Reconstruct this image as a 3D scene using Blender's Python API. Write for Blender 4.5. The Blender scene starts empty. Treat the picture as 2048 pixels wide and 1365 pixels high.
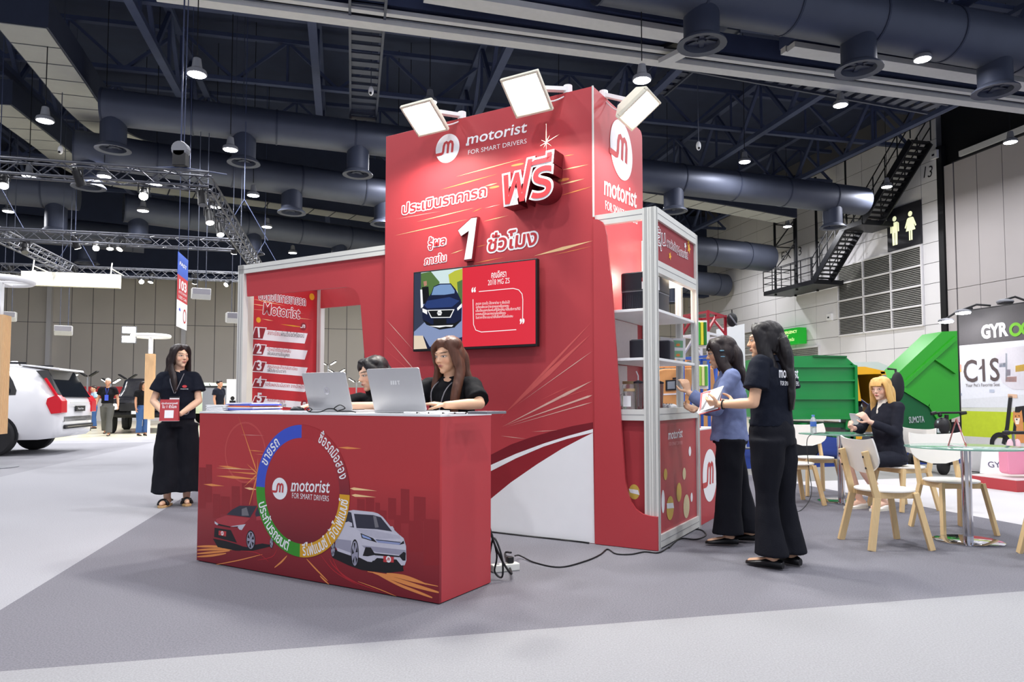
import bpy, bmesh, math, random
from mathutils import Vector, Matrix, noise
random.seed(7)
S = bpy.context.scene
COL = S.collection
PI = math.pi
# ------------------------------------------------------------------ camera, world, exposure
F, PITCH, SHIFT, CAMZ = 1415.87, 0.0492, 48.18, 1.07
cam_d = bpy.data.cameras.new('camera'); cam = bpy.data.objects.new('camera', cam_d); COL.objects.link(cam)
cam.location = (0, 0, CAMZ); cam.rotation_euler = (PI / 2 + PITCH, 0, 0)
cam_d.sensor_width = 36; cam_d.lens = F / 2048 * 36; cam_d.shift_y = SHIFT / 2048
cam_d.clip_start = 0.05; cam_d.clip_end = 300
S.camera = cam
S.view_settings.view_transform = 'Standard'; S.view_settings.look = 'None'
S.view_settings.exposure = 0.6; S.view_settings.gamma = 1.0; S.view_settings.use_curve_mapping = False
S.cycles.use_denoising = True
S.cycles.max_bounces = 6; S.cycles.diffuse_bounces = 3; S.cycles.glossy_bounces = 3
S.cycles.transmission_bounces = 6; S.cycles.transparent_max_bounces = 12
S.cycles.caustics_reflective = False; S.cycles.caustics_refractive = False
S.cycles.sample_clamp_indirect = 6
W = bpy.data.worlds.new('hall_air'); S.world = W; W.use_nodes = True
W.node_tree.nodes['Background'].inputs[0].default_value = (0.75, 0.82, 1.0, 1)
W.node_tree.nodes['Background'].inputs[1].default_value = 0.5
HT = math.radians(13.5)                      # the hall is turned against the camera
BA = 0.532                                   # the stand is turned against the camera
BC = Vector((-0.3801, 3.7553))

def hw(x, y, z=0.0):                         # hall coordinates -> world
    return Vector((x * math.cos(HT) - y * math.sin(HT), x * math.sin(HT) + y * math.cos(HT), z))
def wh(p):
    return Vector((p[0] * math.cos(HT) + p[1] * math.sin(HT), -p[0] * math.sin(HT) + p[1] * math.cos(HT), p[2]))
def bw(x, y, z=0.0):                         # stand coordinates -> world
    return Vector((BC.x + x * math.cos(BA) + y * math.sin(BA), BC.y - x * math.sin(BA) + y * math.cos(BA), z))
def wb(p):
    dx, dy = p[0] - BC.x, p[1] - BC.y
    return Vector((dx * math.cos(BA) - dy * math.sin(BA), dx * math.sin(BA) + dy * math.cos(BA), p[2]))
def ray(px, py):
    zc = -(py - 682.5 - SHIFT) / F
    c, s = math.cos(PITCH), math.sin(PITCH)
    return Vector(((px - 1024) / F, c - zc * s, s + zc * c))
CAMP = Vector((0, 0, CAMZ))
def at_z(px, py, z):
    d = ray(px, py); return CAMP + d * ((z - CAMZ) / d.z)
def at_y(px, py, y):
    d = ray(px, py); return CAMP + d * (y / d.y)
def at_plane(px, py, p, n):
    d = ray(px, py); return CAMP + d * ((Vector(p) - CAMP).dot(n) / d.dot(n))
def at_hy(px, py, y):                        # vertical plane across the hall
    return at_plane(px, py, hw(0, y), Vector((-math.sin(HT), math.cos(HT), 0)))
def at_hx(px, py, x):                        # vertical plane along the hall
    return at_plane(px, py, hw(x, 0), Vector((math.cos(HT), math.sin(HT), 0)))
def bfront(px, py, v):                       # on a stand plane facing the aisle: (x, z)
    q = wb(at_plane(px, py, bw(0, v), Vector((math.sin(BA), math.cos(BA), 0)))); return (q.x, q.z)
def bside(px, py, x):                        # on a stand plane facing sideways: (y, z)
    q = wb(at_plane(px, py, bw(x, 0), Vector((math.cos(BA), -math.sin(BA), 0)))); return (q.y, q.z)
# large lamps of the hall: added with the lamps further down
# ------------------------------------------------------------------ materials
def lin(c):
    return tuple((x / 255 / 12.92) if x / 255 <= 0.04045 else ((x / 255 + 0.055) / 1.055) ** 2.4 for x in c)
MATS = {}
def mat(name, rgb, rough=0.5, metal=0.0, var=0.06, scale=30.0, bump=0.0, emit=0.0, trans=0.0, ior=1.45, spec=0.5, alpha=1.0, coat=0.0, stretch=None, ergb=None):
    if name in MATS: return MATS[name]
    m = bpy.data.materials.new(name); MATS[name] = m; m.use_nodes = True
    nt = m.node_tree; b = nt.nodes['Principled BSDF']; L = nt.links
    col = lin(rgb)
    tc = nt.nodes.new('ShaderNodeTexCoord'); mp = nt.nodes.new('ShaderNodeMapping')
    L.new(tc.outputs['Object'], mp.inputs[0])
    if stretch: mp.inputs['Scale'].default_value = stretch
    nz = nt.nodes.new('ShaderNodeTexNoise'); nz.inputs['Scale'].default_value = scale; nz.inputs['Detail'].default_value = 3
    L.new(mp.outputs[0], nz.inputs['Vector'])
    mx = nt.nodes.new('ShaderNodeMix'); mx.data_type = 'RGBA'
    mx.inputs[6].default_value = tuple(max(0, x * (1 - var)) for x in col) + (1,)
    mx.inputs[7].default_value = tuple(min(1, x * (1 + var)) for x in col) + (1,)
    L.new(nz.outputs['Fac'], mx.inputs[0]); L.new(mx.outputs[2], b.inputs['Base Color'])
    b.inputs['Roughness'].default_value = rough; b.inputs['Metallic'].default_value = metal
    b.inputs['Specular IOR Level'].default_value = spec
    b.inputs['IOR'].default_value = ior
    if trans: b.inputs['Transmission Weight'].default_value = trans
    if coat: b.inputs['Coat Weight'].default_value = coat; b.inputs['Coat Roughness'].default_value = 0.05
    if alpha < 1: b.inputs['Alpha'].default_value = alpha
    if emit:
        b.inputs['Emission Color'].default_value = lin(ergb or rgb) + (1,); b.inputs['Emission Strength'].default_value = emit
    if bump:
        bn = nt.nodes.new('ShaderNodeBump'); bn.inputs['Strength'].default_value = bump; bn.inputs['Distance'].default_value = 0.01
        L.new(nz.outputs['Fac'], bn.inputs['Height']); L.new(bn.outputs[0], b.inputs['Normal'])
    return m
# ------------------------------------------------------------------ mesh builder
def frame_of(d):
    d = d.normalized(); a = Vector((0, 0, 1)) if abs(d.z) < 0.9 else Vector((1, 0, 0))
    u = d.cross(a).normalized(); return u, d.cross(u).normalized()
def rotz(a): return Matrix.Rotation(a, 4, 'Z')
def TR(x, y, z): return Matrix.Translation((x, y, z))
def plane_m(o, x, y):                        # a panel's own frame: x right, y up, z out of it
    x = Vector(x).normalized(); y = Vector(y).normalized(); z = x.cross(y)
    M = Matrix((x, y, z)).transposed().to_4x4(); M.translation = Vector(o); return M
def text_geo(body, bold=0.0, res=3):
    k = (body, bold, res)
    if k in text_geo.c: return text_geo.c[k]
    c = bpy.data.curves.new('t', 'FONT'); c.body = body; c.offset = bold; c.resolution_u = res
    o = bpy.data.objects.new('t', c); COL.objects.link(o)
    d = bpy.context.evaluated_depsgraph_get(); d.update()
    me = bpy.data.meshes.new_from_object(o.evaluated_get(d))
    g = ([(v.co.x, v.co.y) for v in me.vertices], [tuple(p.vertices) for p in me.polygons])
    bpy.data.objects.remove(o); bpy.data.curves.remove(c); bpy.data.meshes.remove(me)
    text_geo.c[k] = g; return g
text_geo.c = {}
class MB:
    def __init__(s): s.v, s.f, s.m, s.mats = [], [], [], []
    def mi(s, m):
        if m not in s.mats: s.mats.append(m)
        return s.mats.index(m)
    def add(s, vs, fs, m, M=None):
        n = len(s.v); k = s.mi(m)
        s.v += [(M @ Vector(v)) if M else Vector(v) for v in vs]
        s.f += [tuple(i + n for i in f) for f in fs]; s.m += [k] * len(fs)
    def box(s, lo, hi, m, M=None):
        (a, b, c), (d, e, f) = lo, hi
        s.add([(a, b, c), (d, b, c), (d, e, c), (a, e, c), (a, b, f), (d, b, f), (d, e, f), (a, e, f)],
              [(3, 2, 1, 0), (4, 5, 6, 7), (0, 1, 5, 4), (1, 2, 6, 5), (2, 3, 7, 6), (3, 0, 4, 7)], m, M)
    def bar(s, p0, p1, w, h, m, up=None):    # rectangular bar between two points
        p0, p1 = Vector(p0), Vector(p1); d = (p1 - p0).normalized()
        if up is None: up = Vector((0, 0, 1)) if abs(d.z) < 0.95 else Vector((0, 1, 0))
        x = d.cross(Vector(up)).normalized(); y = x.cross(d)
        vs = [p + x * a * w / 2 + y * b * h / 2 for p in (p0, p1) for a, b in ((-1, -1), (1, -1), (1, 1), (-1, 1))]
        s.add(vs, [(3, 2, 1, 0), (4, 5, 6, 7), (0, 1, 5, 4), (1, 2, 6, 5), (2, 3, 7, 6), (3, 0, 4, 7)], m)
    def cyl(s, p0, p1, r0, r1, m, n=12, caps=True, M=None):
        p0, p1 = Vector(p0), Vector(p1); u, w = frame_of(p1 - p0)
        vs = [p + (u * math.cos(2 * PI * i / n) + w * math.sin(2 * PI * i / n)) * r for p, r in ((p0, r0), (p1, r1)) for i in range(n)]
        fs = [(i, (i + 1) % n, n + (i + 1) % n, n + i) for i in range(n)]
        if caps: fs += [tuple(range(n - 1, -1, -1)), tuple(range(n, 2 * n))]
        s.add(vs, fs, m, M)
    def tube(s, pts, r, m, n=8, closed=False, M=None):
        pts = [Vector(p) for p in pts]; N = len(pts); vs = []
        rr = r if isinstance(r, (list, tuple)) else [r] * N
        pu = None
        for i in range(N):
            a = pts[(i - 1) % N] if closed or i else pts[0]; b = pts[(i + 1) % N] if closed or i < N - 1 else pts[-1]
            d = (b - a)
            if d.length < 1e-9: d = Vector((0, 0, 1))
            d.normalize()
            if pu is None: u, w = frame_of(d)
            else:
                u = pu - d * pu.dot(d)
                if u.length < 1e-6: u, w = frame_of(d)
                else: u.normalize(); w = d.cross(u)
            pu = u; w = d.cross(u)
            vs += [pts[i] + (u * math.cos(2 * PI * k / n) + w * math.sin(2 * PI * k / n)) * rr[i] for k in range(n)]
        fs = []
        for i in range(N if closed else N - 1):
            j = (i + 1) % N
            fs += [(i * n + k, i * n + (k + 1) % n, j * n + (k + 1) % n, j * n + k) for k in range(n)]
        if not closed: fs += [tuple(range(n - 1, -1, -1)), tuple(range((N - 1) * n, N * n))]
        s.add(vs, fs, m, M)
    def lathe(s, prof, m, n=24, M=None):
        vs, fs = [], []
        for r, z in prof: vs += [(r * math.cos(2 * PI * i / n), r * math.sin(2 * PI * i / n), z) for i in range(n)]
        for j in range(len(prof) - 1): fs += [(j * n + i, j * n + (i + 1) % n, (j + 1) * n + (i + 1) % n, (j + 1) * n + i) for i in range(n)]
        if prof[0][0] > 1e-6: fs.append(tuple(range(n - 1, -1, -1)))
        if prof[-1][0] > 1e-6: fs.append(tuple(range((len(prof) - 1) * n, len(prof) * n)))
        s.add(vs, fs, m, M)
    def prism(s, poly, z0, z1, m, M=None):
        n = len(poly)
        if sum(poly[i][0] * poly[(i + 1) % n][1] - poly[(i + 1) % n][0] * poly[i][1] for i in range(n)) < 0: poly = poly[::-1]
        s.add([(x, y, z0) for x, y in poly] + [(x, y, z1) for x, y in poly],
              [tuple(range(n - 1, -1, -1)), tuple(range(n, 2 * n))] + [(i, (i + 1) % n, n + (i + 1) % n, n + i) for i in range(n)], m, M)
    def flat(s, poly, d, m, M=None):         # a printed patch on a panel
        n = len(poly)
        if sum(poly[i][0] * poly[(i + 1) % n][1] - poly[(i + 1) % n][0] * poly[i][1] for i in range(n)) < 0: poly = poly[::-1]
        s.add([(x, y, d) for x, y in poly], [tuple(range(n))], m, M)
    def ell(s, c, r, m, nu=16, nv=10, R=None, M=None):
        vs = [Vector((0, 0, -r[2]))]; fs = []
        for j in range(1, nv):
            t = PI * j / nv - PI / 2
            vs += [Vector((r[0] * math.cos(t) * math.cos(2 * PI * i / nu), r[1] * math.cos(t) * math.sin(2 * PI * i / nu), r[2] * math.sin(t))) for i in range(nu)]
        vs.append(Vector((0, 0, r[2]))); k = len(vs) - 1
        fs += [(0, 1 + (i + 1) % nu, 1 + i) for i in range(nu)]
        for j in range(nv - 2): fs += [(1 + j * nu + i, 1 + j * nu + (i + 1) % nu, 1 + (j + 1) * nu + (i + 1) % nu, 1 + (j + 1) * nu + i) for i in range(nu)]
        fs += [(1 + (nv - 2) * nu + i, 1 + (nv - 2) * nu + (i + 1) % nu, k) for i in range(nu)]
        if R: vs = [R @ v for v in vs]
        s.add([v + Vector(c) for v in vs], fs, m, M)
    def loft(s, rings, m, cap=True, closed=True, M=None):
        n = len(rings[0]); vs = [p for r in rings for p in r]; fs = []
        for j in range(len(rings) - 1):
            fs += [(j * n + i, j * n + (i + 1) % n, (j + 1) * n + (i + 1) % n, (j + 1) * n + i) for i in range(n if closed else n - 1)]
        if cap: fs += [tuple(range(n - 1, -1, -1)), tuple(range((len(rings) - 1) * n, len(rings) * n))]
        s.add(vs, fs, m, M)
    def text(s, body, Lp, Rp, h, m, M, d=0.002, bold=0.0, shear=0.0, depth=0.0, side=None):
        # letters between two points of a panel, h = height of a capital
        vs, fs = text_geo(body, bold)
        if not vs: return
        x0, x1 = min(v[0] for v in vs), max(v[0] for v in vs)
        Lp, Rp = Vector(Lp), Vector(Rp); e = Rp - Lp; k = e.length / max(1e-6, x1 - x0 + shear * 0.7)
        e.normalize(); up = Vector((-e.y, e.x)); ky = h / 0.727
        P = [Lp + e * ((x - x0) * k + shear * y * ky) + up * y * ky for x, y in vs]
        s.add([(p.x, p.y, d + depth) for p in P], fs, m, M)
        if depth:
            cnt = {}
            for f in fs:
                for i in range(len(f)):
                    a, b = f[i], f[(i + 1) % len(f)]
                    if (b, a) in cnt: del cnt[(b, a)]
                    else: cnt[(a, b)] = 1
            sv, sf = [], []
            for a, b in cnt:
                n = len(sv); sv += [(P[a].x, P[a].y, d), (P[b].x, P[b].y, d), (P[b].x, P[b].y, d + depth), (P[a].x, P[a].y, d + depth)]
                sf.append((n, n + 1, n + 2, n + 3))
            s.add(sv, sf, side or m, M)
    def otext(s, body, Lp, Rp, h, m, mo, M, d=0.002, out=0.03, bold=0.01, shear=0.0):
        # letters with a broad outline: the outline is the same letter swept round in a ring
        Lp, Rp = Vector(Lp), Vector(Rp); r = out * h / 0.727; e = (Rp - Lp).normalized() * r * .9
        for k in range(10):
            o = Vector((math.cos(k * PI / 5), math.sin(k * PI / 5))) * r
            s.text(body, Lp + e + o, Rp - e + o, h, mo, M, d + k * 1e-5, bold, shear)
        s.text(body, Lp + e, Rp - e, h, m, M, d + 0.0015, bold, shear)
    def build(s, name, parent=None, off=(0, 0, 0), smooth=None, bevel=0.0, seg=2):
        me = bpy.data.meshes.new(name); o3 = Vector(off) if len(off) == 3 else Vector((off[0], off[1], 0))
        me.from_pydata([tuple(v - o3) for v in s.v], [], s.f)
        for m in s.mats: me.materials.append(m)
        me.polygons.foreach_set('material_index', s.m)
        if smooth is not None:
            me.shade_smooth(); me.set_sharp_from_angle(angle=math.radians(smooth))
        me.update()
        o = bpy.data.objects.new(name, me); COL.objects.link(o); o.parent = parent
        if bevel:
            b = o.modifiers.new('bevel', 'BEVEL'); b.width = bevel; b.segments = seg; b.limit_method = 'ANGLE'; b.angle_limit = math.radians(40)
        return o
def tag(o, label, cat, group=None, kind=None):
    o['label'] = label; o['category'] = cat
    if group: o['group'] = group
    if kind: o['kind'] = kind
    return o
def thing(name, label, cat, loc, rz=0.0, group=None):
    o = bpy.data.objects.new(name, None); COL.objects.link(o); o.empty_display_size = 0.1
    o.location = loc if len(loc) == 3 else (loc[0], loc[1], 0); o.rotation_euler = (0, 0, rz)
    return tag(o, label, cat, group)
def sthing(name, label, cat, x, y, z=0.0, group=None):   # a thing of the stand, standing at stand coordinates
    t = thing(name, label, cat, bw(x, y, z), -BA, group); return t, (x, y, z)
def struct(o): o['kind'] = 'structure'; return o
def dup(root, loc, rz, label=None, group=None):
    r = root.copy(); COL.objects.link(r); r.location = loc; r.rotation_euler = (0, 0, rz)
    if label: r['label'] = label
    if group: r['group'] = group
    for ch in list(root.children):
        c = ch.copy(); COL.objects.link(c); c.parent = r
        for g in list(ch.children):
            d = g.copy(); COL.objects.link(d); d.parent = c
    return r
def arc(cx, cy, r, a0, a1, n=16, ry=None):
    ry = ry or r
    return [(cx + r * math.cos(a0 + (a1 - a0) * i / n), cy + ry * math.sin(a0 + (a1 - a0) * i / n)) for i in range(n + 1)]
def ring_poly(cx, cy, r0, r1, a0, a1, n=20): return arc(cx, cy, r1, a0, a1, n) + arc(cx, cy, r0, a1, a0, n)
def rrect(x0, y0, x1, y1, r, n=4):
    return arc(x1 - r, y1 - r, r, 0, PI / 2, n) + arc(x0 + r, y1 - r, r, PI / 2, PI, n) + arc(x0 + r, y0 + r, r, PI, 1.5 * PI, n) + arc(x1 - r, y0 + r, r, 1.5 * PI, 2 * PI, n)
def spline(pts, n=6, closed=False):
    P = [Vector(p) for p in pts]; N = len(P); out = []
    for i in range(N if closed else N - 1):
        a, b, c, d = (P[(i + k) % N] if closed else P[min(max(i + k, 0), N - 1)] for k in (-1, 0, 1, 2))
        for j in range(n):
            t = j / n
            out.append(0.5 * ((2 * b) + (c - a) * t + (2 * a - 5 * b + 4 * c - d) * t * t + (3 * b - a - 3 * c + d) * t ** 3))
    if not closed: out.append(P[-1])
    return out
# ------------------------------------------------------------------ hall materials
M_steel = mat('roof_steel', (64, 73, 102), 0.6, 0.2, 0.25, 2)
M_deck = mat('roof_deck', (44, 52, 76), 0.9, 0, 0.2, 1.5)
M_duct = mat('duct_metal', (72, 77, 92), 0.5, 0.3, 0.2, 1.2)
M_ductd = mat('duct_dark', (48, 54, 72), 0.6, 0.2, 0.2, 2)
M_ductp = mat('duct_panel', (150, 151, 150), 0.6, 0, 0.08, 3)
M_rail = mat('track_grey', (196, 196, 196), 0.5, 0.0, 0.08, 6)
M_wallp = mat('wall_panel', (222, 220, 222), 0.6, 0, 0.05, 0.8)
M_wallj = mat('wall_joint', (96, 95, 98), 0.8)
M_wallb = mat('wall_panel_back', (216, 209, 199), 0.7, 0, 0.08, 0.5)
M_wallm = mat('wall_panel_movable', (176, 170, 170), 0.7, 0, 0.08, 0.4)
M_black = mat('matt_black', (18, 18, 21), 0.5, 0, 0.1, 20)
M_bsteel = mat('black_steel', (26, 27, 32), 0.45, 0.3, 0.1, 8)
M_white = mat('white_paint', (238, 238, 238), 0.45, 0, 0.03, 12)
M_cream = mat('cream_white', (232, 230, 216), 0.45, 0, 0.03, 12)
M_lamp = mat('lamp_lens', (255, 252, 255), 0.4, emit=26)
M_lampw = mat('lamp_lens_warm', (255, 248, 226), 0.4, emit=22)
M_chrome = mat('chrome', (205, 205, 210), 0.08, 1.0, 0.02, 10)
M_alu = mat('aluminium', (222, 222, 216), 0.4, 0.12, 0.05, 8, stretch=(1, 1, 0.1))
M_grey = mat('grey_plastic', (120, 122, 128), 0.5)
M_grill = mat('louvre_slat', (186, 184, 178), 0.5, 0.2, 0.06, 5)
M_lgap = mat('louvre_gap', (40, 40, 44), 0.9)
M_red = mat('stand_red', (184, 64, 70), 0.42, 0, 0.03, 4)
M_redd = mat('stand_red_dark', (148, 36, 46), 0.5, 0, 0.05, 4)
M_wprint = mat('print_white', (246, 246, 248), 0.45, 0, 0.02, 9)
def carpet(name, rgb, v=0.16):
    return mat(name, rgb, 0.97, 0, v * 1.7, 120, bump=0.25, spec=0.1)
M_cd = carpet('carpet_grey', (117, 116, 123), 0.3); M_cl = carpet('carpet_light', (158, 158, 163), 0.14)
M_cf = carpet('carpet_front', (148, 148, 151), 0.18); M_cm = carpet('carpet_mid', (146, 146, 151), 0.2)
M_cw = carpet('carpet_white', (196, 194, 196), 0.05); M_cb = carpet('carpet_blue', (30, 48, 110), 0.2)
M_cg = carpet('floor_grey', (140, 140, 138), 0.1); M_cy = mat('floor_gloss', (222, 216, 190), 0.25, 0, 0.05, 1.5)
# ------------------------------------------------------------------ setting
def quad_h(mb, x0, y0, x1, y1, m, z=0.0):
    mb.add([hw(x0, y0, z), hw(x1, y0, z), hw(x1, y1, z), hw(x0, y1, z)], [(0, 1, 2, 3)], m)
mb = MB()
XA, XB, XC = -4.6, -1.68, 5.68
quad_h(mb, -40, -8, 24, 3.24, M_cf)
quad_h(mb, -40, 3.24, XA, 19.6, M_cm); quad_h(mb, XA, 3.24, XB, 19.6, M_cl); quad_h(mb, XB, 3.24, XC, 19.6, M_cd)
quad_h(mb, XC, 3.24, 24, 8.2, M_cw); quad_h(mb, XC, 8.2, 24, 9.9, M_cg); quad_h(mb, XC, 9.9, 24, 19.6, M_cb)
quad_h(mb, -40, 19.6, 24, 21.0, M_cl); quad_h(mb, -40, 21.0, 24, 46, M_cy)
struct(mb.build('floor'))

def wall_pts(face, x, y0, y1, z0, z1, nx, nz, mp, mj, joint=0.012, rec=0.01):
    pass
# right-hand wall with tiled panels and louvres
mb = MB(); X = 24.0
mb.box((0, 24.1, -0.01), (0.3, 46.3, 14), M_wallj)
pw, ph = 1.757, 0.862
j = 0.012
ycol = [24.1, 24.95] + [24.95 + pw * i for i in range(1, 13)]
for a, b in zip(ycol, ycol[1:]):
    for k in range(16):
        z0 = 4.22 + ph * (k - 5)
        z1 = z0 + ph
        if 24.9 < a < 30.1 and 4.2 < z0 + 0.01 and z1 < 7.75: continue
        z0 = max(z0, 0)
        if z0 > 12.4: continue
        mb.box((-0.02, a + j, z0 + j), (0, b - j, z1 - j), M_wallp)
o = struct(mb.build('wall_right')); o.location = hw(X, 0); o.rotation_euler.z = HT
def louvre(name, y0, y1, z0, z1, ny, nz, slats, label):
    t = thing(name, label, 'louvre', hw(X - 0.02, (y0 + y1) / 2, z0), HT)
    fm, sm = MB(), MB(); w = (y1 - y0); h = z1 - z0
    sm.box((0.0, -w / 2, 0), (0.02, w / 2, h), M_lgap)
    for k in range(slats):
        z = h * (k + 0.5) / slats; d = h / slats
        sm.add([(-0.01, -w / 2, z + d * .3), (-0.01, w / 2, z + d * .3), (-0.07, w / 2, z - d * .25), (-0.07, -w / 2, z - d * .25), (-0.07, -w / 2, z - d * .33), (-0.07, w / 2, z - d * .33), (-0.01, w / 2, z + d * .18), (-0.01, -w / 2, z + d * .18)], [(0, 1, 2, 3), (3, 2, 5, 4), (4, 5, 6, 7)], M_grill)
    for i in range(ny + 1):
        y = -w / 2 + w * i / ny; fm.box((-0.1, y - .03, -.03), (0.01, y + .03, h + .03), M_wallp)
    for k in range(nz + 1):
        z = h * k / nz; fm.box((-0.1, -w / 2, z - .04), (0.01, w / 2, z + .04), M_wallp)
    sm.build('slat_bank', t); fm.build('frame', t); return t
louvre('wall_louvre', 24.98, 30.22, 4.24, 7.66, 3, 4, 44, 'large grey louvre of twelve panels below the toilet sign')
louvre('wall_louvre', 31.75, 35.3, 2.6, 3.85, 1, 1, 14, 'low grey wall louvre below the green emergency exit sign')
louvre('wall_louvre', 37.2, 42.8, 2.4, 5.2, 2, 2, 26, 'distant grey louvre on the panelled wall behind the red rack')
# movable wall nearer than the black gap
mb = MB()
ys = [23.35, 22.3, 21.2, 20.1, 19.0, 17.9, 16.8, 15.7, 14.6]
mb.box((0.25, 12, 0), (0.4, 24.1, 13), M_black)
mb.box((-0.03, 23.86, 0), (0.2, 24.12, 11.6), M_black)
prev = 23.84
for i, y in enumerate(ys):
    g = 0.05 if i == 0 else 0.012
    for z0, z1 in ((0, 5.55), (5.57, 10.7)): mb.box((0.05, y + g, z0), (0.2, prev - 0.012, z1), M_wallm)
    prev = y
mb.box((-0.15, 12, 10.78), (0.2, 22.9, 11.0), M_rail); mb.box((-0.05, 12, 10.7), (0.2, 23.4, 10.78), M_bsteel)
o = struct(mb.build('wall_right_near')); o.location = hw(X, 0); o.rotation_euler.z = HT
# far wall of tall concrete panels
mb = MB()
mb.box((-40, 0.02, 0), (24.3, 0.4, 14), M_wallj)
x = -40.0
while x < 24:
    for z0, z1 in ((0, 5.55), (5.58, 8.9)): mb.box((x + .018, 0, z0), (x + 1.1, 0.03, z1), M_wallb)
    x += 1.118
for x in (-16.6, -9.4, 3.0, 10):
    mb.box((x, -0.3, 0), (x + 0.24, 0, 8.9), M_wallp)
mb.box((-40, -0.1, 8.7), (24.3, 0, 14), M_deck)
o = struct(mb.build('wall_back')); o.location = hw(0, 46); o.rotation_euler.z = HT
mb = MB(); mb.box((-0.3, -8, 0), (0, 46, 14), M_wallb)
o = struct(mb.build('wall_left')); o.location = hw(-40, 0); o.rotation_euler.z = HT
mb = MB(); mb.box((-40, -8, 14.0), (24.3, 46.3, 14.2), M_deck)
o = struct(mb.build('ceiling')); o.rotation_euler.z = HT
# a dark lowered soffit before the far wall
mb = MB(); mb.box((-40, 43.2, 8.1), (24, 43.6, 13.5), M_deck); mb.box((-40, 43.0, 8.0), (24, 43.7, 8.15), M_steel)
o = struct(mb.build('beam_back')); o.rotation_euler.z = HT
# ------------------------------------------------------------------ roof girders
def girder(p0, p1, dep=1.5, n=10, w=0.16):
    p0, p1 = Vector(p0), Vector(p1); L = (p1 - p0).length
    t = thing('roof_girder', 'dark steel lattice girder under the hall roof', 'girder', (p0 + p1) / 2, 0, 'lattice girders under the roof')
    mb = MB(); c = (p0 + p1) / 2; a, b = p0 - c, p1 - c; up = Vector((0, 0, dep))
    ch = MB(); ch.bar(a, b, w * 1.4, w, M_steel); ch.bar(a + up, b + up, w * 1.4, w, M_steel)
    for i in range(n):
        q0 = a.lerp(b, i / n); q1 = a.lerp(b, (i + .5) / n); q2 = a.lerp(b, (i + 1) / n)
        mb.bar(q0, q1 + up, w * .7, w * .7, M_steel); mb.bar(q1 + up, q2, w * .7, w * .7, M_steel); mb.bar(q1, q1 + up, w * .5, w * .5, M_steel)
    ch.build('chord', t); mb.build('bracing', t)
for x in (-15, -10.2, -5.4, -0.9, 4.6, 10.0, 15.5, 20.5): girder(hw(x, 12, 11.3), hw(x, 42, 11.3), 2.0, 9, 0.17)
for y in (17.5, 20.5, 25, 30, 35, 40): girder(hw(-24, y, 11.9), hw(23.5, y, 11.9), 1.5, 14, 0.14)
# ------------------------------------------------------------------ ducts
def duct(a, b, r, label, spig=(), z=9.6, sr=0.4, sl=0.62, group=None, elbow=0):
    a, b = hw(*a), hw(*b); a.z = b.z = z; d = (b - a); L = d.length
    t = thing('air_duct', label, 'duct', (a + b) / 2, math.atan2(d.y, d.x), group)
    mb = MB(); mb.cyl((-L / 2, 0, 0), (L / 2, 0, 0), r, r, M_duct, 28)
    k = -L / 2
    while k < L / 2:
        mb.cyl((k, 0, 0), (k + .05, 0, 0), r * 1.03, r * 1.03, M_ductd, 28); k += 2.3
    mb.build('duct_body', t, smooth=30)
    for s in spig:
        x = -L / 2 + L * s; n = MB()
        z1 = -r - sl
        n.cyl((x, 0, -r * .5), (x, 0, z1), sr, sr, M_ductd, 22, False)
        n.lathe([(sr, z1 + .05), (sr * 1.35, z1 - .06), (sr * 1.38, z1 - .1), (sr * 1.0, z1 - .08), (sr * .9, z1 + .1)], M_duct, 22, TR(x, 0, 0))
        n.cyl((x, 0, z1 + .12), (x, 0, z1 + .1), sr * .92, sr * .92, M_black, 22)
        n.cyl((x, 0, z1 - .02), (x, 0, z1 + .1), sr * .2, sr * .3, M_ductd, 12)
        o = n.build('outlet', t, smooth=35)
        q = MB()
        for w in range(6):
            an = w * PI / 3; q.bar((x + .1 * math.cos(an), .1 * math.sin(an), z1 + .02), (x + sr * .9 * math.cos(an), sr * .9 * math.sin(an), z1 + .02), .1, .015, M_ductd)
        q.build('outlet_vane', o)
    return t
duct((5.2, 13.67), (22.3, 14.5), 0.65, 'big round duct overhead in front with three fan outlets', (0.14, 0.385, 0.63), 10.12, 0.39, 0.52)
duct((-6.6, 21.5), (3.4, 22.5), 0.5, 'long round duct with outlets passing behind the left floodlight', (0.03, 0.37, 0.70), 9.25, 0.34, 0.6)
duct((5, 22.6), (20.4, 24.2), 0.56, 'round duct with outlets running towards the stair on the right', (0.14, 0.43, 0.90), 9.1, 0.36, 0.55)
duct((-8.2, 24.2), (6, 28.2), 0.55, 'round duct right behind the curved rectangular duct', (0.03, 0.45, 0.68, 0.8), 8.9, 0.36, 0.55)
duct((-13, 28.5), (-9.6, 29), 0.6, 'short round duct end above the lighting truss', (0.8,), 8.7, 0.36, 0.8)
duct((-8.4, 30.2), (8, 36.5), 0.55, 'third round duct back, above the left side of the lighting truss', (0.03, 0.28, 0.5, 0.66), 8.6, 0.36, 0.6)
duct((-16, 33.2), (-8.9, 35.2), 0.6, 'farthest round duct end on the left of the hall', (0.7,), 8.4, 0.36, 0.6)
duct((6.5, 29.5), (21.7, 32.7), 0.7, 'round duct far behind the display shelf unit', (0.25, 0.6), 8.5, 0.4, 0.6)
duct((9.0, 37), (23.4, 40), 0.7, 'most distant round duct on the right of the hall', (0.35, 0.7), 8.3, 0.4, 0.6)
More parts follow.
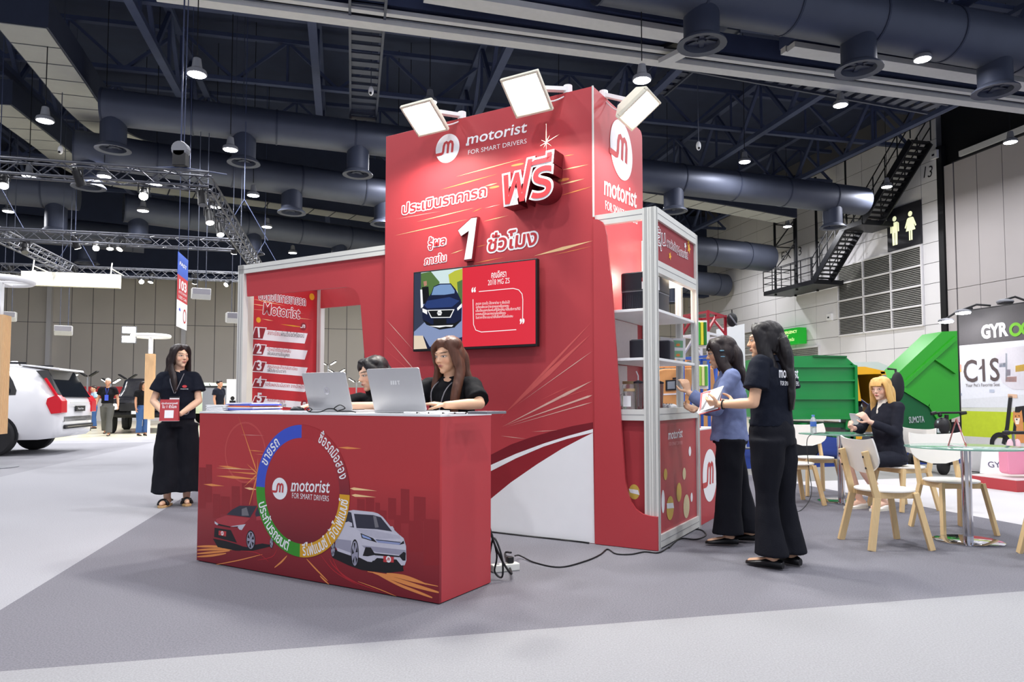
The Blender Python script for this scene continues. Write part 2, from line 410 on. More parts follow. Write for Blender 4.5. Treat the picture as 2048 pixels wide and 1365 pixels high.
def rect_duct(pts, w, h, label, z, pitch=1.0, skip=2):
    P = spline([Vector((p[0], p[1], 0)) for p in pts], 5)
    P = [hw(p.x, p.y, z) for p in P]
    base = P[0].copy(); t = thing('rectangular_duct', label, 'duct', base)
    body, pan = MB(), MB(); rings = []
    for i, p in enumerate(P):
        d = (P[min(i + 1, len(P) - 1)] - P[max(i - 1, 0)]).normalized(); s = Vector((d.y, -d.x, 0))
        rings.append([p - base + s * w / 2, p - base - s * w / 2, p - base - s * w / 2 + Vector((0, 0, h)), p - base + s * w / 2 + Vector((0, 0, h))])
    body.loft(rings, M_ductd)
    # pale stiffened panels on the underside
    acc = []; D = [0]
    for a, b in zip(P, P[1:]): D.append(D[-1] + (b - a).length)
    def at(u):
        for i in range(len(D) - 1):
            if u <= D[i + 1]: return P[i].lerp(P[i + 1], (u - D[i]) / max(1e-6, D[i + 1] - D[i])), (P[i + 1] - P[i]).normalized()
        return P[-1], (P[-1] - P[-2]).normalized()
    u = 0.02
    while u < D[-1] - .1:
        u1 = min(u + pitch, D[-1]); vs = []
        for q in (u, (u + u1) / 2, u1 - .06):
            p, d = at(q); s = Vector((d.y, -d.x, 0)); p = p - base + Vector((0, 0, -.03)); vs += [p + s * w * .46, p - s * w * .46]
        up = Vector((0, 0, .02))
        n = [v + up for v in vs]
        pan.add(vs + n, [(0, 1, 3, 2), (2, 3, 5, 4), (0, 6, 7, 1), (4, 5, 11, 10), (0, 2, 8, 6), (2, 4, 10, 8), (1, 7, 9, 3), (3, 9, 11, 5)], M_ductp); u = u1
    body.build('duct_body', t); pan.build('underside_panel', t)
rect_duct([(x * 1.113, y * 1.113) for x, y in ((-6.7, 16.6), (-6.8, 19), (-6.9, 21.4), (-6.6, 23.2), (-5.4, 24.1), (-2, 25), (2, 26.2), (8, 28.4))], 1.16, 0.75, 'curved rectangular duct with pale underside panels at upper left', 9.9)
rect_duct([(x * 1.113, y * 1.113) for x, y in ((-9.2, 21.3), (-9.0, 24.5), (-8.9, 26.8), (-8.2, 28.2), (-5.5, 29.2), (-2, 30.3), (3, 32), (8, 33.6))], 1.1, 0.75, 'second curved rectangular duct further back with pale underside panels', 9.9)
rect_duct([(-7.4, 33.2), (-4, 35), (0, 37), (6, 40)], 1.3, 0.75, 'farthest rectangular duct with pale panels above the red gateway', 9.1, 1.4)
rect_duct([(7.5, 25.8), (14, 27), (20, 28.6)], 1.1, 0.7, 'dim rectangular duct with pale panels above the tall shelf unit', 9.4, 1.2)
# ------------------------------------------------------------------ catwalks and partition track
def catwalk(a, b, w, label, z):
    a, b = hw(*a), hw(*b); a.z = b.z = z; d = b - a; L = d.length
    t = thing('catwalk', label, 'catwalk', (a + b) / 2, math.atan2(d.y, d.x))
    r, s = MB(), MB()
    for y in (-w / 2, w / 2): r.box((-L / 2, y - .03, -.08), (L / 2, y + .03, .1), M_duct); 
    k = -L / 2
    while k < L / 2:
        s.box((k, -w / 2, -.02), (k + .26, w / 2, .02), M_duct); k += .46
    for y in (-w / 2, w / 2):
        s2 = r
        for zz in (.55, 1.05): r.box((-L / 2, y - .02, zz), (L / 2, y + .02, zz + .04), M_steel)
    r.build('side_rail', t); s.build('tread_plate', t)
catwalk((0.45, 14.8), (0.55, 22.2), 0.78, 'ladder-like catwalk overhead running back above the left floodlight', 9.9)
catwalk((10.5, 17.6), (10.3, 22), 0.8, 'dim catwalk overhead running back behind the partition track', 11.6)
catwalk((8.5, 17.0), (18, 18.0), 0.7, 'catwalk overhead crossing towards the stair on the right', 10.2)
TRK2 = []
def track(a, b, z, label, strips):
    a, b = hw(*a), hw(*b); a.z = b.z = z; d = b - a; L = d.length
    t = thing('partition_track', label, 'ceiling track', (a + b) / 2, math.atan2(d.y, d.x))
    TRK2.append(t)
    for nm, y0, y1, z0, z1, m in strips:
        q = MB(); q.box((-L / 2, y0, z0), (L / 2, y1, z1), m); q.build(nm, t)
track((-4, 15.95), (24, 16.5), 9.72, 'long pale double track overhead for sliding hall partitions', (('lower_rail', .1, .42, 0, .12, M_rail), ('upper_rail', -.2, -.05, .1, .2, M_rail), ('rail_slot', -.04, .09, .15, .3, M_black), ('support_beam', -.2, .5, .3, .8, M_steel)))
track((1.66, 15.0), (8.6, 15.35), 9.78, 'short grey track segment overhead in front of the long one', (('lower_rail', -.3, -.0, 0, .14, M_rail), ('upper_rail', .05, .25, .05, .2, M_rail), ('support_beam', -.35, .3, .2, .6, M_steel)))
track((10.75, 15.25), (20.7, 15.6), 9.78, 'grey track segment overhead below the big fan outlets', (('lower_rail', -.3, -.0, 0, .14, M_rail), ('upper_rail', .05, .25, .05, .2, M_rail), ('support_beam', -.35, .3, .2, .6, M_steel)))
mb = MB(); a, b = hw(8.4, 15.15, 9.72), hw(7.8, 16.2, 9.62); TRK = TRK2[1]; Ri = Matrix.Rotation(-TRK.rotation_euler.z, 3, 'Z'); a, b = Ri @ (a - TRK.location), Ri @ (b - TRK.location); mb.bar(a, b, .3, .12, M_rail); mb.bar(a + Vector((0, 0, .3)), b + Vector((0, 0, .3)), .3, .1, M_bsteel)
mb.build('cross_bracket', TRK)
# ------------------------------------------------------------------ high-bay lamps
LAMP_W = 160
def lamp_proto():
    t = thing('high_bay_lamp', 'x', 'ceiling lamp', (0, 0, 0), 0, 'round high-bay lamps under the roof')
    h = MB(); h.lathe([(.04, .35), (.08, .33), (.11, .12), (.19, .07), (.21, .0), (.195, -.02)], M_grey, 24); h.build('housing', t, smooth=35)
    l = MB(); l.lathe([(.193, -.015), (.17, -.03), (0.0001, -.03)], M_lamp, 24); l.build('lens', t)
    r = MB(); r.cyl((0, 0, .42), (0, 0, 6.0), .012, .012, M_bsteel, 6); r.build('suspension_rod', t)
    return t
ld = bpy.data.lights.new('high_bay_light', 'AREA'); ld.shape = 'DISK'; ld.size = 0.5; ld.energy = LAMP_W; ld.color = (0.97, 0.97, 1.0); ld.spread = math.radians(180)
lp = lamp_proto(); first = True
lamps = [(-3.7, 19.1), (-8.7, 23.4), (-3.7, 24.7), (-11.4, 29.4), (-8.7, 28.8), (-7.1, 29.5), (-3.6, 30.1), (-8.6, 33.7), (-5.4, 32.3), (-3.6, 35.5), (-14.4, 35.2), (2.3, 31.1), (-2.8, 41.5),
         (7.5, 16.75), (13.7, 14.1), (13.6, 16.9), (13.6, 21.8), (20.9, 18.1), (20.6, 23.1), (20.7, 29.6), (13.6, 27.8), (20.7, 36.0)]
unseen = [(2.3, 19.4), (2.3, 25.2), (-8.7, 14), (-3.7, 8.2), (2.3, 8.4), (8.2, 8.4), (13.8, 8.4), (-8.7, 8), (-3.7, 2.6), (2.3, 2.6), (8.2, 2.6), (-3.7, -3.4), (2.3, -3.4), (8.2, -3), (13.8, 2.6), (-14.4, 20), (-14.4, 12), (7.4, 36), (7.5, 24)]
LAB = ['brightest high-bay lamp above the long round duct, left of the tower', 'high-bay lamp beside the small white box on a rod, upper left', 'high-bay lamp right of the chain hoist below the long round duct', 'high-bay lamp behind the left end of the front lighting truss', 'high-bay lamp behind the middle of the front lighting truss', 'high-bay lamp beside the glowing spotlight of the front lighting truss', 'high-bay lamp far back between the rig corner and the tower', 'small high-bay lamp low between front and middle lighting trusses', 'high-bay lamp seen against the side lighting truss', 'distant high-bay lamp above the red gateway header', 'distant high-bay lamp at the left edge over the middle truss', 'high-bay lamp just left of the tower edge', 'faint farthest high-bay lamp above the red gateway', 'high-bay lamp under the track right of the middle floodlight', 'high-bay lamp below the big round duct, between its fan outlets', 'high-bay lamp hanging below the long track, right of the tower', 'high-bay lamp above the right-hand round duct', 'high-bay lamp hanging over the top of the near movable wall', 'high-bay lamp on the upper flight of the black stair', 'high-bay lamp above the stair landing', 'high-bay lamp just behind the top of the shelf unit', 'most distant high-bay lamp on the right, above the red rack']
for i, (x, y) in enumerate(lamps + unseen):
    lab = LAB[i] if i < len(LAB) else 'round high-bay lamp out of view above the stand or behind the camera'
    p = hw(x, y, 9.4) if x > 12 or i >= len(lamps) else hw(x * .832, y * .832, 8.0)
    if first: lp.location = p; lp['label'] = lab; first = False
    else: dup(lp, p, 0, lab)
    lo = bpy.data.objects.new('high_bay_light', ld); COL.objects.link(lo); lo.location = p + Vector((0, 0, -.06))
# ------------------------------------------------------------------ the red stand
V0, XR, XF, V1, HT3, HS = 1.858, 0.065, 0.556, 2.94, 3.478, 2.478
def FM(v, out=(0, 0)): return plane_m((0, v, 0), (1, 0, 0), (0, 0, 1))     # aisle-facing panel
def SM(x): return plane_m((x, 0, 0), (0, 1, 0), (0, 0, 1))                 # panel facing right
def stroke(pts, w):
    P = [Vector(p) for p in pts]; A, B = [], []
    for i, p in enumerate(P):
        d = P[min(i + 1, len(P) - 1)] - P[max(i - 1, 0)]; d.normalize(); n = Vector((-d.y, d.x)) * w / 2
        A.append(tuple(p + n)); B.append(tuple(p - n))
    return A, B
def fstroke(mb, pts, w, d, m, M):
    A, B = stroke(pts, w)
    for i in range(len(A) - 1): mb.add([(A[i][0], A[i][1], d), (B[i][0], B[i][1], d), (B[i + 1][0], B[i + 1][1], d), (A[i + 1][0], A[i + 1][1], d)], [(0, 1, 2, 3)], m, M)
M_red2 = mat('stand_red_logo', (196, 60, 64), 0.45, 0, 0.02, 4)
def logo(mb, cx, cy, r, M, d=0.002, white=None, red=None):
    white, red = white or M_wprint, red or M_red2
    mb.flat(arc(cx, cy, r, 0, 2 * PI, 40)[:-1], d, white, M)
    def q(x, y): return (cx + (x + .1 * y) * r, cy + y * r)
    fstroke(mb, [q(-1.02, -.31), q(-.5, -.31), q(-.38, -.28), q(-.34, -.15)], .2 * r, d + .001, red, M)
    fstroke(mb, [q(-.34, -.2), q(-.32, .2), q(-.26, .38), q(-.13, .44), q(0, .36), q(.05, .2), q(.05, -.34)], .19 * r, d + .0012, red, M)
    fstroke(mb, [q(.05, .2), q(.1, .37), q(.23, .44), q(.36, .37), q(.42, .2), q(.42, -.34)], .19 * r, d + .0014, red, M)
def sliver(mb, a, b, w, d, m, M, t=0.5):    # a light streak: a thin lens shape
    w *= .45
    a, b = Vector(a), Vector(b); e = (b - a).normalized(); n = Vector((-e.y, e.x)) * w / 2; c = a.lerp(b, t)
    mb.flat([tuple(a), tuple(c - n), tuple(b), tuple(c + n)], d, m, M)
M_or = mat('print_orange', (238, 150, 84), 0.5); M_orl = mat('print_orange_light', (250, 206, 150), 0.5); M_pk = mat('print_pink', (214, 96, 92), 0.5)
M_pkl = mat('print_pale', (226, 180, 166), 0.5); M_yel = mat('print_yellow', (240, 178, 40), 0.5); M_gold = mat('print_gold', (214, 180, 84), 0.5)
M_dk = mat('print_dark_red', (122, 26, 38), 0.5); M_dk2 = mat('print_skyline', (150, 40, 46), 0.5, 0, .04); M_txr = mat('print_text_red', (190, 48, 56), 0.5)
M_grey2 = mat('print_grey', (120, 118, 124), 0.5); M_blk = mat('print_black', (28, 28, 32), 0.5); M_pblue = mat('print_blue', (62, 86, 200), 0.5)
M_pgreen = mat('print_green', (58, 150, 44), 0.5); M_pyel = mat('print_amber', (222, 164, 40), 0.5); M_shade = mat('letter_side_red', (120, 26, 36), 0.5)
# --- display tower
t, o2 = sthing('display_tower', 'tall red display tower with white Thai lettering and a screen', 'display stand', -.95, V0, 0)
mb = MB(); mb.box((-1.99, V0, 0), (XR, V0 + .05, HT3), M_red); mb.box((-1.99, V0 + .05, 0), (-1.94, V1, HT3), M_red)
mb.box((-1.94, V1 - .05, 0), (XR - .05, V1, HT3), M_red); mb.box((-1.94, V0 + .05, HT3 - .05), (XR - .05, V1 - .05, HT3 - .01), M_redd)
mb.build('front_panel', t, o2, bevel=.002)
mb = MB(); pr = [(V0 + .02, 0), (V1, 0)] + arc(V1 - .06, HT3 - .06, .06, 0, PI / 2, 6) + [(V0 + .02, HT3)]
mb.prism(pr, -.04, 0, M_red, SM(XR + .003)); mb.build('side_panel', t, o2)
mb = MB(); mb.box((XR - .004, V0 - .006, 2.46), (XR + .007, V0 + .006, HT3 + .002), M_alu); mb.build('corner_trim', t, o2)
M0 = FM(V0)
def T(X, Y, v=V0): return bfront(760 + X / 4.55, 240 + Y / 4.55, v)
def hz(X, Y0, Y1, v=V0): return abs(T(X, Y0, v)[1] - T(X, Y1, v)[1])
mb = MB()
c0, c1, c2, c3 = T(510, 270), T(722, 235), T(622, 128), T(603, 393)
R_ = (c2[1] - c3[1]) / 2; logo(mb, (c0[0] + c1[0]) / 2, (c2[1] + c3[1]) / 2, R_, M0); mb.build('logo_print', t, o2); mb = MB()
mb.text('motorist', T(790, 226), T(1352, 108), hz(900, 130, 205) * 1.36, M_wprint, M0, bold=.012, shear=.16)
fstroke(mb, [T(783, 226), T(812, 222)], .02, .002, M_wprint, M0)
mb.text('FOR SMART DRIVERS', T(803, 317), T(1335, 212), hz(850, 270, 312), M_wprint, M0, bold=-.004)
mb.build('logo_print', t, o2)
mb = MB()
mb.otext('ประเมินราคารถ', T(195, 862), T(985, 688), hz(250, 785, 862) * 1.18, M_txr, M_wprint, M0, out=.085, bold=.02, shear=.1)
mb.build('lettering', t, o2); mb = MB()
mb.otext('รู้ผล', T(432, 1160), T(610, 1133), hz(500, 1088, 1150) * 1.2, M_txr, M_wprint, M0, out=.09, bold=.02, shear=.06)
mb.build('lettering', t, o2); mb = MB()
mb.otext('ภายใน', T(400, 1320), T(612, 1283), hz(500, 1245, 1300) * 1.2, M_txr, M_wprint, M0, out=.09, bold=.02, shear=.06)
mb.build('lettering', t, o2); mb = MB()
mb.otext('ชั่วโมง', T(965, 1203), T(1455, 1128), hz(1050, 1070, 1180) * 1.25, M_txr, M_wprint, M0, out=.085, bold=.02, shear=.12)
mb.build('lettering', t, o2)
mb = MB(); v3 = V0 - .16; M3 = FM(v3)
mb.text('ฟรี', T(1082, 778, v3), T(1612, 668, v3), hz(1100, 490, 770, v3) * 1.22, M_wprint, FM(V0), d=.002, bold=.05, shear=.14, depth=.155, side=M_shade)
a, b = Vector(T(1082, 778, v3)), Vector(T(1612, 668, v3)); q = (b - a) * .035
mb.text('ฟรี', a + q, b - q, hz(1100, 490, 770, v3) * 1.22, M_txr, M3, d=.0, bold=.012, shear=.14)
mb.build('raised_word', t, o2)
mb = MB(); v3 = V0 - .04; M_silver = mat('letter_silver', (226, 226, 232), .4, 0, .04, 3)
pts = [T(x, y, v3) for x, y in ((765, 1290), (838, 1280), (888, 878), (835, 885), (706, 1003), (735, 1058), (812, 1005))]
mb.prism(pts, .002, .04, M_shade, FM(V0))
cc = Vector((sum(p[0] for p in pts) / 7, sum(p[1] for p in pts) / 7))
mb.flat([tuple(cc + (Vector(p) - cc) * .93) for p in pts], .042, M_silver, FM(V0)); mb.build('raised_numeral', t, o2)
mb = MB(); d = .0009
for x0, y0, x1, y1, w, m in ((690, 518, 1310, 350, .022, M_orl), (540, 640, 1075, 490, .026, M_or), (950, 605, 1070, 575, .03, M_orl), (140, 905, 560, 830, .012, M_pkl), (330, 930, 860, 800, .02, M_orl),
        (130, 1055, 800, 905, .02, M_orl), (640, 1222, 760, 1180, .016, M_orl), (870, 1160, 970, 1135, .014, M_or), (950, 805, 1095, 770, .014, M_pkl), (940, 925, 1170, 870, .014, M_orl),
        (1640, 460, 1900, 405, .022, M_orl), (1640, 590, 1860, 535, .026, M_orl), (1640, 690, 1935, 605, .022, M_or), (1670, 330, 1770, 315, .014, M_or), (1400, 1240, 1935, 1100, .06, M_orl), (1560, 1235, 1930, 1150, .012, M_or), (840, 1310, 1130, 1250, .016, M_or),
        (870, 690, 1000, 655, .02, M_or), (840, 840, 930, 800, .014, M_or)):
    sliver(mb, T(x0, y0), T(x1, y1), w, d, m, M0)
mb.flat(arc(*T(1250, 408), .06, 0, 2 * PI, 16, .009), .0006, M_or, M0); mb.flat(arc(*T(1670, 545), .05, 0, 2 * PI, 16, .012), .0006, M_or, M0)
mb.flat(arc(*T(1040, 612), .05, 0, 2 * PI, 16, .01), .0006, M_or, M0)
sx, sz = T(1600, 262); M_star = mat('print_star', (255, 246, 214), .5)
for an, L in ((90, .15), (200, .06), (270, .07), (20, .12), (150, .05), (320, .06), (60, .06), (240, .05)):
    a_ = math.radians(an); sliver(mb, (sx - .01 * math.cos(a_), sz - .01 * math.sin(a_)), (sx + L * math.cos(a_), sz + L * math.sin(a_)), .012, .162, M_star, M0, .2)
P = lambda X, Y: bfront(980 + X / 6.205, 640 + Y / 6.205, V0)      # right-hand rays
for x0, y0, x1, y1, w, m, tt in ((120, 1230, 1270, 20, .05, M_pk, .6), (130, 1210, 1250, 180, .09, M_pk, .55), (330, 1060, 1272, 388, .014, M_pkl, .8), (150, 1330, 1272, 755, .05, M_pkl, .75), (180, 1320, 1272, 935, .035, M_pkl, .95), (190, 1335, 1272, 1022, .018, M_pkl, .9), (500, 1090, 1272, 845, .008, M_pk, .8), (600, 1010, 1000, 820, .012, M_pk, .6)):
    sliver(mb, P(x0, y0), P(x1, y1), w, d, m, M0, tt)
P = lambda X, Y: bfront(780 + X / 4.015, 500 + Y / 4.015, V0)      # left-hand rays
for x0, y0, x1, y1, w, m, tt in ((-30, 560, 200, 820, .014, M_pkl, .3), (-40, 690, 320, 1110, .02, M_pkl, .5), (-40, 800, 340, 1130, .014, M_pk, .5), (-40, 920, 330, 1180, .03, M_pkl, .4), (-40, 1000, 260, 1150, .02, M_pk, .5)):
    sliver(mb, P(x0, y0), P(x1, y1), w, d, m, M0, tt)
P = lambda X, Y: bfront(960 + X / 4.875, 820 + Y / 4.875, V0)      # white sweep at the foot
sliver(mb, P(200, 255), P(450, 285), .012, d, M_pkl, M0); sliver(mb, P(500, 215), P(760, 200), .01, d, M_pkl, M0)
c1_ = [P(x, y) for x, y in ((-500, 900), (-200, 740), (105, 540), (350, 430), (620, 330), (850, 258), (1102, 188))]
c2_ = [P(x, y) for x, y in ((1102, 222), (850, 285), (620, 360), (350, 475), (105, 600), (-200, 790), (-500, 930))]
mb.flat([P(1102, 122), P(900, 160), P(700, 210), P(480, 275), P(300, 340), P(105, 440)] + c1_[2:], .0007, M_dk, M0)
mb.flat([P(1102, 222), P(850, 285), P(620, 360), P(350, 475), P(105, 600), P(105, 870), P(300, 710), P(560, 530), P(800, 380), P(1000, 275)], .0006, M_redd, M0)
for i in range(len(c1_) - 1): mb.flat([c1_[i], c1_[i + 1], c2_[5 - i], c2_[6 - i]], .0011, M_wprint, M0)
e = [P(x, y) for x, y in ((-500, 1500), (-200, 1200), (105, 870), (300, 710), (560, 530), (800, 380), (1000, 275), (1102, 225))]
mb.flat([(XR - .003, .004)] + [(max(p[0], -1.9), max(p[1], .004)) for p in e[::-1]], .0013, M_wprint, M0)
mb.build('streak_print', t, o2)
mb = MB(); MS = SM(XR + .004)
Q = lambda X, Y: bside(1160 + X / 3.592, 180 + Y / 3.592, XR)
l, r_, tp, bt = Q(212, 410), Q(372, 520), Q(262, 228), Q(320, 665)
logo(mb, (l[0] + r_[0]) / 2, (tp[1] + bt[1]) / 2 + .02, (r_[0] - l[0]) / 2, MS); mb.build('logo_print', t, o2); mb = MB()
a, b = Q(168, 750), Q(408, 850)
mb.text('motorist', a, b, .135 * 1.25, M_wprint, MS, bold=.014, shear=.16)
a, b = Q(178, 858), Q(408, 968)
mb.text('FOR SMART DRIVERS', a, b, .075, M_wprint, MS, bold=-.004)
mb.build('logo_print', t, o2)
# --- wall screen
def TVp(X, Y): return bfront(780 + X / 4.015, 500 + Y / 4.015, V0 - .09)
t, o2 = sthing('wall_screen', 'wide flat screen on the red tower showing a dark car and red caption', 'screen', -1.04, V0 - .05, 1.84)
x0, z1 = TVp(188, 178); x1, z0 = TVp(1180, 775); z1 = (z1 + TVp(1183, 68)[1]) / 2; z0 = (z0 + TVp(186, 818)[1]) / 2
VT = V0 - .09; MT = FM(VT)
mb = MB(); mb.box((x0, VT, z0), (x1, VT + .045, z1), M_black); mb.box((x0 + .2, VT + .045, z0 + .15), (x1 - .2, V0 - .001, z1 - .15), M_black); mb.build('casing', t, o2, bevel=.004)
def scr(name, rgb, e=.8): e *= .78; return mat('screen_' + name, tuple(c * .3 for c in rgb), .25, 0, .08, 9, emit=e, ergb=rgb)
s_red, s_sky, s_nav, s_gry, s_grn, s_yel, s_blk, s_blu, s_wht, s_asp, s_sk, s_crm = scr('red', (226, 44, 62), .75), scr('sky', (206, 226, 226)), scr('navy', (18, 28, 62), .7), scr('dark', (54, 62, 84), .7), scr('green', (84, 116, 62)), scr('leaf', (186, 190, 60)), scr('black', (16, 18, 22), .6), scr('glass', (120, 152, 196)), scr('white', (250, 250, 250), .8), scr('asphalt', (132, 148, 186), .8), scr('skin', (180, 130, 110)), scr('cream', (226, 208, 184))
mb = MB(); b_ = .012; xm = TVp(582, 400)[0]
mb.flat([(x0 + b_, z0 + .02), (x1 - b_, z0 + .02), (x1 - b_, z1 - b_), (x0 + b_, z1 - b_)], .001, s_red, MT)
def tp(pts, m, d): mb.flat([(min(max(p[0], x0 + b_), xm), min(max(p[1], z0 + .02), z1 - b_)) for p in (TVp(*q) for q in pts)], d, m, MT)
tp([(190, 150), (590, 120), (590, 820), (180, 820)], s_asp, .0015)
tp([(190, 150), (590, 120), (590, 420), (190, 420)], s_sky, .002)
tp([(190, 170), (250, 180), (250, 480), (190, 480)], s_gry, .0022); tp([(250, 190), (330, 170), (400, 260), (340, 420), (250, 430)], s_green if False else s_grn, .0022)
tp([(470, 200), (520, 170), (590, 150), (590, 420), (540, 330), (480, 270)], s_yel, .0022); tp([(540, 260), (590, 240), (590, 440), (550, 420)], s_grn, .0024)
tp([(190, 480), (270, 450), (280, 580), (190, 660)], s_gry, .0024); tp([(270, 690), (320, 780), (450, 740), (590, 700), (590, 820), (270, 820)], s_nav, .0024); tp([(190, 690), (265, 690), (300, 820), (185, 820)], s_crm, .0026)
tp([(258, 300), (310, 295), (320, 420), (262, 440)], s_blk, .0027); tp([(270, 255), (296, 250), (298, 285), (276, 295)], s_sk, .003); tp([(245, 320), (260, 320), (268, 460), (250, 470)], s_wht, .003)
tp([(260, 470), (300, 400), (335, 345), (352, 295), (400, 272), (490, 270), (530, 318), (570, 400), (578, 470), (575, 570), (520, 622), (400, 640), (295, 600), (262, 550)], s_nav, .0032)
tp([(355, 300), (405, 280), (488, 278), (522, 330), (520, 350), (440, 362), (335, 364)], s_blu, .0036)
tp([(280, 450), (300, 410), (480, 380), (560, 410), (500, 460), (300, 470)], scr('hood', (40, 62, 120), .7), .0036)
tp([(262, 470), (300, 485), (300, 520), (264, 500)], s_wht, .0038); tp([(540, 470), (578, 430), (578, 460), (545, 490)], s_wht, .0038)
tp([(302, 484), (520, 478), (488, 546), (332, 548)], s_wht, .0038); tp([(310, 490), (510, 484), (482, 540), (338, 542)], s_blk, .0041); tp([(350, 555), (455, 552), (455, 600), (352, 606)], s_blk, .0041)
tp([(388, 490), (412, 488), (420, 506), (412, 526), (390, 528), (380, 510)], s_wht, .0044); mb.text('MG', TVp(386, 518), TVp(414, 516), .02, s_blk, MT, .0048)
tp([(262, 560), (340, 600), (520, 590), (575, 560), (520, 625), (400, 642), (295, 602)], s_blk, .0036); tp([(300, 610), (320, 612), (500, 618), (510, 605), (400, 625)], s_wht, .004)
def tx(body, a, b, h, bold=0.0): mb.text(body, TVp(*a), TVp(*b), h, s_wht, MT, .003, bold)
tx('คุณอิศรา', (815, 228), (935, 216), .055, .012); tx('2018 MG ZS', (788, 286), (962, 267), .045)
for k, (ln, xe) in enumerate((('สะดวก รวดเร็ว ได้ราคาง่าย ๆ เชื่อมั่นได้', 962), ('ไม่ต้องเสียเวลาว่าจะถูกหลอกหรือขาดทุน', 955), ('เต็มใจบอกต่อคนที่รู้จักให้มาใช้บริการที่นี่', 1046), ('หากคนรู้จักอยากขายรถให้คุณ', 930), ('ในราคาดีจะแนะนำให้เลือกที่นี่แน่นอน', 988))):
    y = 443 + k * 28; tx(ln, (690, y), (xe, y - (xe - 690) * .045), .021)
tx('“', (655, 400), (690, 397), .10, .03); tx('”', (1045, 655), (1083, 652), .10, .03)
def sl(pts, w=.006): fstroke(mb, [TVp(*p) for p in pts], w, .003, s_wht, MT)
sl([(715, 336), (990, 310), (1035, 322), (1062, 355), (1068, 400), (1066, 580)]); sl([(668, 398), (672, 600), (690, 645), (735, 661), (1015, 642)])
mb.build('display_face', t, o2)
# --- floodlights over the tower
M_fl = mat('flood_frame', (226, 222, 202), .5); M_rf = mat('reflector', (236, 244, 220), .25, .3, .05, 10, emit=1.2, ergb=(214, 240, 180))
def flood(P0, ax, out, th, w, h, label, arm0):
    # P0: lower left corner in stand coordinates, ax: along its width, out: away from the panel
    ax, out = Vector(ax), Vector(out); th = math.radians(th); hd = out * math.sin(th) + Vector((0, 0, math.cos(th)))
    n = ax.cross(hd)
    if n.z > 0: n = -n
    c = Vector(P0) + ax * w / 2 + hd * h / 2
    t, o2 = sthing('floodlight', label, 'floodlight', c.x, c.y, c.z, 'floodlights over the red tower')
    M = Matrix((ax, hd, ax.cross(hd))).transposed().to_4x4(); M.translation = c
    sgn = 1 if ax.cross(hd).dot(n) > 0 else -1
    def B(mb, x0, y0, x1, y1, a, b, m):
        a, b = sorted((a * sgn, b * sgn)); mb.box((x0, y0, a), (x1, y1, b), m, M)
    mb = MB(); e = .022
    B(mb, -w / 2, -h / 2, w / 2, -h / 2 + e, -.02, .012, M_fl); B(mb, -w / 2, h / 2 - e, w / 2, h / 2, -.02, .012, M_fl)
    B(mb, -w / 2, -h / 2 + e, -w / 2 + e, h / 2 - e, -.02, .012, M_fl); B(mb, w / 2 - e, -h / 2 + e, w / 2, h / 2 - e, -.02, .012, M_fl)
    mb.build('front_frame', t, o2, bevel=.006)
    mb = MB(); r0 = [M @ Vector(v) for v in ((-w * .49, -h * .49, -.02 * sgn), (w * .49, -h * .49, -.02 * sgn), (w * .49, h * .49, -.02 * sgn), (-w * .49, h * .49, -.02 * sgn))]
    r1 = [M @ Vector(v) for v in ((-w * .3, -h * .3, -.11 * sgn), (w * .3, -h * .3, -.11 * sgn), (w * .3, h * .3, -.11 * sgn), (-w * .3, h * .3, -.11 * sgn))]
    mb.loft([r0, r1], M_fl); mb.build('housing', t, o2)
    mb = MB(); B(mb, -w / 2 + e, -h / 2 + e, w / 2 - e, h / 2 - e, -.012, -.006, M_rf); mb.build('reflector', t, o2)
    mb = MB(); z = .002 * sgn
    mb.add([(-w * .40, -h * .28, z), (w * .40, -h * .28, z), (w * .40, h * .41, z), (-w * .40, h * .41, z)], [(0, 1, 2, 3)], mat('flood_lens', (255, 255, 246), .3, emit=30), M)
    mb.build('lens', t, o2)
    mb = MB(); pb = c - n * .1; mb.bar(Vector(arm0), pb, .05, .03, M_white); mb.cyl(Vector(arm0) - Vector((0, 0, .034)), Vector(arm0) + Vector((0, 0, .03)), .035, .035, M_white, 12)
    mb.tube(spline([pb + Vector((0, 0, -.02)), (pb + Vector(arm0)) / 2 + Vector((0, 0, -.1)), Vector(arm0) + Vector((0, 0, -.04))], 5), .006, M_white, 6)
    mb.build('arm', t, o2)
    l = bpy.data.lights.new('flood_light', 'AREA'); l.shape = 'RECTANGLE'; l.size, l.size_y = w * .8, h * .7; l.energy = 30; l.color = (1, .98, .9); l.spread = math.radians(165)
    lo = bpy.data.objects.new('flood_light', l); COL.objects.link(lo)
    R = Matrix.Rotation(-BA, 3, 'Z'); nn = R @ n; lo.location = bw(*c) + nn * .02; lo.rotation_euler = nn.to_track_quat('-Z', 'Y').to_euler()
flood((-1.492, V0 - .15, 3.331), (1, 0, 0), (0, -1, 0), 57, .316, .31, 'white floodlight at the left end of the red tower top', (-1.17, V0 + .03, HT3 + .035))
flood((-.523, V0 - .15, 3.294), (1, 0, 0), (0, -1, 0), 50, .328, .33, 'white floodlight over the middle of the red tower front', (-.16, V0 + .03, HT3 + .035))
flood((XR + .15, 1.968, 3.237), (0, 1, 0), (1, 0, 0), 54, .307, .31, 'white floodlight over the round logo on the tower side', (XR - .02, 2.12, HT3 + .035))
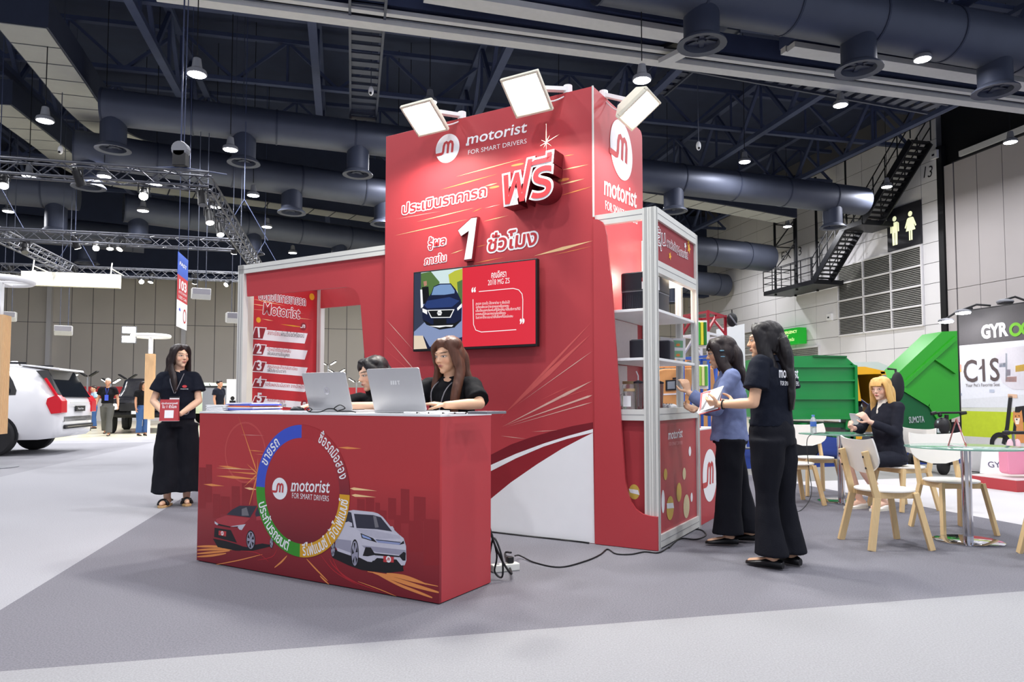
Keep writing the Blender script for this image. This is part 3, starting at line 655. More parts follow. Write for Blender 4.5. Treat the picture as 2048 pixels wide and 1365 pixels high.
# --- tall shelf unit
t, o2 = sthing('display_shelf_unit', 'tall narrow red shelf unit in white metal frame beside the tower', 'shelf unit', .31, 2.4, 0)
mb = MB(); fin = [bfront(*p, V0 - .02) for p in ((1213, 470), (1222, 560), (1232, 700), (1240, 820), (1250, 960), (1255, 985), (1262, 1005), (1272, 1020), (1285, 1029), (1300, 1033))]
fp = [(.073, .004), (XF - .002, .004), (XF - .002, .241)] + [tuple(p) for p in reversed([Vector(p) for p in fin])] + [(.165, 2.375), (.145, 2.41), (.11, 2.432), (.073, 2.438)]
mb.prism(fp, 0, .02, M_red, FM(V0)); mb.build('fin_panel', t, o2)
M_line = mat('profile_groove', (150, 150, 148), .5)
def post(x, y, w=.05, z0=0.0, z1=HS):
    mb = MB(); mb.box((x, y, z0), (x + w, y + w, z1), M_alu)
    for s in (.36, .58):
        mb.box((x + w * s, y - .0015, z0), (x + w * s + .003, y, z1), M_line)
        mb.box((x + w, y + w * s, z0), (x + w + .0015, y + w * s + .003, z1), M_line)
    mb.build('post', t, o2)
F1, F2 = XF - .052, XF - .104
post(F2 - .0, V0 + .004); post(F1, V0 + .004); post(F1, V1 - .05); post(.42 - .05, V1 - .05); post(XR + .006, V1 - .05)
def beam(p0, p1, h=.08, w=.045):
    mb = MB(); lo = [min(a, b) for a, b in zip(p0, p1)]; hi = [max(a, b) for a, b in zip(p0, p1)]
    mb.box((lo[0], lo[1], lo[2]), (hi[0], hi[1], lo[2] + h), M_alu)
    mb.box((lo[0] - .0012, lo[1] - .0012, lo[2] + h * .5), (hi[0] + .0012, hi[1] + .0012, lo[2] + h * .5 + .003), M_grey2)
    mb.build('beam', t, o2)
ys = V0 + .004
for z in (HS - .085, .92): beam((XR + .01, ys + .002, z), (F2, ys + .042, z))
for z in (HS - .085, 2.0, .92, .01): beam((F1 + .004, ys + .05, z), (F1 + .048, V1 - .05, z), .09)
beam((XR + .01, V1 - .046, HS - .085), (F1, V1 - .006, HS - .085)); beam((XR + .01, V1 - .046, .92), (F1, V1 - .006, .92))
for z in (1.74, 1.379, .992):
    mb = MB(); mb.box((XR + .006, ys + .012, z - .02), (F1 + .03, V1 - .052, z), M_white); mb.build('shelf', t, o2, bevel=.002)
mb = MB(); mb.box((XR + .008, V0 + .06, .05), (F2, V0 + .075, .93), M_red); mb.build('infill_panel', t, o2)
mb = MB(); mb.box((F1 + .016, ys + .05, .1), (F1 + .03, V1 - .05, .93), M_red); mb.build('infill_panel', t, o2)
mb = MB(); mb.box((F1 + .016, ys + .05, 2.085), (F1 + .03, V1 - .05, HS - .08), M_redd)
mb.build('infill_panel', t, o2)
mb = MB(); M_ = SM(F1 + .031)
U = lambda X, Y: bside(1170 + X / 4.267, 800 + Y / 4.267, F1 + .03)
mb.text('motorist', U(706, 340), U(832, 318), .075, M_wprint, M_, bold=.012, shear=.16); mb.build('panel_print', t, o2); mb = MB(); mb.text('FOR SMART DRIVERS', U(712, 393), U(830, 380), .028, mat('print_rose', (230, 170, 170)), M_, bold=-.004)
for x, y, w, h, m in ((893, 440, 11, 42, M_wprint), (685, 637, 15, 50, M_gold), (845, 632, 14, 52, mat('print_cream', (230, 214, 170))), (800, 790, 22, 82, M_gold), (725, 925, 31, 104, M_gold), (864, 910, 26, 102, mat('print_cream', (230, 214, 170))), (908, 833, 9, 40, M_wprint), (664, 870, 14, 100, M_wprint)):
    a, b = U(x - w, y), U(x + w, y); c, e = U(x, y - h), U(x, y + h)
    mb.flat(arc((a[0] + b[0]) / 2, (c[1] + e[1]) / 2, (b[0] - a[0]) / 2, 0, 2 * PI, 20, (c[1] - e[1]) / 2), .001, m, M_)
a, b = U(694, 925), U(757, 925); mb.flat([U(694, 885), U(750, 880), U(757, 925), U(697, 930)], .0018, M_wprint, M_)
U2 = lambda X, Y: bside(1170 + X / 8.192, 380 + Y / 8.192, F1 + .03)
mb.otext('ลุ้น', U2(1180, 900), U2(1322, 905), .11, M_redd, M_wprint, M_, out=.06, bold=.0)
mb.otext('รางวัลกับ', U2(1335, 925), U2(1500, 1025), .065, M_redd, M_wprint, M_, out=.05, bold=.0); mb.otext('Motorist', U2(1505, 1055), U2(1682, 1135), .07, M_redd, M_wprint, M_, out=.06, bold=.0)
for x, y, r in ((1640, 915, .032), (1390, 1085, .035), (1700, 960, .05), (1690, 850, .03)):
    p = U2(x, y); m = M_wprint if x == 1640 else M_yel
    mb.flat([(p[0] + (r if k % 2 == 0 else r * .5) * math.cos(k * PI / 5), p[1] + (r if k % 2 == 0 else r * .5) * math.sin(k * PI / 5)) for k in range(10)], .001, m, M_)
Mf = FM(V0 + .06); U3 = lambda X, Y: bfront(1170 + X / 4.267, 800 + Y / 4.267, V0 + .06)
p = U3(420, 787); mb.flat(arc(*p, .042, 0, 2 * PI, 18, .055), .001, M_gold, Mf); mb.flat([(p[0] - .042, p[1] + .02), (p[0] + .03, p[1] + .015), (p[0] + .042, p[1] - .02), (p[0] - .03, p[1] - .008)], .0015, M_wprint, Mf)
mb.build('panel_print', t, o2)
mb = MB(); mb.box((XR + .006, 2.05, 1.4), (XR + .014, 2.75, 1.715), mat('paper_panel', (232, 214, 212), .5)); mb.box((XR + .006, 2.05, 1.02), (XR + .014, 2.5, 1.35), mat('paper_panel', (232, 214, 212), .5)); mb.build('side_sheet', t, o2)
mb = MB(); mb.box((.33, 2.66, 2.03), (.5, 2.86, 2.16), mat('shelf_light', (255, 244, 214), .5, emit=3)); o = mb.build('shelf_lamp', None)
o.location = bw(0, 0); o.rotation_euler.z = -BA; tag(o, 'small glowing box lamp at the top of the shelf unit', 'lamp')
l = bpy.data.lights.new('shelf_lamp_light', 'POINT'); l.energy = 6; l.shadow_soft_size = .08; l.color = (1, .93, .82); lo = bpy.data.objects.new('shelf_lamp_light', l); COL.objects.link(lo); lo.location = bw(.3, 2.6, 2.1)
# --- goods on the shelves
M_box = mat('goods_black', (38, 38, 46), .4); M_box2 = mat('goods_black_ribbed', (30, 32, 42), .35)
t, o2 = sthing('appliance_box', 'large dark two-tier appliance box on the top shelf', 'box', .35, 2.2, 1.742)
mb = MB(); mb.prism(rrect(.225, 1.99, .485, 2.40, .04), 1.742, 1.885, M_box2); mb.build('lower_tier', t, o2, smooth=40)
mb = MB(); mb.prism(rrect(.22, 1.985, .49, 2.405, .05), 1.892, 2.035, M_box); mb.build('upper_tier', t, o2, smooth=40, bevel=.01)
mb = MB(); mb.prism(rrect(.222, 1.987, .488, 2.403, .045), 1.885, 1.892, M_grey); mb.build('seam_band', t, o2)
mb = MB()
for k in range(14): mb.box((.24 + k * .017, 1.987, 1.755), (.248 + k * .017, 1.991, 1.86), M_box)
mb.build('ribbing', t, o2)
mb = MB(); mb.box((.488, 2.0, 1.9), (.4915, 2.12, 2.0), M_wprint); mb.box((.4, 1.983, 1.9), (.47, 1.9855, 1.985), M_wprint); mb.box((.4, 1.9815, 1.955), (.425, 1.984, 1.985), M_redd); mb.build('paper_tag', t, o2)
def shelfbox(x0, y0, x1, y1, z0, z1, label, m=M_box):
    t, o2 = sthing('speaker_cube', label, 'box', (x0 + x1) / 2, (y0 + y1) / 2, z0)
    mb = MB(); mb.prism(rrect(x0, y0, x1, y1, .012), z0, z1, m); mb.build('cube_body', t, o2, smooth=40, bevel=.006)
    mb = MB(); mb.prism(rrect(x0 + .01, y0 + .01, x1 - .01, y1 - .01, .01), z1 - .002, z1 + .006, M_grey); mb.build('cube_lid', t, o2)
shelfbox(.29, 2.0, .40, 2.14, 1.381, 1.52, 'small matt black cube on the middle shelf')
shelfbox(.36, 2.42, .47, 2.55, 1.381, 1.54, 'black block partly hidden behind the front post, middle shelf')
shelfbox(.22, 2.6, .33, 2.72, 1.381, 1.47, 'low black block at the back of the middle shelf')
for k, (x, y) in enumerate(((.36, 2.0), (.40, 2.12), (.44, 2.24))):
    t, o2 = sthing('drink_tumbler', ('clear tumbler with straw standing next to the glass jar', 'clear tumbler with straw, second from the glass jar', 'clear tumbler with straw nearest the corner post')[k], 'tumbler', x, y, .994, 'clear tumblers on the lowest shelf')
    M_gl = mat('smoked_glass', (150, 130, 130), .08, 0, .02, 5, trans=.75, alpha=.75)
    mb = MB(); mb.lathe([(.026, .0), (.034, .19), (.034, .2)], M_gl, 20, TR(x, y, .994)); mb.build('cup', t, o2, smooth=50)
    mb = MB(); mb.lathe([(.036, .2), (.036, .212), (.012, .222), (.0001, .222)], M_box, 20, TR(x, y, .994)); mb.build('lid', t, o2, smooth=40)
    mb = MB(); mb.tube([(x, y, 1.02), (x, y, 1.25), (x - .015, y, 1.285)], .005, M_white, 8); mb.build('straw', t, o2)
t, o2 = sthing('storage_jar', 'glass jar with pale wooden lid at the left of the lowest shelf', 'jar', .30, 1.97, .994)
M_gl2 = mat('clear_glass', (235, 232, 230), .05, 0, .02, 5, trans=.8, alpha=.7); M_bam = mat('bamboo', (206, 176, 132), .5, 0, .12, 14)
mb = MB(); mb.lathe([(.042, 0), (.045, .01), (.045, .13), (.04, .14)], M_gl2, 24, TR(.30, 1.97, .994)); mb.build('jar_body', t, o2, smooth=50)
mb = MB(); mb.lathe([(.044, .14), (.044, .16), (.0001, .16)], M_bam, 24, TR(.30, 1.97, .994)); mb.build('lid', t, o2, smooth=40)
mb = MB(); mb.box((.27, 1.922, 1.02), (.33, 1.925, 1.1), M_wprint); mb.build('paper_sticker', t, o2)
mb = MB(); mb.tube(spline([(.262, 1.955, 1.115), (.235, 1.945, 1.1), (.235, 1.945, 1.04), (.262, 1.955, 1.02)], 5), .005, M_gl2, 6); mb.build('handle', t, o2)
t, o2 = sthing('storage_jar', 'shorter glass jar with wooden lid behind the first jar', 'jar', .20, 2.2, .994)
mb = MB(); mb.lathe([(.05, 0), (.052, .01), (.052, .19), (.046, .2)], M_gl2, 24, TR(.20, 2.22, .994)); mb.build('jar_body', t, o2, smooth=50)
mb = MB(); mb.lathe([(.05, .2), (.05, .222), (.0001, .222)], M_bam, 24, TR(.20, 2.22, .994)); mb.build('lid', t, o2, smooth=40)
def card(px, m, label, prints):
    pts = [bfront(*p, 2.86) for p in px]; x = sum(p[0] for p in pts) / 4; z = min(p[1] for p in pts)
    t, o2 = sthing('gift_card_sheet', label, 'card sheet', x, 2.86, 1.381); mb = MB()
    mb.prism([(p[0], max(p[1], 1.383)) for p in pts], 0, .004, M_wprint, FM(2.86)); mb.build('sheet', t, o2)
    for q, mm, txt in prints:
        mb = MB(); pp = [bfront(*p, 2.856) for p in q]; mb.flat(pp, .0055, mm, FM(2.86))
        cx = (pp[0][0] + pp[1][0]) / 2; cz = (pp[0][1] * .3 + pp[3][1] * .7); w = pp[1][0] - pp[0][0]
        mb.flat(arc(cx, cz, w * .22, 0, 2 * PI, 14, w * .15), .0065, M_wprint if mm is M_pyel else M_or, FM(2.86)); mb.build('gift_card', t, o2)
M_mint = mat('print_mint', (136, 190, 150), .5)
card(((1321, 674), (1345, 677), (1345, 718), (1321, 716)), None, 'white sheet with one yellow gift card on the middle shelf', [(((1324, 684), (1340, 684), (1340, 711), (1324, 711)), M_pyel, '')])
card(((1346, 677), (1371, 677), (1371, 720), (1346, 718)), None, 'white sheet with two green gift cards on the middle shelf', [(((1347, 681), (1366, 682), (1366, 696), (1347, 695)), M_mint, ''), (((1347, 702), (1366, 702), (1366, 716), (1347, 715)), M_mint, '')])
for k, (px, py) in enumerate(((1333, 812), (1343, 812), (1353, 813), (1361, 814))):
    p = bfront(px, 815, 2.55); t, o2 = sthing('computer_mouse', ('leftmost', 'second from left', 'third from left', 'rightmost')[k] + ' of the pale mice on the lowest shelf', 'computer mouse', p[0], 2.5 - k * .05, .994, 'pale mice on the lowest shelf')
    x, y = p[0], 2.5 - k * .05; mb = MB(); mb.ell((x, y, 1.017), (.03, .05, .022), M_white if k % 2 else mat('mouse_grey', (190, 190, 196), .4), 14, 8); mb.build('mouse_shell', t, o2, smooth=60)
    mb = MB(); mb.ell((x, y - .02, 1.038), (.004, .01, .006), M_grey, 8, 6); mb.build('wheel', t, o2, smooth=60)
# --- red plinth with tent card
t, o2 = sthing('red_plinth', 'slim red plinth with big white round logo beside the shelf unit', 'plinth', .38, 3.3, 0)
zt = bside(1434, 857, .53)[1]
mb = MB(); mb.box((.2, 2.97, 0), (.53, 3.65, zt), M_red); mb.build('plinth_body', t, o2, bevel=.003)
mb = MB(); mb.box((.2, 2.97, zt), (.53, 3.65, zt + .012), M_white); mb.build('plinth_top', t, o2)
mb = MB(); a, b = bside(1405, 955, .53), bside(1433, 955, .53); c_, e = bside(1419, 901, .53), bside(1419, 1002, .53)
logo(mb, (a[0] + b[0]) / 2, (c_[1] + e[1]) / 2, (b[0] - a[0]) / 2 * 1.0, SM(.53)); mb.build('logo_print', t, o2)
def tent_card(loc, rz, w, h, label, dpt=.07, group=None):
    t = thing('tent_card', label, 'tent card', loc, rz)
    for s, nm in ((1, 'front_leaf'), (-1, 'back_leaf')):
        mb = MB(); x = Vector((1, 0, 0)) * s; y = Vector((0, dpt * s, h)).normalized(); M = plane_m((0, -dpt * s, 0), x, y); L = math.hypot(dpt, h)
        mb.box((-w / 2, 0, -.002), (w / 2, L, 0), M_red, M)
        mb.text('ประเมินราคารถฟรี', (-w * .43, L * .78), (w * .43, L * .78), L * .08, M_wprint, M, .001, .02)
        mb.text('ใน 1 ชั่วโมง', (-w * .38, L * .60), (w * .38, L * .60), L * .13, M_wprint, M, .001, .02)
        mb.flat([(-w * .24, L * .14), (w * .24, L * .14), (w * .24, L * .5), (-w * .24, L * .5)], .001, M_wprint, M)
        mb.build(nm, t)
    mb = MB(); mb.box((-w / 2, -dpt, 0), (w / 2, dpt, .002), M_wprint); mb.build('base_leaf', t)
    return t
tent_card(bw(.39, 3.2, zt + .013), -BA + 1.25, .15, .2, 'small red tent card standing on the red plinth')
# --- gateway at the left
t, o2 = sthing('red_gateway', 'red gateway with white frame and steps poster left of the tower', 'gateway', -3, V0 + .2, 0)
VG = 1.885; G = lambda X, Y: bfront(460 + X / 3.791, 480 + Y / 3.791, VG)
cur = [G(*p) for p in ((130, 430), (400, 404), (680, 377), (880, 358), (915, 362), (945, 378), (970, 410), (984, 450), (990, 500), (1000, 630), (1012, 790), (1027, 960))]
pl = cur[-1]; cur += [(pl[0] + .03, .5), (pl[0] + .06, .33), (pl[0] + .13, .25), (-1.995, .24)]
hdz = 2.39
mb = MB(); mb.prism([(-3.9, hdz)] + [tuple(p) for p in cur] + [(-1.995, hdz)], -.02, .0, M_red, FM(VG)); mb.box((-3.9, VG, 0), (-1.995, VG + .02, .24), M_red); mb.build('arch_panel', t, o2)
mb = MB(); mb.box((-3.99, VG - .02, hdz), (-1.995, VG + .03, HS), M_alu); mb.box((-3.99, VG - .0215, hdz + .042), (-1.995, VG - .02, hdz + .046), M_grey2); mb.build('header_beam', t, o2)
for x, y in ((-4.0, VG - .02), (-4.0, V1 + .02)):
    mb = MB(); mb.box((x, y, 0), (x + .09, y + .06, HS + .004), M_alu); mb.box((x + .025, y - .0015, 0), (x + .029, y, HS), M_grey2); mb.box((x + .06, y - .0015, 0), (x + .064, y, HS), M_grey2); mb.build('post', t, o2)
mb = MB(); mb.box((-3.9, V1, 2.145), (-1.99, V1 + .03, HS - .06), M_red); mb.build('back_header', t, o2)
mb = MB(); mb.box((-4.0, VG + .04, .05), (-3.975, V1 + .02, HS - .05), M_red); mb.box((-3.975, VG + .04, .05), (-3.955, VG + .15, HS - .05), M_cream); mb.box((-4, VG + .04, HS - .08), (-3.93, V1 + .05, HS), M_alu); mb.build('poster_board', t, o2)
XP = -3.975; MP = SM(XP); PT = lambda X, Y: bside(460 + X / 3.791, 480 + Y / 3.791, XP)
mb = MB(); M_pred = mat('poster_red', (198, 44, 52), .4)
mb.flat([(2.03, .06), (2.97, .06), (2.97, HS - .1), (2.03, HS - .1)], .001, M_pred, MP)
for x0, y0, x1, y1 in ((150, 445, 420, 500), (150, 525, 560, 560), (150, 485, 300, 505), (400, 580, 620, 606), (240, 600, 330, 615)): sliver(mb, PT(x0, y0), PT(x1, y1), .02, .0015, M_orl, MP)
mb.otext('ขั้นตอนการขายรถ', PT(212, 450), PT(575, 500), .10, M_redd, M_wprint, MP, .002, out=.05, bold=.005); mb.otext('Motorist', PT(245, 560), PT(535, 600), .13, M_txr, M_wprint, MP, .002, out=.045, bold=.012, shear=.1)
sliver(mb, PT(380, 640), PT(570, 665), .03, .002, M_yel, MP)
for x, y, r in ((620, 432, .04), (215, 608, .03)): mb.flat(arc(*PT(x, y), r, 0, 2 * PI, 20), .002, M_yel, MP)
def mini(x, y, r): p = PT(x, y); logo(mb, p[0], p[1], r, MP, .003, M_redd, M_wprint)
mini(556, 658, .045); mini(560, 1248, .05)
rows = ((660, 668, 755, 780, '1', ('ลงทะเบียน', 'ผ่านเว็บไซต์หรือแอป')), (790, 800, 890, 902, '2', ('เจ้าหน้าที่ติดต่อกลับ', 'เพื่อสอบถามข้อมูลรถ')), (920, 928, 1020, 1028, '3', ('ส่งรูปรถและสำเนาเล่มทะเบียน', 'เพื่อประเมินราคา')), (1052, 1058, 1142, 1148, '4', ('รอรับผลประเมินราคา จากเจ้าหน้าที่', '')), (1182, 1186, 1270, 1274, '5', ('พอใจราคา นัดหมาย', 'ตรวจสภาพรถได้เลย')))
for a, b, c, e, n, (l1, l2) in rows:
    s1 = lambda x, y: PT(x, y + (x - 170) * .11)
    mb.flat([s1(230, a + 12), s1(588, a + 4), s1(565, e - 36), s1(230, e - 28)], .002, M_wprint, MP)
    mb.flat([s1(188, a - 2), s1(278, a - 6), s1(250, e - 30), s1(160, e - 26)], .0025, M_wprint, MP); mb.flat([s1(192, a + 4), s1(270, a), s1(246, e - 38), s1(168, e - 32)], .003, M_redd, MP)
    mb.text(n, s1(200 if n != '1' else 212, e - 46), s1(238 if n != '1' else 226, e - 48), .105, M_wprint, MP, .0035, .03)
    if l2 and n == '1':
        mb.text(l1, s1(284, e - 72), s1(380, e - 74), .05, M_txr, MP, .003); mb.text(l2, s1(386, e - 74), s1(560, e - 80), .05, M_blk, MP, .003)
    elif l2:
        mb.text(l1, s1(282, (a + e) / 2 - 16), s1(282 + len(l1) * 8.4, (a + e) / 2 - 20), .038, M_txr, MP, .003); mb.text(l2, s1(282, (a + e) / 2 + 15), s1(282 + len(l2) * 8.8, (a + e) / 2 + 10), .038, M_blk, MP, .003)
    else: mb.text(l1, s1(265, e - 50), s1(565, e - 62), .042, M_txr, MP, .003)
mb.build('steps_print', t, o2)
# ------------------------------------------------------------------ front counter
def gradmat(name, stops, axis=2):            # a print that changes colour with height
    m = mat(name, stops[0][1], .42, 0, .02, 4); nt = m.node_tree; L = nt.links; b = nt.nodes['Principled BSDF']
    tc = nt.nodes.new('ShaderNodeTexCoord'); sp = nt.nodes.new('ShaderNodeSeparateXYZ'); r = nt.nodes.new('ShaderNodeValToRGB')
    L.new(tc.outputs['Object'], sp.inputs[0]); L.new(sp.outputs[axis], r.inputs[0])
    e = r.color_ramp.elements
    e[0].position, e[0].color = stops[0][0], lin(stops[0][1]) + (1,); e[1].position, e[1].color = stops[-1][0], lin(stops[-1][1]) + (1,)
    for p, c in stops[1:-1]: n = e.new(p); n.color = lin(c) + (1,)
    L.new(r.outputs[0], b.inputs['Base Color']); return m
CH, CW, CD = .993, 1.992, .504
t, o2 = sthing('reception_counter', 'red reception counter printed with a colour ring and two cars', 'counter', -CW / 2, 0, 0)
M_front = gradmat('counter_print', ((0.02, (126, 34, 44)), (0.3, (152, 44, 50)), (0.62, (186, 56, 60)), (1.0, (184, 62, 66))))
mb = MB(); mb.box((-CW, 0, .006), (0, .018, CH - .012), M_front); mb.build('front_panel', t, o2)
for x0, x1 in ((-.018, 0), (-CW, -CW + .018)):
    mb = MB(); mb.box((x0, .018, .006), (x1, CD, CH - .012), M_red); mb.build('side_panel', t, o2)
mb = MB(); mb.box((-CW - .002, -.002, CH - .012), (.002, CD + .004, CH), M_white); mb.build('worktop', t, o2)
mb = MB(); mb.box((-CW + .01, .01, 0), (-.01, CD - .01, .006), M_black); mb.box((-CW + .02, .03, .45), (-.02, .2, .465), M_white); mb.build('inner_shelf', t, o2)
MC = FM(0); A_ = lambda X, Y: bfront(380 + X / 4.1375, 800 + Y / 4.1375, 0); B_ = lambda X, Y: bfront(640 + X / 5.25, 960 + Y / 5.25, 0)
Wp = lambda X, Y: bfront(380 + X / 2.967, 780 + Y / 2.967, 0)
def fl(mb, f, pts, m, d): mb.flat([f(*p) for p in pts], d, m, MC)
# skyline and light streaks
mb = MB(); dd = .0001
def swoosh(pts, w, m, k=[.0006]):
    P = spline(pts, 6); n = len(P); A, B = [], []; k[0] += .000012
    for i, p in enumerate(P):
        d = (P[min(i + 1, n - 1)] - P[max(i - 1, 0)]).normalized(); q = Vector((-d.y, d.x)) * w / 2 * (.12 + .88 * math.sin(PI * (.08 + .84 * i / (n - 1))))
        A.append(p + q); B.append(p - q)
    for i in range(n - 1): mb.flat([tuple(A[i]), tuple(B[i]), tuple(B[i + 1]), tuple(A[i + 1])], k[0], m, MC)
for x0, x1, y0, y1 in ((715, 800, 190, 420), (848, 938, 95, 460), (985, 1110, 175, 440), (930, 1085, 430, 760), (1090, 1250, 410, 900), (630, 700, 320, 560), (480, 570, 190, 330), (580, 630, 240, 420), (390, 470, 200, 330), (780, 850, 370, 560)):
    dd += .00003; fl(mb, B_, ((x0, y0), (x1, y0 + (x1 - x0) * .08), (x1, y1), (x0, y1)), M_dk2, dd)
for x0, x1, y0, y1 in ((132, 182, 535, 850), (75, 130, 560, 900), (345, 412, 715, 900), (190, 250, 780, 980), (430, 520, 690, 870), (255, 330, 800, 950)):
    dd += .00003; fl(mb, A_, ((x0, y0), (x1, y0 + (x1 - x0) * .04), (x1, y1), (x0, y1)), M_dk2, dd)
mb.build('skyline_print', t, o2)
mb = MB()
for x0, y0, x1, y1, w, m in ((420, 290, 620, 297, .006, M_pkl), (480, 418, 620, 430, .012, M_or), (530, 450, 890, 470, .012, M_or), (235, 548, 430, 570, .03, M_or), (215, 565, 560, 580, .012, M_orl), (215, 630, 580, 660, .04, M_or), (110, 700, 285, 715, .035, M_or), (450, 730, 560, 745, .035, M_orl), (620, 600, 780, 620, .014, M_or), (870, 335, 1030, 342, .008, M_pkl), (660, 870, 1080, 900, .008, M_pk), (630, 820, 760, 830, .03, M_pk), (1225, 395, 1420, 405, .03, M_or)):
    sliver(mb, A_(x0, y0), A_(x1, y1), w, .0006, m, MC, .4)
for an, L_ in ((118, .42), (40, .4), (180, .3), (0, .3), (250, .3), (90, .1), (215, .16), (320, .12), (150, .12)):
    c = A_(560, 615); a = math.radians(an); sliver(mb, c, (c[0] + L_ * math.cos(a), c[1] + L_ * math.sin(a)), .022, .0007, M_or, MC, .15)
for r0 in (.3, .31):
    p = A_(455, 410); fstroke(mb, arc(p[0], p[1] - .02, r0 * .62, 0, 2 * PI, 40), .003, .0005, M_pk, MC)
for x0, y0, x1, y1, w, m in ((315, 92, 600, 118, .035, M_orl), (330, 162, 590, 185, .035, M_orl)): sliver(mb, B_(x0, y0), B_(x1, y1), w, .0006, m, MC, .15)
for pts, w, m in ((((500, 965), (760, 1010), (1000, 1070), (1240, 1120)), .012, M_or), (((560, 975), (800, 1050), (1020, 1120), (1248, 1185)), .028, M_or), (((600, 990), (820, 1100), (1050, 1190), (1180, 1240)), .02, M_or), (((700, 985), (900, 1020), (1120, 1100)), .02, M_or), (((0, 1010), (40, 1050), (95, 1100)), .012, M_or), (((400, 1070), (620, 1150), (800, 1225)), .006, M_or), (((100, 830), (140, 900), (260, 1010), (420, 1100)), .008, M_txr), (((120, 790), (200, 960), (330, 1060), (620, 1170)), .008, M_txr), (((0, 780), (150, 960), (400, 1110)), .006, M_txr)):
    swoosh([B_(*p) for p in pts], w * .8, m)
for pts, w, m in ((((60, 1215), (180, 1215), (330, 1225)), .02, M_or), (((60, 1245), (200, 1238), (380, 1240)), .018, M_or), (((60, 1275), (200, 1262), (330, 1250)), .018, M_or), (((60, 1300), (180, 1290), (300, 1272)), .018, M_or), (((190, 1370), (400, 1330), (600, 1280)), .008, M_or), (((700, 1390), (760, 1340), (803, 1292)), .014, M_or), (((965, 1318), (1040, 1400), (1140, 1500)), .012, M_or), (((420, 1250), (560, 1270), (650, 1340)), .006, M_txr), (((560, 1330), (680, 1300), (720, 1240)), .006, M_txr)):
    swoosh([A_(*p) for p in pts], w * .8, m)
mb.build('streak_print', t, o2)
# the two printed cars
M_cr = mat('print_car_red', (150, 40, 52), .5); M_crl = mat('print_car_red_light', (178, 62, 70), .5); M_cwh = mat('print_car_white', (206, 204, 216), .5); M_cws = mat('print_car_shade', (160, 158, 176), .5); M_win = mat('print_window', (52, 52, 66), .5)
mb = MB(); f = A_
fl(mb, f, ((190, 1150), (400, 1190), (560, 1150), (690, 1140), (690, 1210), (520, 1250), (380, 1250), (230, 1220)), M_blk, .0008)
fl(mb, f, ((200, 1020), (215, 985), (300, 960), (350, 905), (410, 873), (500, 868), (570, 878), (620, 920), (680, 1010), (690, 1190), (660, 1200), (600, 1190), (540, 1200), (500, 1225), (440, 1215), (385, 1195), (195, 1140)), M_cr, .001)
fl(mb, f, ((215, 990), (300, 958), (500, 980), (440, 1035), (330, 1048), (225, 1030)), M_crl, .0013)
fl(mb, f, ((305, 950), (350, 910), (410, 878), (555, 880), (500, 975)), M_win, .0015); fl(mb, f, ((540, 945), (560, 890), (600, 920), (610, 985), (555, 998)), M_win, .0015)
fl(mb, f, ((430, 905), (470, 890), (490, 960), (430, 960)), M_grey2, .0017)
fl(mb, f, ((335, 1048), (462, 1030), (430, 1080), (410, 1075), (395, 1056)), M_cwh, .0015); fl(mb, f, ((205, 1005), (240, 1030), (225, 1038), (206, 1025)), M_cwh, .0015); fl(mb, f, ((345, 1052), (400, 1048), (400, 1056)), M_blk, .0018)
fl(mb, f, ((205, 1060), (340, 1080), (390, 1185), (200, 1135)), M_blk, .0014); fl(mb, f, ((230, 1025), (335, 1050), (335, 1060), (230, 1040)), M_blk, .0015)
fl(mb, f, ((240, 1083), (302, 1090), (300, 1132), (238, 1120)), M_red2, .0018); p = f(269, 1106); logo(mb, p[0], p[1], .014, MC, .002)
def wheel(cx, cy, rx, ry, n=6, d=.0016):
    c = f(cx, cy); a = abs(f(cx + rx, cy)[0] - c[0]); b = abs(f(cx, cy + ry)[1] - c[1])
    mb.flat(arc(c[0], c[1], a * 1.2, 0, 2 * PI, 24, b * 1.15), d, M_blk, MC); mb.flat(arc(c[0], c[1], a, 0, 2 * PI, 24, b), d + .0003, M_cws, MC)
    for k in range(n):
        an = 2 * PI * k / n; mb.flat([(c[0] + a * .9 * math.cos(an + s), c[1] + b * .9 * math.sin(an + s)) for s in (.15, .75)] + [(c[0] + a * .25 * math.cos(an + .45), c[1] + b * .25 * math.sin(an + .45))], d + .0005, M_blk, MC)
wheel(504, 1163, 32, 72); wheel(676, 1185, 12, 40, 4)
fl(mb, f, ((550, 968), (592, 962), (598, 995), (552, 1000)), M_crl, .0019)
mb.build('red_car_print', t, o2)
mb = MB(); f = B_
fl(mb, f, ((120, 720), (400, 820), (860, 860), (880, 960), (700, 980), (440, 950), (300, 900), (130, 820)), M_blk, .0008)
fl(mb, f, ((160, 700), (165, 610), (225, 520), (290, 330), (350, 318), (560, 340), (610, 355), (660, 390), (740, 490), (830, 575), (880, 615), (905, 700), (908, 850), (890, 900), (870, 900), (845, 870), (560, 850), (500, 860), (420, 820), (340, 800), (190, 750)), M_cwh, .001)
fl(mb, f, ((165, 620), (330, 640), (330, 800), (190, 750), (160, 700)), M_cws, .0012); fl(mb, f, ((380, 515), (560, 530), (840, 590), (850, 620), (600, 620), (440, 560)), mat('print_car_hood', (190, 188, 202), .5), .0012); fl(mb, f, ((440, 690), (900, 740), (905, 790), (840, 790), (590, 760), (470, 720)), M_cws, .0012)
fl(mb, f, ((358, 358), (560, 372), (640, 395), (760, 545), (600, 520), (385, 508)), M_win, .0014); fl(mb, f, ((560, 380), (590, 385), (620, 500), (580, 505)), M_grey2, .0016); fl(mb, f, ((265, 440), (300, 335), (330, 345), (360, 505), (300, 490)), M_win, .0014)
fl(mb, f, ((268, 450), (300, 438), (338, 455), (342, 490), (290, 492)), M_cwh, .0018); fl(mb, f, ((738, 490), (765, 490), (782, 520), (775, 545), (750, 530)), M_cwh, .0018)
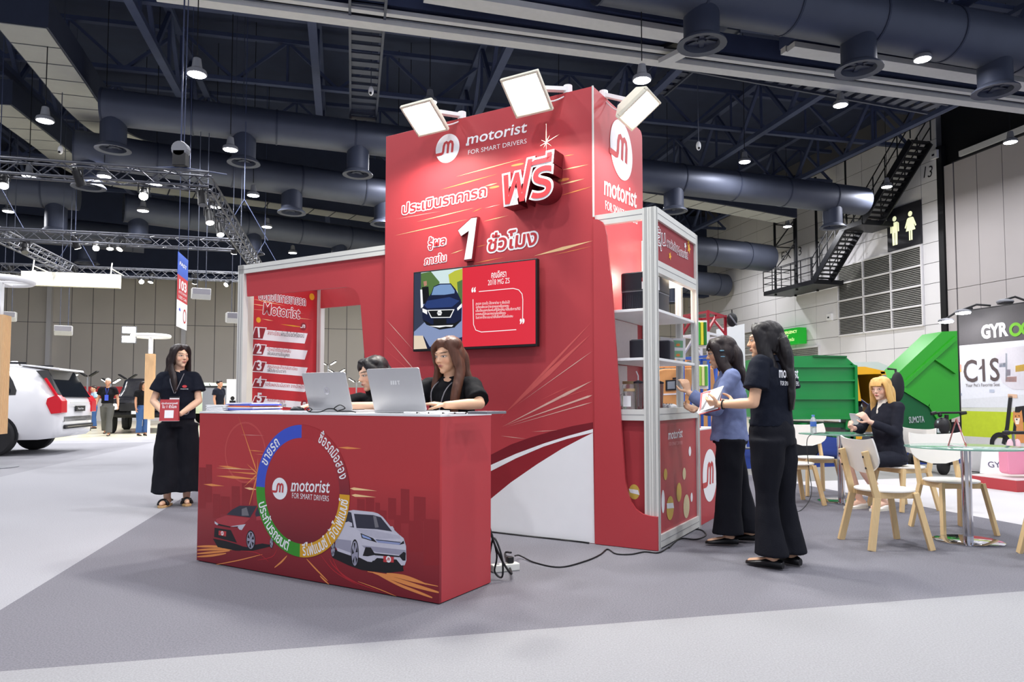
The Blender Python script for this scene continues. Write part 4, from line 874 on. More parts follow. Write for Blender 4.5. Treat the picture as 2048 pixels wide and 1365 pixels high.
fl(mb, f, ((426, 560), (560, 615), (600, 660), (440, 612)), M_blk, .0015); fl(mb, f, ((440, 575), (530, 612), (545, 635), (450, 605)), mat('print_lamp', (150, 170, 220), .5), .0018); fl(mb, f, ((830, 685), (880, 640), (886, 672)), M_blk, .0015)
fl(mb, f, ((580, 625), (850, 655), (840, 685), (610, 660)), mat('print_bar', (150, 160, 200), .5), .0015); fl(mb, f, ((590, 628), (850, 655), (848, 662), (595, 636)), M_blk, .0017)
fl(mb, f, ((480, 708), (535, 712), (585, 790), (500, 805), (450, 800)), M_blk, .0015); fl(mb, f, ((830, 800), (880, 757), (903, 770), (900, 850), (870, 850)), M_blk, .0015); fl(mb, f, ((560, 770), (830, 800), (840, 815), (580, 795)), M_blk, .0015)
fl(mb, f, ((570, 850), (600, 822), (820, 840), (850, 880), (870, 905), (840, 905), (800, 870)), M_blk, .0015); fl(mb, f, ((500, 860), (575, 795), (600, 800), (545, 865)), M_cwh, .0018); fl(mb, f, ((790, 820), (850, 830), (880, 900), (855, 900)), M_cwh, .0018)
fl(mb, f, ((668, 800), (778, 812), (776, 870), (668, 865)), M_red2, .002); p = f(722, 836); logo(mb, p[0], p[1], .018, MC, .0022)
fl(mb, f, ((180, 715), (330, 770), (330, 800), (185, 750)), M_cwh, .0016)
wheel(368, 775, 34, 130, 5); wheel(138, 730, 20, 75, 5); fl(mb, f, ((750, 905), (880, 890), (860, 965), (770, 960)), M_blk, .0014)
mb.build('white_car_print', t, o2)
# colour ring and writing round it
mb = MB(); l, r_, tp_, bt = Wp(397, 577), Wp(947, 618), Wp(668, 205), Wp(650, 996); cx, cz = (l[0] + r_[0]) / 2, (tp_[1] + bt[1]) / 2; R1 = (r_[0] - l[0]) / 2; R1z = (tp_[1] - bt[1]) / 2; R1 = (R1 + R1z) / 2
R0 = R1 - (Wp(448, 580)[0] - l[0])
mb.flat(arc(cx, cz, R0, 0, 2 * PI, 48)[:-1], .0022, gradmat('ring_centre_print', ((cz - .35, (112, 28, 40)), (cz, (160, 42, 50)), (cz + .35, (186, 52, 58)))), MC)
for a0, a1, m in ((90, 180, M_pblue), (180, 270, M_pgreen), (270, 360, M_pyel), (0, 90, gradmat('ring_red_print', ((cz, (128, 40, 50)), (cz + .3, (176, 50, 56)))))):
    mb.flat(ring_poly(cx, cz, R0, R1, math.radians(a0), math.radians(a1)), .0026, m, MC)
mb.build('ring_print', t, o2)
def clusters(s):
    out = []
    for ch in s:
        if out and ch in 'ัิีึืฺุู็่้๊๋์ํ๎': out[-1] += ch
        else: out.append(ch)
    return out
mb = MB()
def arc_text(s, a0, a1, h, inward):          # a0 -> a1 in degrees, letters' feet inward or outward
    cl = clusters(s); ws = []
    for c in cl:
        if c == ' ': ws.append(.22); continue
        v, _ = text_geo(c, .016); ws.append(max(p[0] for p in v) - min(p[0] for p in v) + .09)
    tot = sum(ws); a = a0; ky = h / .6
    rm = (R0 + R1) / 2 + (-h / 2 if inward else h / 2)
    for c, w in zip(cl, ws):
        da = (a1 - a0) * w / tot; am = math.radians(a + da / 2); a += da
        if c == ' ': continue
        vs, fs = text_geo(c, .016); x0 = (max(p[0] for p in vs) + min(p[0] for p in vs)) / 2; kx = abs(math.radians(da)) * rm / w
        up = Vector((math.cos(am), math.sin(am))) * (1 if inward else -1); rt = Vector((up.y, -up.x)); o = Vector((cx, cz)) + Vector((math.cos(am), math.sin(am))) * rm
        P = [o + rt * (x - x0) * kx + up * y * ky for x, y in vs]; mb.add([(p.x, p.y, .0032) for p in P], fs, M_wprint, MC)
for s_, a0, a1, inw in (('ขายรถ', 157, 124, True), ('ซื้อรถมือสอง', 66, 14, True), ('ประกันรถยนต์', 195, 255, False), ('รีไฟแนนซ์ / จัดไฟแนนซ์', 273, 356, False)): mb = MB(); arc_text(s_, a0, a1, .055, inw); mb.build('ring_lettering', t, o2)
mb = MB(); a, b, c, e = Wp(490, 590), Wp(580, 592), Wp(535, 522), Wp(535, 652)
logo(mb, (a[0] + b[0]) / 2, (c[1] + e[1]) / 2, (c[1] - e[1]) / 2, MC, .0034)
mb.text('motorist', Wp(602, 600), Wp(836, 612), .062 * 1.25, M_wprint, MC, .0034, bold=.012, shear=.16); fstroke(mb, [Wp(600, 597), Wp(618, 598)], .012, .0034, M_wprint, MC)
mb.text('FOR SMART DRIVERS', Wp(608, 643), Wp(826, 663), .034, M_wprint, MC, .0034, bold=-.004); mb.build('logo_print', t, o2)
# ------------------------------------------------------------------ things on the counter
M_lid = mat('laptop_silver', (196, 196, 198), .35, .5, .03, 12); M_key = mat('key_black', (30, 30, 34), .6); M_lscr = mat('laptop_screen', (90, 110, 140), .2, emit=.5)
def laptop(pxs, v, label, mark):
    xa, xb = bfront(*pxs[2], v)[0], bfront(*pxs[3], v)[0]; w = xb - xa; xc = (xa + xb) / 2; h = w * .66
    t, o2 = sthing('laptop', label, 'laptop', xc, v, CH)
    mb = MB(); mb.box((xa, v, CH + .001), (xb, v + .235, CH + .015), M_lid); mb.build('base', t, o2, bevel=.004)
    mb = MB()
    for i in range(13):
        for j in range(5): mb.box((xa + .02 + i * (w - .04) / 13, v + .04 + j * .02, CH + .015), (xa + .02 + (i + .88) * (w - .04) / 13, v + .057 + j * .02, CH + .018), M_key)
    mb.box((xc - .05, v + .15, CH + .0148), (xc + .05, v + .215, CH + .0156), M_grey); mb.build('keyboard', t, o2)
    an = math.radians(17); M = plane_m((0, v + .004, CH + .014), (1, 0, 0), (0, -math.sin(an), math.cos(an)))
    mb = MB(); mb.prism(rrect(xa, 0, xb, h, .012), -.006, 0, M_lid, M); mb.build('lid', t, o2)
    mb = MB(); mb.flat([(xa + .006, .012), (xb - .006, .012), (xb - .006, h - .006), (xa + .006, h - .006)], -.0066, M_lscr, M); mb.build('display_face', t, o2)
    mb = MB()
    if mark == 'hp':
        mb.flat(arc(xc, h * .52, .024, 0, 2 * PI, 28)[:-1], .0008, M_chrome, M); mb.text('hp', (xc - .013, h * .52 - .006), (xc + .013, h * .52 - .006), .022, M_lid, M, .0014, 0, .2)
    else:
        for k in range(3): mb.flat([(xc - .03 + k * .016, h * .62), (xc - .019 + k * .016, h * .62), (xc - .016 + k * .016, h * .62 + .024), (xc - .027 + k * .016, h * .62 + .024)], .0008, M_white, M)
        mb.flat([(xc + .022, h * .62 + .018), (xc + .04, h * .62 + .018), (xc + .04, h * .62 + .024), (xc + .022, h * .62 + .024)], .0008, M_white, M); mb.flat([(xc + .028, h * .62), (xc + .034, h * .62), (xc + .034, h * .62 + .02), (xc + .028, h * .62 + .02)], .0008, M_white, M)
    mb.build('lid_mark', t, o2)
laptop(((609, 754), (693, 753), (618, 822), (704, 821)), .20, 'silver laptop with a round mark, left of the other laptop', 'hp')
laptop(((740, 757), (833, 755), (748, 823), (852, 824)), .17, 'silver laptop with a slanted bar mark, right of the other laptop', 'bars')
def paper(name, label, px0, px1, v, d, z0, z1, m, rz=0.0, cat='paper', group=None, edge=None):
    xa, xb = bfront(px0, 822, v)[0], bfront(px1, 822, v)[0]; t, o2 = sthing(name, label, cat, (xa + xb) / 2, v, z0, group)
    mb = MB(); c = TR((xa + xb) / 2, v + d / 2, 0) @ rotz(rz); mb.box((-(xb - xa) / 2, -d / 2, z0), ((xb - xa) / 2, d / 2, z1), m, c); mb.build('sheet', t, o2, bevel=.0015)
    mb = MB(); mb.box((-(xb - xa) * .4, -d * .42, z1), ((xb - xa) * .4, d * .3, z1 + .0006), edge or M_grey2, c); mb.build('cover_print', t, o2); return t
Z = CH + .001
for k in range(7): paper('brochure', ('lowest', 'second', 'third', 'fourth', 'fifth', 'sixth', 'topmost')[k] + ' brochure of the white stack at the counter end', 411 + (k % 3), 447 - (k % 2) * 2, .06 + .004 * (k % 2), .21, Z + k * .006, Z + k * .006 + .0055, M_wprint, .03 * (k % 3 - 1), 'brochure', 'white brochures stacked at the counter end')
M_bagb = mat('bag_blue', (70, 86, 190), .3, 0, .2, 20); M_bago = mat('bag_orange', (232, 120, 72), .3, 0, .2, 20); M_bagw = mat('bag_white', (226, 226, 236), .25, 0, .1, 20)
for k, (m, nm) in enumerate(((M_bagw, 'white bottom'), (M_bagb, 'blue lower'), (M_bagw, 'white middle'), (M_bago, 'orange'), (M_bagb, 'blue upper'), (M_bagw, 'white topmost'))):
    paper('folded_bag', nm + ' folded plastic bag in the bright pile on the counter', 449 + (k * 7) % 4, 506 - (k * 5) % 9, .10, .25, Z + k * .0095, Z + k * .0095 + .009, m, .05 * ((k * 3) % 4 - 1.5), 'folded bag', 'folded plastic bags piled on the counter', M_bagb)
xa = bfront(590, 812, .12)[0]; t, o2 = sthing('computer_mouse', 'black computer mouse on the counter left of the laptops', 'computer mouse', xa, .14, CH)
mb = MB(); mb.ell((xa, .14, CH + .012), (.055, .034, .024), M_box, 18, 10); mb.build('mouse_shell', t, o2, smooth=60)
mb = MB(); mb.ell((xa - .03, .14, CH + .03), (.012, .004, .006), M_grey, 10, 6); mb.build('wheel', t, o2, smooth=60)
paper('notebook', 'thin white notebook lying flat before the left laptop', 514, 604, .035, .17, Z, Z + .009, M_wprint, 0, 'notebook')
paper('tablet', 'thin dark grey tablet under the seated woman\'s forearm at the counter end', 935, 974, .14, .2, Z, Z + .014, M_grey, 0, 'tablet')
for k in range(6):
    xa = bfront(820 + k * 17, 822, .05)[0]; y = .03 + .012 * (k % 3); t, o2 = sthing('pen', ('leftmost white pen', 'second white pen from the left', 'third white pen from the left', 'fourth white pen from the left', 'fifth white pen from the left', 'rightmost white pen')[k] + ' in the row along the counter edge', 'pen', xa, y, CH, 'white pens along the counter edge')
    z = CH + .0065; a = .25 * (k % 3 - 1); q = Vector((math.cos(a), math.sin(a), 0)) * .065; c = Vector((xa, y + .03, z))
    mb = MB(); mb.cyl(c - q, c + q * .8, .0052, .0052, M_white, 8); mb.build('barrel', t, o2, smooth=40)
    mb = MB(); mb.cyl(c + q * .8, c + q, .0052, .001, M_blk, 8); mb.cyl(c - q * 1.02, c - q, .0055, .0055, M_blk, 8); mb.build('tip', t, o2)
def cable(name, label, pts, r, m=None, cat='cable'):
    mb = MB(); mb.tube(spline(pts, 6), r, m or M_black, 6); o = mb.build(name, None, pts[0], smooth=60); o.location = pts[0]; tag(o, label, cat); return o
def ct(px, v, dz=0.0): x = bfront(px, 822, v)[0]; return bw(x, v, CH + .005 + dz)
cable('laptop_cable', 'black coiled cable lying before the two laptops', [ct(618, .05), ct(613, .05, .012), ct(618, .05, .024), ct(624, .05, .012), ct(619, .06), ct(640, .05), ct(655, .05, .018), ct(668, .05, .018), ct(676, .05, .004), ct(668, .05, .02), ct(680, .05, .042), ct(690, .05, .022), ct(676, .05, .006), ct(700, .05, .006), ct(712, .06, 0)], .0035)
# ------------------------------------------------------------------ floor leads
def fl_(px, py, dz=.006): p = at_z(px, py, 0); p.z = dz; return p
t = thing('power_strip', 'white power strip with black plugs at the right end of the counter', 'power strip', fl_(1004, 1143, 0), -BA + .95)
M_ps = mat('strip_white', (226, 226, 218), .45)
mb = MB(); mb.box((-.07, -.03, 0), (.11, .03, .045), M_ps); mb.build('strip_body', t, bevel=.006)
for k in range(3):
    mb = MB(); mb.cyl((-.03 + k * .045, 0, .045), (-.03 + k * .045, 0, .047), .014, .014, M_grey, 14); mb.build('socket', t)
mb = MB(); mb.box((.035, -.018, .047), (.075, .018, .085), M_black); mb.build('plug', t, bevel=.005)
t = thing('power_strip', 'white power strip on the carpet beside the red plinth', 'power strip', bw(.66, 3.35, 0), -BA + 1.4)
mb = MB(); mb.box((-.12, -.035, 0), (.12, .035, .05), M_ps); mb.build('strip_body', t, bevel=.006)
mb = MB(); mb.box((-.02, -.018, .05), (.02, .018, .09), M_black); mb.build('plug', t, bevel=.005)
cable('power_lead', 'black lead trailing from the counter to the red fin panel', [fl_(1030, 1128, .05), fl_(1040, 1118, .02), fl_(1070, 1128), fl_(1120, 1137), fl_(1170, 1125), fl_(1200, 1112), fl_(1215, 1101), fl_(1232, 1110), fl_(1262, 1111), fl_(1290, 1106), fl_(1316, 1108), fl_(1335, 1098), fl_(1342, 1092)], .005)
cable('power_lead', 'thick black lead hanging down behind the counter end', [bw(-.1, .52, .5), bw(-.03, .54, .3), bw(-.0, .56, .2), bw(.03, .6, .1), bw(.05, .66, .03), fl_(1010, 1112, .012), fl_(1022, 1118, .04)], .007)
cable('power_lead', 'black lead bundle looped at the foot of the counter end', [bw(-.05, .55, .35), bw(.0, .57, .16), bw(-.02, .58, .05), bw(.02, .6, .02), bw(.03, .58, .14), bw(-.02, .57, .25), bw(-.06, .58, .12)], .006)
cable('power_lead', 'black lead on the carpet beside the shelf unit foot', [fl_(1338, 1098), fl_(1360, 1080), fl_(1392, 1081), fl_(1412, 1073), fl_(1405, 1063), fl_(1388, 1060)], .005)
cable('power_lead', 'short black lead rising from the strip by the plinth', [fl_(1438, 1030, .09), fl_(1440, 1015, .2), fl_(1448, 1008, .28), fl_(1460, 1005, .3)], .005)
cable('power_lead', 'thin black lead along the foot of the white tower panel', [bw(-.95, V0 - .02, .008), bw(-.5, V0 - .025, .008), bw(-.1, V0 - .02, .008), bw(.03, V0 - .03, .008)], .006)
# ------------------------------------------------------------------ people
def skin_mat(name, rgb, lip=(178, 92, 90), brow=(40, 30, 28)):
    m = mat(name, rgb, .5, 0, .05, 18); nt = m.node_tree; L = nt.links; b = nt.nodes['Principled BSDF']
    b.inputs['Subsurface Weight'].default_value = .0
    at = nt.nodes.new('ShaderNodeAttribute'); at.attribute_name = 'hc'
    sp = nt.nodes.new('ShaderNodeSeparateXYZ'); L.new(at.outputs['Vector'], sp.inputs[0])
    ab = nt.nodes.new('ShaderNodeMath'); ab.operation = 'ABSOLUTE'; L.new(sp.outputs[0], ab.inputs[0])
    cb = nt.nodes.new('ShaderNodeCombineXYZ'); L.new(ab.outputs[0], cb.inputs[0]); L.new(sp.outputs[2], cb.inputs[2])
    fr = nt.nodes.new('ShaderNodeMapRange'); L.new(sp.outputs[1], fr.inputs[0]); fr.inputs[1].default_value = -.05; fr.inputs[2].default_value = -.06
    cur = b.inputs['Base Color'].links[0].from_socket
    def mask(cx, cz, rx, rz, soft, col, amt=1.0, tilt=0.0):
        nonlocal cur
        s = nt.nodes.new('ShaderNodeVectorMath'); s.operation = 'SUBTRACT'; L.new(cb.outputs[0], s.inputs[0]); s.inputs[1].default_value = (cx, 0, cz)
        v = s
        if tilt:
            v = nt.nodes.new('ShaderNodeVectorRotate'); v.rotation_type = 'Y_AXIS'; L.new(s.outputs[0], v.inputs['Vector']); v.inputs['Angle'].default_value = tilt
        q = nt.nodes.new('ShaderNodeVectorMath'); q.operation = 'MULTIPLY'; L.new(v.outputs[0], q.inputs[0]); q.inputs[1].default_value = (1 / rx, 0, 1 / rz)
        l = nt.nodes.new('ShaderNodeVectorMath'); l.operation = 'LENGTH'; L.new(q.outputs[0], l.inputs[0])
        r = nt.nodes.new('ShaderNodeMapRange'); L.new(l.outputs['Value'], r.inputs[0]); r.inputs[1].default_value = 1 + soft; r.inputs[2].default_value = 1 - soft; r.inputs[4].default_value = amt
        g = nt.nodes.new('ShaderNodeMath'); g.operation = 'MULTIPLY'; L.new(r.outputs[0], g.inputs[0]); L.new(fr.outputs[0], g.inputs[1])
        x = nt.nodes.new('ShaderNodeMix'); x.data_type = 'RGBA'; L.new(g.outputs[0], x.inputs[0]); L.new(cur, x.inputs[6]); x.inputs[7].default_value = lin(col) + (1,); cur = x.outputs[2]
    blush = tuple(min(255, c * k) for c, k in zip(rgb, (1.0, .86, .82)))
    mask(.042, -.03, .024, .018, .6, blush, .5)
    mask(.031, .0265, .019, .0042, .5, brow, .85, .12)
    mask(.031, .003, .0155, .0068, .35, brow, .85)
    mask(.031, .0014, .0125, .0044, .25, (226, 218, 212))
    mask(.0305, .0016, .005, .0048, .2, (34, 22, 18))
    mask(0, -.0585, .0185, .008, .3, lip, .85)
    mask(0, -.0585, .0165, .0011, .5, (96, 40, 42), .7)
    mask(.0065, -.0345, .0042, .0026, .5, (110, 66, 56), .7)
    L.new(cur, b.inputs['Base Color']); return m
SK_A = skin_mat('skin_light', (232, 190, 160)); SK_B = skin_mat('skin_warm', (222, 176, 142), (168, 78, 78)); SK_C = skin_mat('skin_tan', (198, 146, 116)); SK_P = skin_mat('skin_pale', (238, 196, 172), (196, 92, 92), (150, 104, 70))
def hair_mat(name, rgb, var=.5, rough=.46):
    return mat(name, rgb, rough, 0, var, 60, stretch=(1, 1, .06), spec=.4)
H_BLK = hair_mat('hair_black', (26, 22, 24)); H_DRK = hair_mat('hair_dark_brown', (38, 28, 28)); H_BRN = hair_mat('hair_brown', (88, 56, 42)); H_BLO = hair_mat('hair_blonde', (228, 184, 112), .25); H_WHT = hair_mat('hair_white', (210, 206, 200), .15)
def cloth(name, rgb, v=.12, rough=.85): return mat(name, rgb, rough, 0, v, 90, bump=.12, spec=.2)
C_NAVY = cloth('navy_cotton', (22, 26, 38)); C_BLACK = cloth('black_cotton', (18, 18, 22)); C_BTR = cloth('black_trouser', (22, 23, 30)); C_BLAZ = cloth('blue_grey_wool', (120, 132, 172), .06); C_DNAVY = cloth('dark_blazer', (36, 38, 48), .1); C_SHIRT = cloth('white_cotton', (226, 222, 210), .04); C_GREYT = cloth('grey_trouser', (88, 88, 86)); C_JEAN = cloth('blue_denim', (62, 92, 142)); C_CHAR = cloth('charcoal_trouser', (50, 48, 52), .1)
M_shoe = mat('shoe_black', (16, 16, 18), .35); M_sole = mat('sole_tan', (196, 160, 112), .7)
def soft(mb, name, m, voxel, parent, smooth=3, wr=0.0, wf=9.0, hc=None, strand=0.0, wz=1.0):
    o = mb.build('tmp'); r = o.modifiers.new('r', 'REMESH'); r.mode = 'VOXEL'; r.voxel_size = voxel; r.use_smooth_shade = True
    if smooth: s = o.modifiers.new('s', 'SMOOTH'); s.iterations = smooth; s.factor = .5
    d = bpy.context.evaluated_depsgraph_get(); d.update()
    me = bpy.data.meshes.new_from_object(o.evaluated_get(d)); old = o.data
    bpy.data.objects.remove(o); bpy.data.meshes.remove(old)
    me.materials.clear(); me.materials.append(m)
    if wr or strand:
        nv = [v.normal.copy() for v in me.vertices]
        for v, n in zip(me.vertices, nv):
            c = v.co; k = 0
            if wr: k += wr * (noise.noise(Vector((c.x * wf, c.y * wf, c.z * wf * wz))) + .5 * noise.noise(Vector((c.x * wf * 2.3 + 5, c.y * wf * 2.3, c.z * wf * wz * 2.3))))
            if strand: k += strand * noise.noise(Vector((c.x * 130, c.y * 130, c.z * 9))) + strand * 1.6 * noise.noise(Vector((c.x * 45, c.y * 45, c.z * 5)))
            v.co = c + n * k
    if hc is not None:
        Mi = hc.inverted(); a = me.attributes.new('hc', 'FLOAT_VECTOR', 'POINT'); buf = []
        for v in me.vertices: buf += list(Mi @ v.co)
        a.data.foreach_set('vector', buf)
    me.shade_smooth(); me.name = name
    n = bpy.data.objects.new(name, me); COL.objects.link(n); n.parent = parent; return n
def limb(mb, pts, rr, n=14):
    pts = [Vector(p) for p in pts]
    for i in range(len(pts) - 1): mb.cyl(pts[i], pts[i + 1], rr[i], rr[i + 1], None, n)
    for p, r in zip(pts, rr): mb.ell(p, (r, r, r), None, 14, 8)
def hand(mb, wr, d, nrm, side, curl=.5, spread=.05, s=1.0, thumb=.6):
    # wr wrist, d towards the fingers, nrm out of the palm, side +1 when the thumb lies at d x nrm
    wr, d, nrm = Vector(wr), Vector(d).normalized(), Vector(nrm); nrm = (nrm - d * nrm.dot(d)).normalized(); t = d.cross(nrm) * side
    for k in range(5):
        c = wr + d * (.008 + .017 * k) * s; w = (.024 + .012 * min(k, 3) / 3) * s
        mb.ell(c, (1, 1, 1), None, 12, 8, Matrix((t * w, d * .018 * s, nrm * .0135 * s)).transposed())
    for k, (off, L) in enumerate(((.028, .066), (.0095, .074), (-.0095, .069), (-.027, .054))):
        p = wr + d * .083 * s + t * off * s; a = 0; pts = [p - d * .012 * s, p]; dir_ = (d + t * off * spread * 20 * .2).normalized()
        for j, f in enumerate((.46, .31, .23)):
            a += curl * (.75, .8, .6)[j] * (1 + .12 * k); q = dir_ * math.cos(a) + nrm * math.sin(a); p = p + q * L * f * s; pts.append(p)
        limb(mb, pts, [.0088 * s, .0088 * s, .0082 * s, .0075 * s, .0066 * s], 10)
    p0 = wr + d * .022 * s + t * .022 * s; p1 = p0 + (d * .45 + t * .75 + nrm * .35 * thumb).normalized() * .036 * s; p2 = p1 + (d * .8 + t * .35 + nrm * thumb * .6).normalized() * .028 * s; p3 = p2 + (d * .95 + nrm * thumb * .7).normalized() * .022 * s
    limb(mb, [p0, p1, p2, p3], [.0125 * s, .0105 * s, .0092 * s, .0075 * s], 10)
def head_prims(mb, M, s=1.0):
    def E(c, r, R=None):
        n = len(mb.v); mb.ell((0, 0, 0), r, None, 22, 14, R)
        for i in range(n, len(mb.v)): mb.v[i] = M @ ((mb.v[i] + Vector(c)) * s)
    E((0, .018, .030), (.073, .092, .088)); E((0, -.022, -.012), (.064, .070, .088)); E((0, -.036, -.060), (.046, .050, .046)); E((0, -.066, -.094), (.021, .022, .019))
    E((0, -.082, .020), (.042, .016, .022)); E((.034, -.058, -.028), (.025, .023, .028)); E((-.034, -.058, -.028), (.025, .023, .028))
    for k, (y, z, r) in enumerate(((-.093, .004, .0075), (-.098, -.008, .0082), (-.1035, -.02, .0098), (-.106, -.027, .0105))): E((0, y, z), (r, r, r))
    E((.0085, -.097, -.03), (.0085, .009, .007)); E((-.0085, -.097, -.03), (.0085, .009, .007))
    E((0, -.0895, -.0545), (.021, .0105, .006)); E((0, -.0885, -.063), (.018, .0105, .0065))
    for x in (.031, -.031): E((x, -.0745, .002), (.0155, .0125, .0085))
    for x in (.074, -.074): E((x, .012, -.012), (.009, .019, .031), Matrix.Rotation(.25 * (1 if x > 0 else -1), 3, 'Z'))
class Human:
    def __init__(s, label, loc, rz, H=1.6, skin=SK_A, vox=.006, **J):
        s.t = thing('person', label, 'person', loc, rz); s.H = H; k = H / 1.6; s.k = k; s.skin = skin; s.vox = vox
        D = dict(ank=.07, kn=.43, hip=.82, waist=.98, chest=1.16, shz=1.305, neck=1.35, headc=1.487)
        s.z = {a: b * k for a, b in D.items()}; z = s.z
        P = dict(pelvis=(0, 0, z['hip'] + .03), chest=(0, 0, z['chest']), neck=(0, .012, z['neck'] - .01), head=(0, -.012, z['headc']), hyaw=0, hpitch=0, hroll=0,
                 shL=(.155 * k, .01, z['shz']), shR=(-.155 * k, .01, z['shz']), elL=(.2 * k, .02, 1.04 * k), elR=(-.2 * k, .02, 1.04 * k), wrL=(.21 * k, -.04, .82 * k), wrR=(-.21 * k, -.04, .82 * k),
                 hipL=(.085 * k, 0, z['hip']), hipR=(-.085 * k, 0, z['hip']), knL=(.09 * k, -.01, z['kn']), knR=(-.09 * k, -.01, z['kn']), anL=(.09 * k, .02, z['ank']), anR=(-.09 * k, .02, z['ank']),
                 toeL=(0, -1, 0), toeR=(0, -1, 0), hdL=None, hdR=None, hnL=None, hnR=None, curl=.5, curlR=None, hs=1.0)
        P.update(J); s.J = {a: (Vector(b) if isinstance(b, tuple) else b) for a, b in P.items()}
        J = s.J; s.MH = Matrix.Translation(J['head']) @ Matrix.Rotation(J['hyaw'], 4, 'Z') @ Matrix.Rotation(J['hpitch'], 4, 'X') @ Matrix.Rotation(J['hroll'], 4, 'Y') @ Matrix.Scale(J['hs'], 4)
    def body(s, feet=True):
        J, k, mb = s.J, s.k, MB(); head_prims(mb, s.MH)
        nb = J['neck']; hb = s.MH @ Vector((0, .012, -.06)); limb(mb, [nb - Vector((0, 0, .05)), nb, hb], [.06 * k, .05 * k, .047 * k])
        limb(mb, [J['pelvis'], (J['pelvis'] + J['chest']) / 2, J['chest']], [.08 * k, .08 * k, .085 * k]); limb(mb, [J['chest'], nb - Vector((0, 0, .04))], [.09 * k, .07 * k])
        for a in 'LR':
            limb(mb, [nb - Vector((0, 0, .06)), J['sh' + a]], [.05 * k, .042 * k])
            limb(mb, [J['sh' + a], J['el' + a], J['el' + a].lerp(J['wr' + a], .35), J['wr' + a]], [.043 * k, .034 * k, .035 * k, .0235 * k])
            d = J['hd' + a] or (J['wr' + a] - J['el' + a]); n = J['hn' + a] or Vector((-1 if a == 'L' else 1, 0, 0))
            w = d.normalized().cross(n); sd = J.get('ts' + a)
            if sd is None: sd = 1 if w.y < 0 else -1
            hand(mb, J['wr' + a], d, n, sd, J['curlR'] if a == 'R' and J['curlR'] is not None else J['curl'], s=k)
            limb(mb, [J['pelvis'], J['hip' + a]], [.07 * k, .055 * k]); limb(mb, [J['hip' + a], J['kn' + a], J['kn' + a].lerp(J['an' + a], .3), J['an' + a]], [.06 * k, .05 * k, .05 * k, .034 * k])
            t = J['toe' + a].normalized(); an = J['an' + a]; f = an - Vector((0, 0, .035 * k)); limb(mb, [an, f - t * .03 * k], [.034 * k, .03 * k]); limb(mb, [f - t * .035 * k, f + t * .06 * k - Vector((0, 0, .006)), f + t * .14 * k - Vector((0, 0, .014))], [.032 * k, .03 * k, .02 * k])
        return soft(mb, 'body', s.skin, s.vox, s.t, 2, hc=s.MH)
    def rings(s, L, n=26):
        # L: (centre, rx, ry, yaw)
        out = []
        for c, rx, ry, a in L:
            c = Vector(c); out.append([c + Vector((rx * math.cos(2 * PI * i / n) * math.cos(a) - ry * math.sin(2 * PI * i / n) * math.sin(a), rx * math.cos(2 * PI * i / n) * math.sin(a) + ry * math.sin(2 * PI * i / n) * math.cos(a), 0)) for i in range(n)])
        return out
    def top(s, m, name='shirt', ar=1.0, hem=.9, slv=.55, loose=1.0, vox=.009, wr=.006, wid=(.135, .125, .15, .165), dep=(.105, .1, .115, .1), cuff=1.0, yaw=0.0, hemc=None):
        J, k, mb = s.J, s.k, MB(); ch, pv = J['chest'], J['pelvis']; L = loose * k
        hc = hemc if hemc is not None else Vector((pv.x, pv.y, hem * k)); w = hc.lerp(ch, .45); top_ = J['neck'] - Vector((0, 0, .03 * k))
        mb.loft(s.rings([(hc, wid[0] * L, dep[0] * L, yaw), (w, wid[1] * L, dep[1] * L, yaw), (ch, wid[2] * L, dep[2] * L, yaw), (ch.lerp(top_, .7), wid[3] * k, dep[3] * .95 * k, yaw), (top_ + Vector((0, 0, .005)), .085 * k, .07 * k, yaw), (top_ + Vector((0, 0, .028 * k)), .066 * k, .062 * k, yaw)]), None)
        for a in 'LR':
            sh, el, wr_ = J['sh' + a], J['el' + a], J['wr' + a]
            limb(mb, [J['neck'] - Vector((0, 0, .05 * k)), sh], [.062 * k, .064 * k * ar])
            mb.ell(sh - Vector((0, 0, .01)), (.066 * k * ar,) * 3, None, 14, 8)
            if slv <= 1: e = sh.lerp(el, slv); mb.cyl(sh, e, .064 * L * ar, .068 * L * cuff * ar, None, 18)
            else:
                e = el.lerp(wr_, slv - 1); mb.cyl(sh, el, .062 * L * ar, .052 * L * ar, None, 18); mb.ell(el, (.053 * L * ar,) * 3, None, 14, 8); mb.cyl(el, e, .052 * L * ar, .042 * L * cuff * ar, None, 18)
        return soft(mb, name, m, vox, s.t, 3, wr, 11)
    def collar(s, m, r=.068, drop=.05, tip=.09, vox=.005):
        J, k, mb = s.J, s.k, MB(); c = J['neck'] + Vector((0, -.002, .0))
        A, B = [], []
        for i in range(25):
            a = -PI / 2 + .28 + (2 * PI - .56) * i / 24; q = Vector((math.cos(a), math.sin(a), 0)); f = (1 + math.sin(a + PI)) / 2
            A.append(c + q * .056 * k + Vector((0, 0, .022 * k - .03 * f * f))); B.append(c + Vector((q.x * r * 1.12, q.y * r * 1.1, 0)) * k + Vector((0, 0, -.012 * k - (drop * f ** 3))))
        n = len(A); out = [p + Vector((0, 0, .007)) + (p - c).normalized() * .004 for p in A]
        mb.add(A + B + [p + Vector((0, 0, .006)) for p in A] + [p + (p - c).normalized() * .006 for p in B], [f for i in range(n - 1) for f in ((i, i + 1, n + i + 1, n + i), (2 * n + i, 3 * n + i, 3 * n + i + 1, 2 * n + i + 1), (i, 2 * n + i, 2 * n + i + 1, i + 1), (n + i, n + i + 1, 3 * n + i + 1, 3 * n + i))], m)
        return mb.build('collar', s.t, smooth=50)
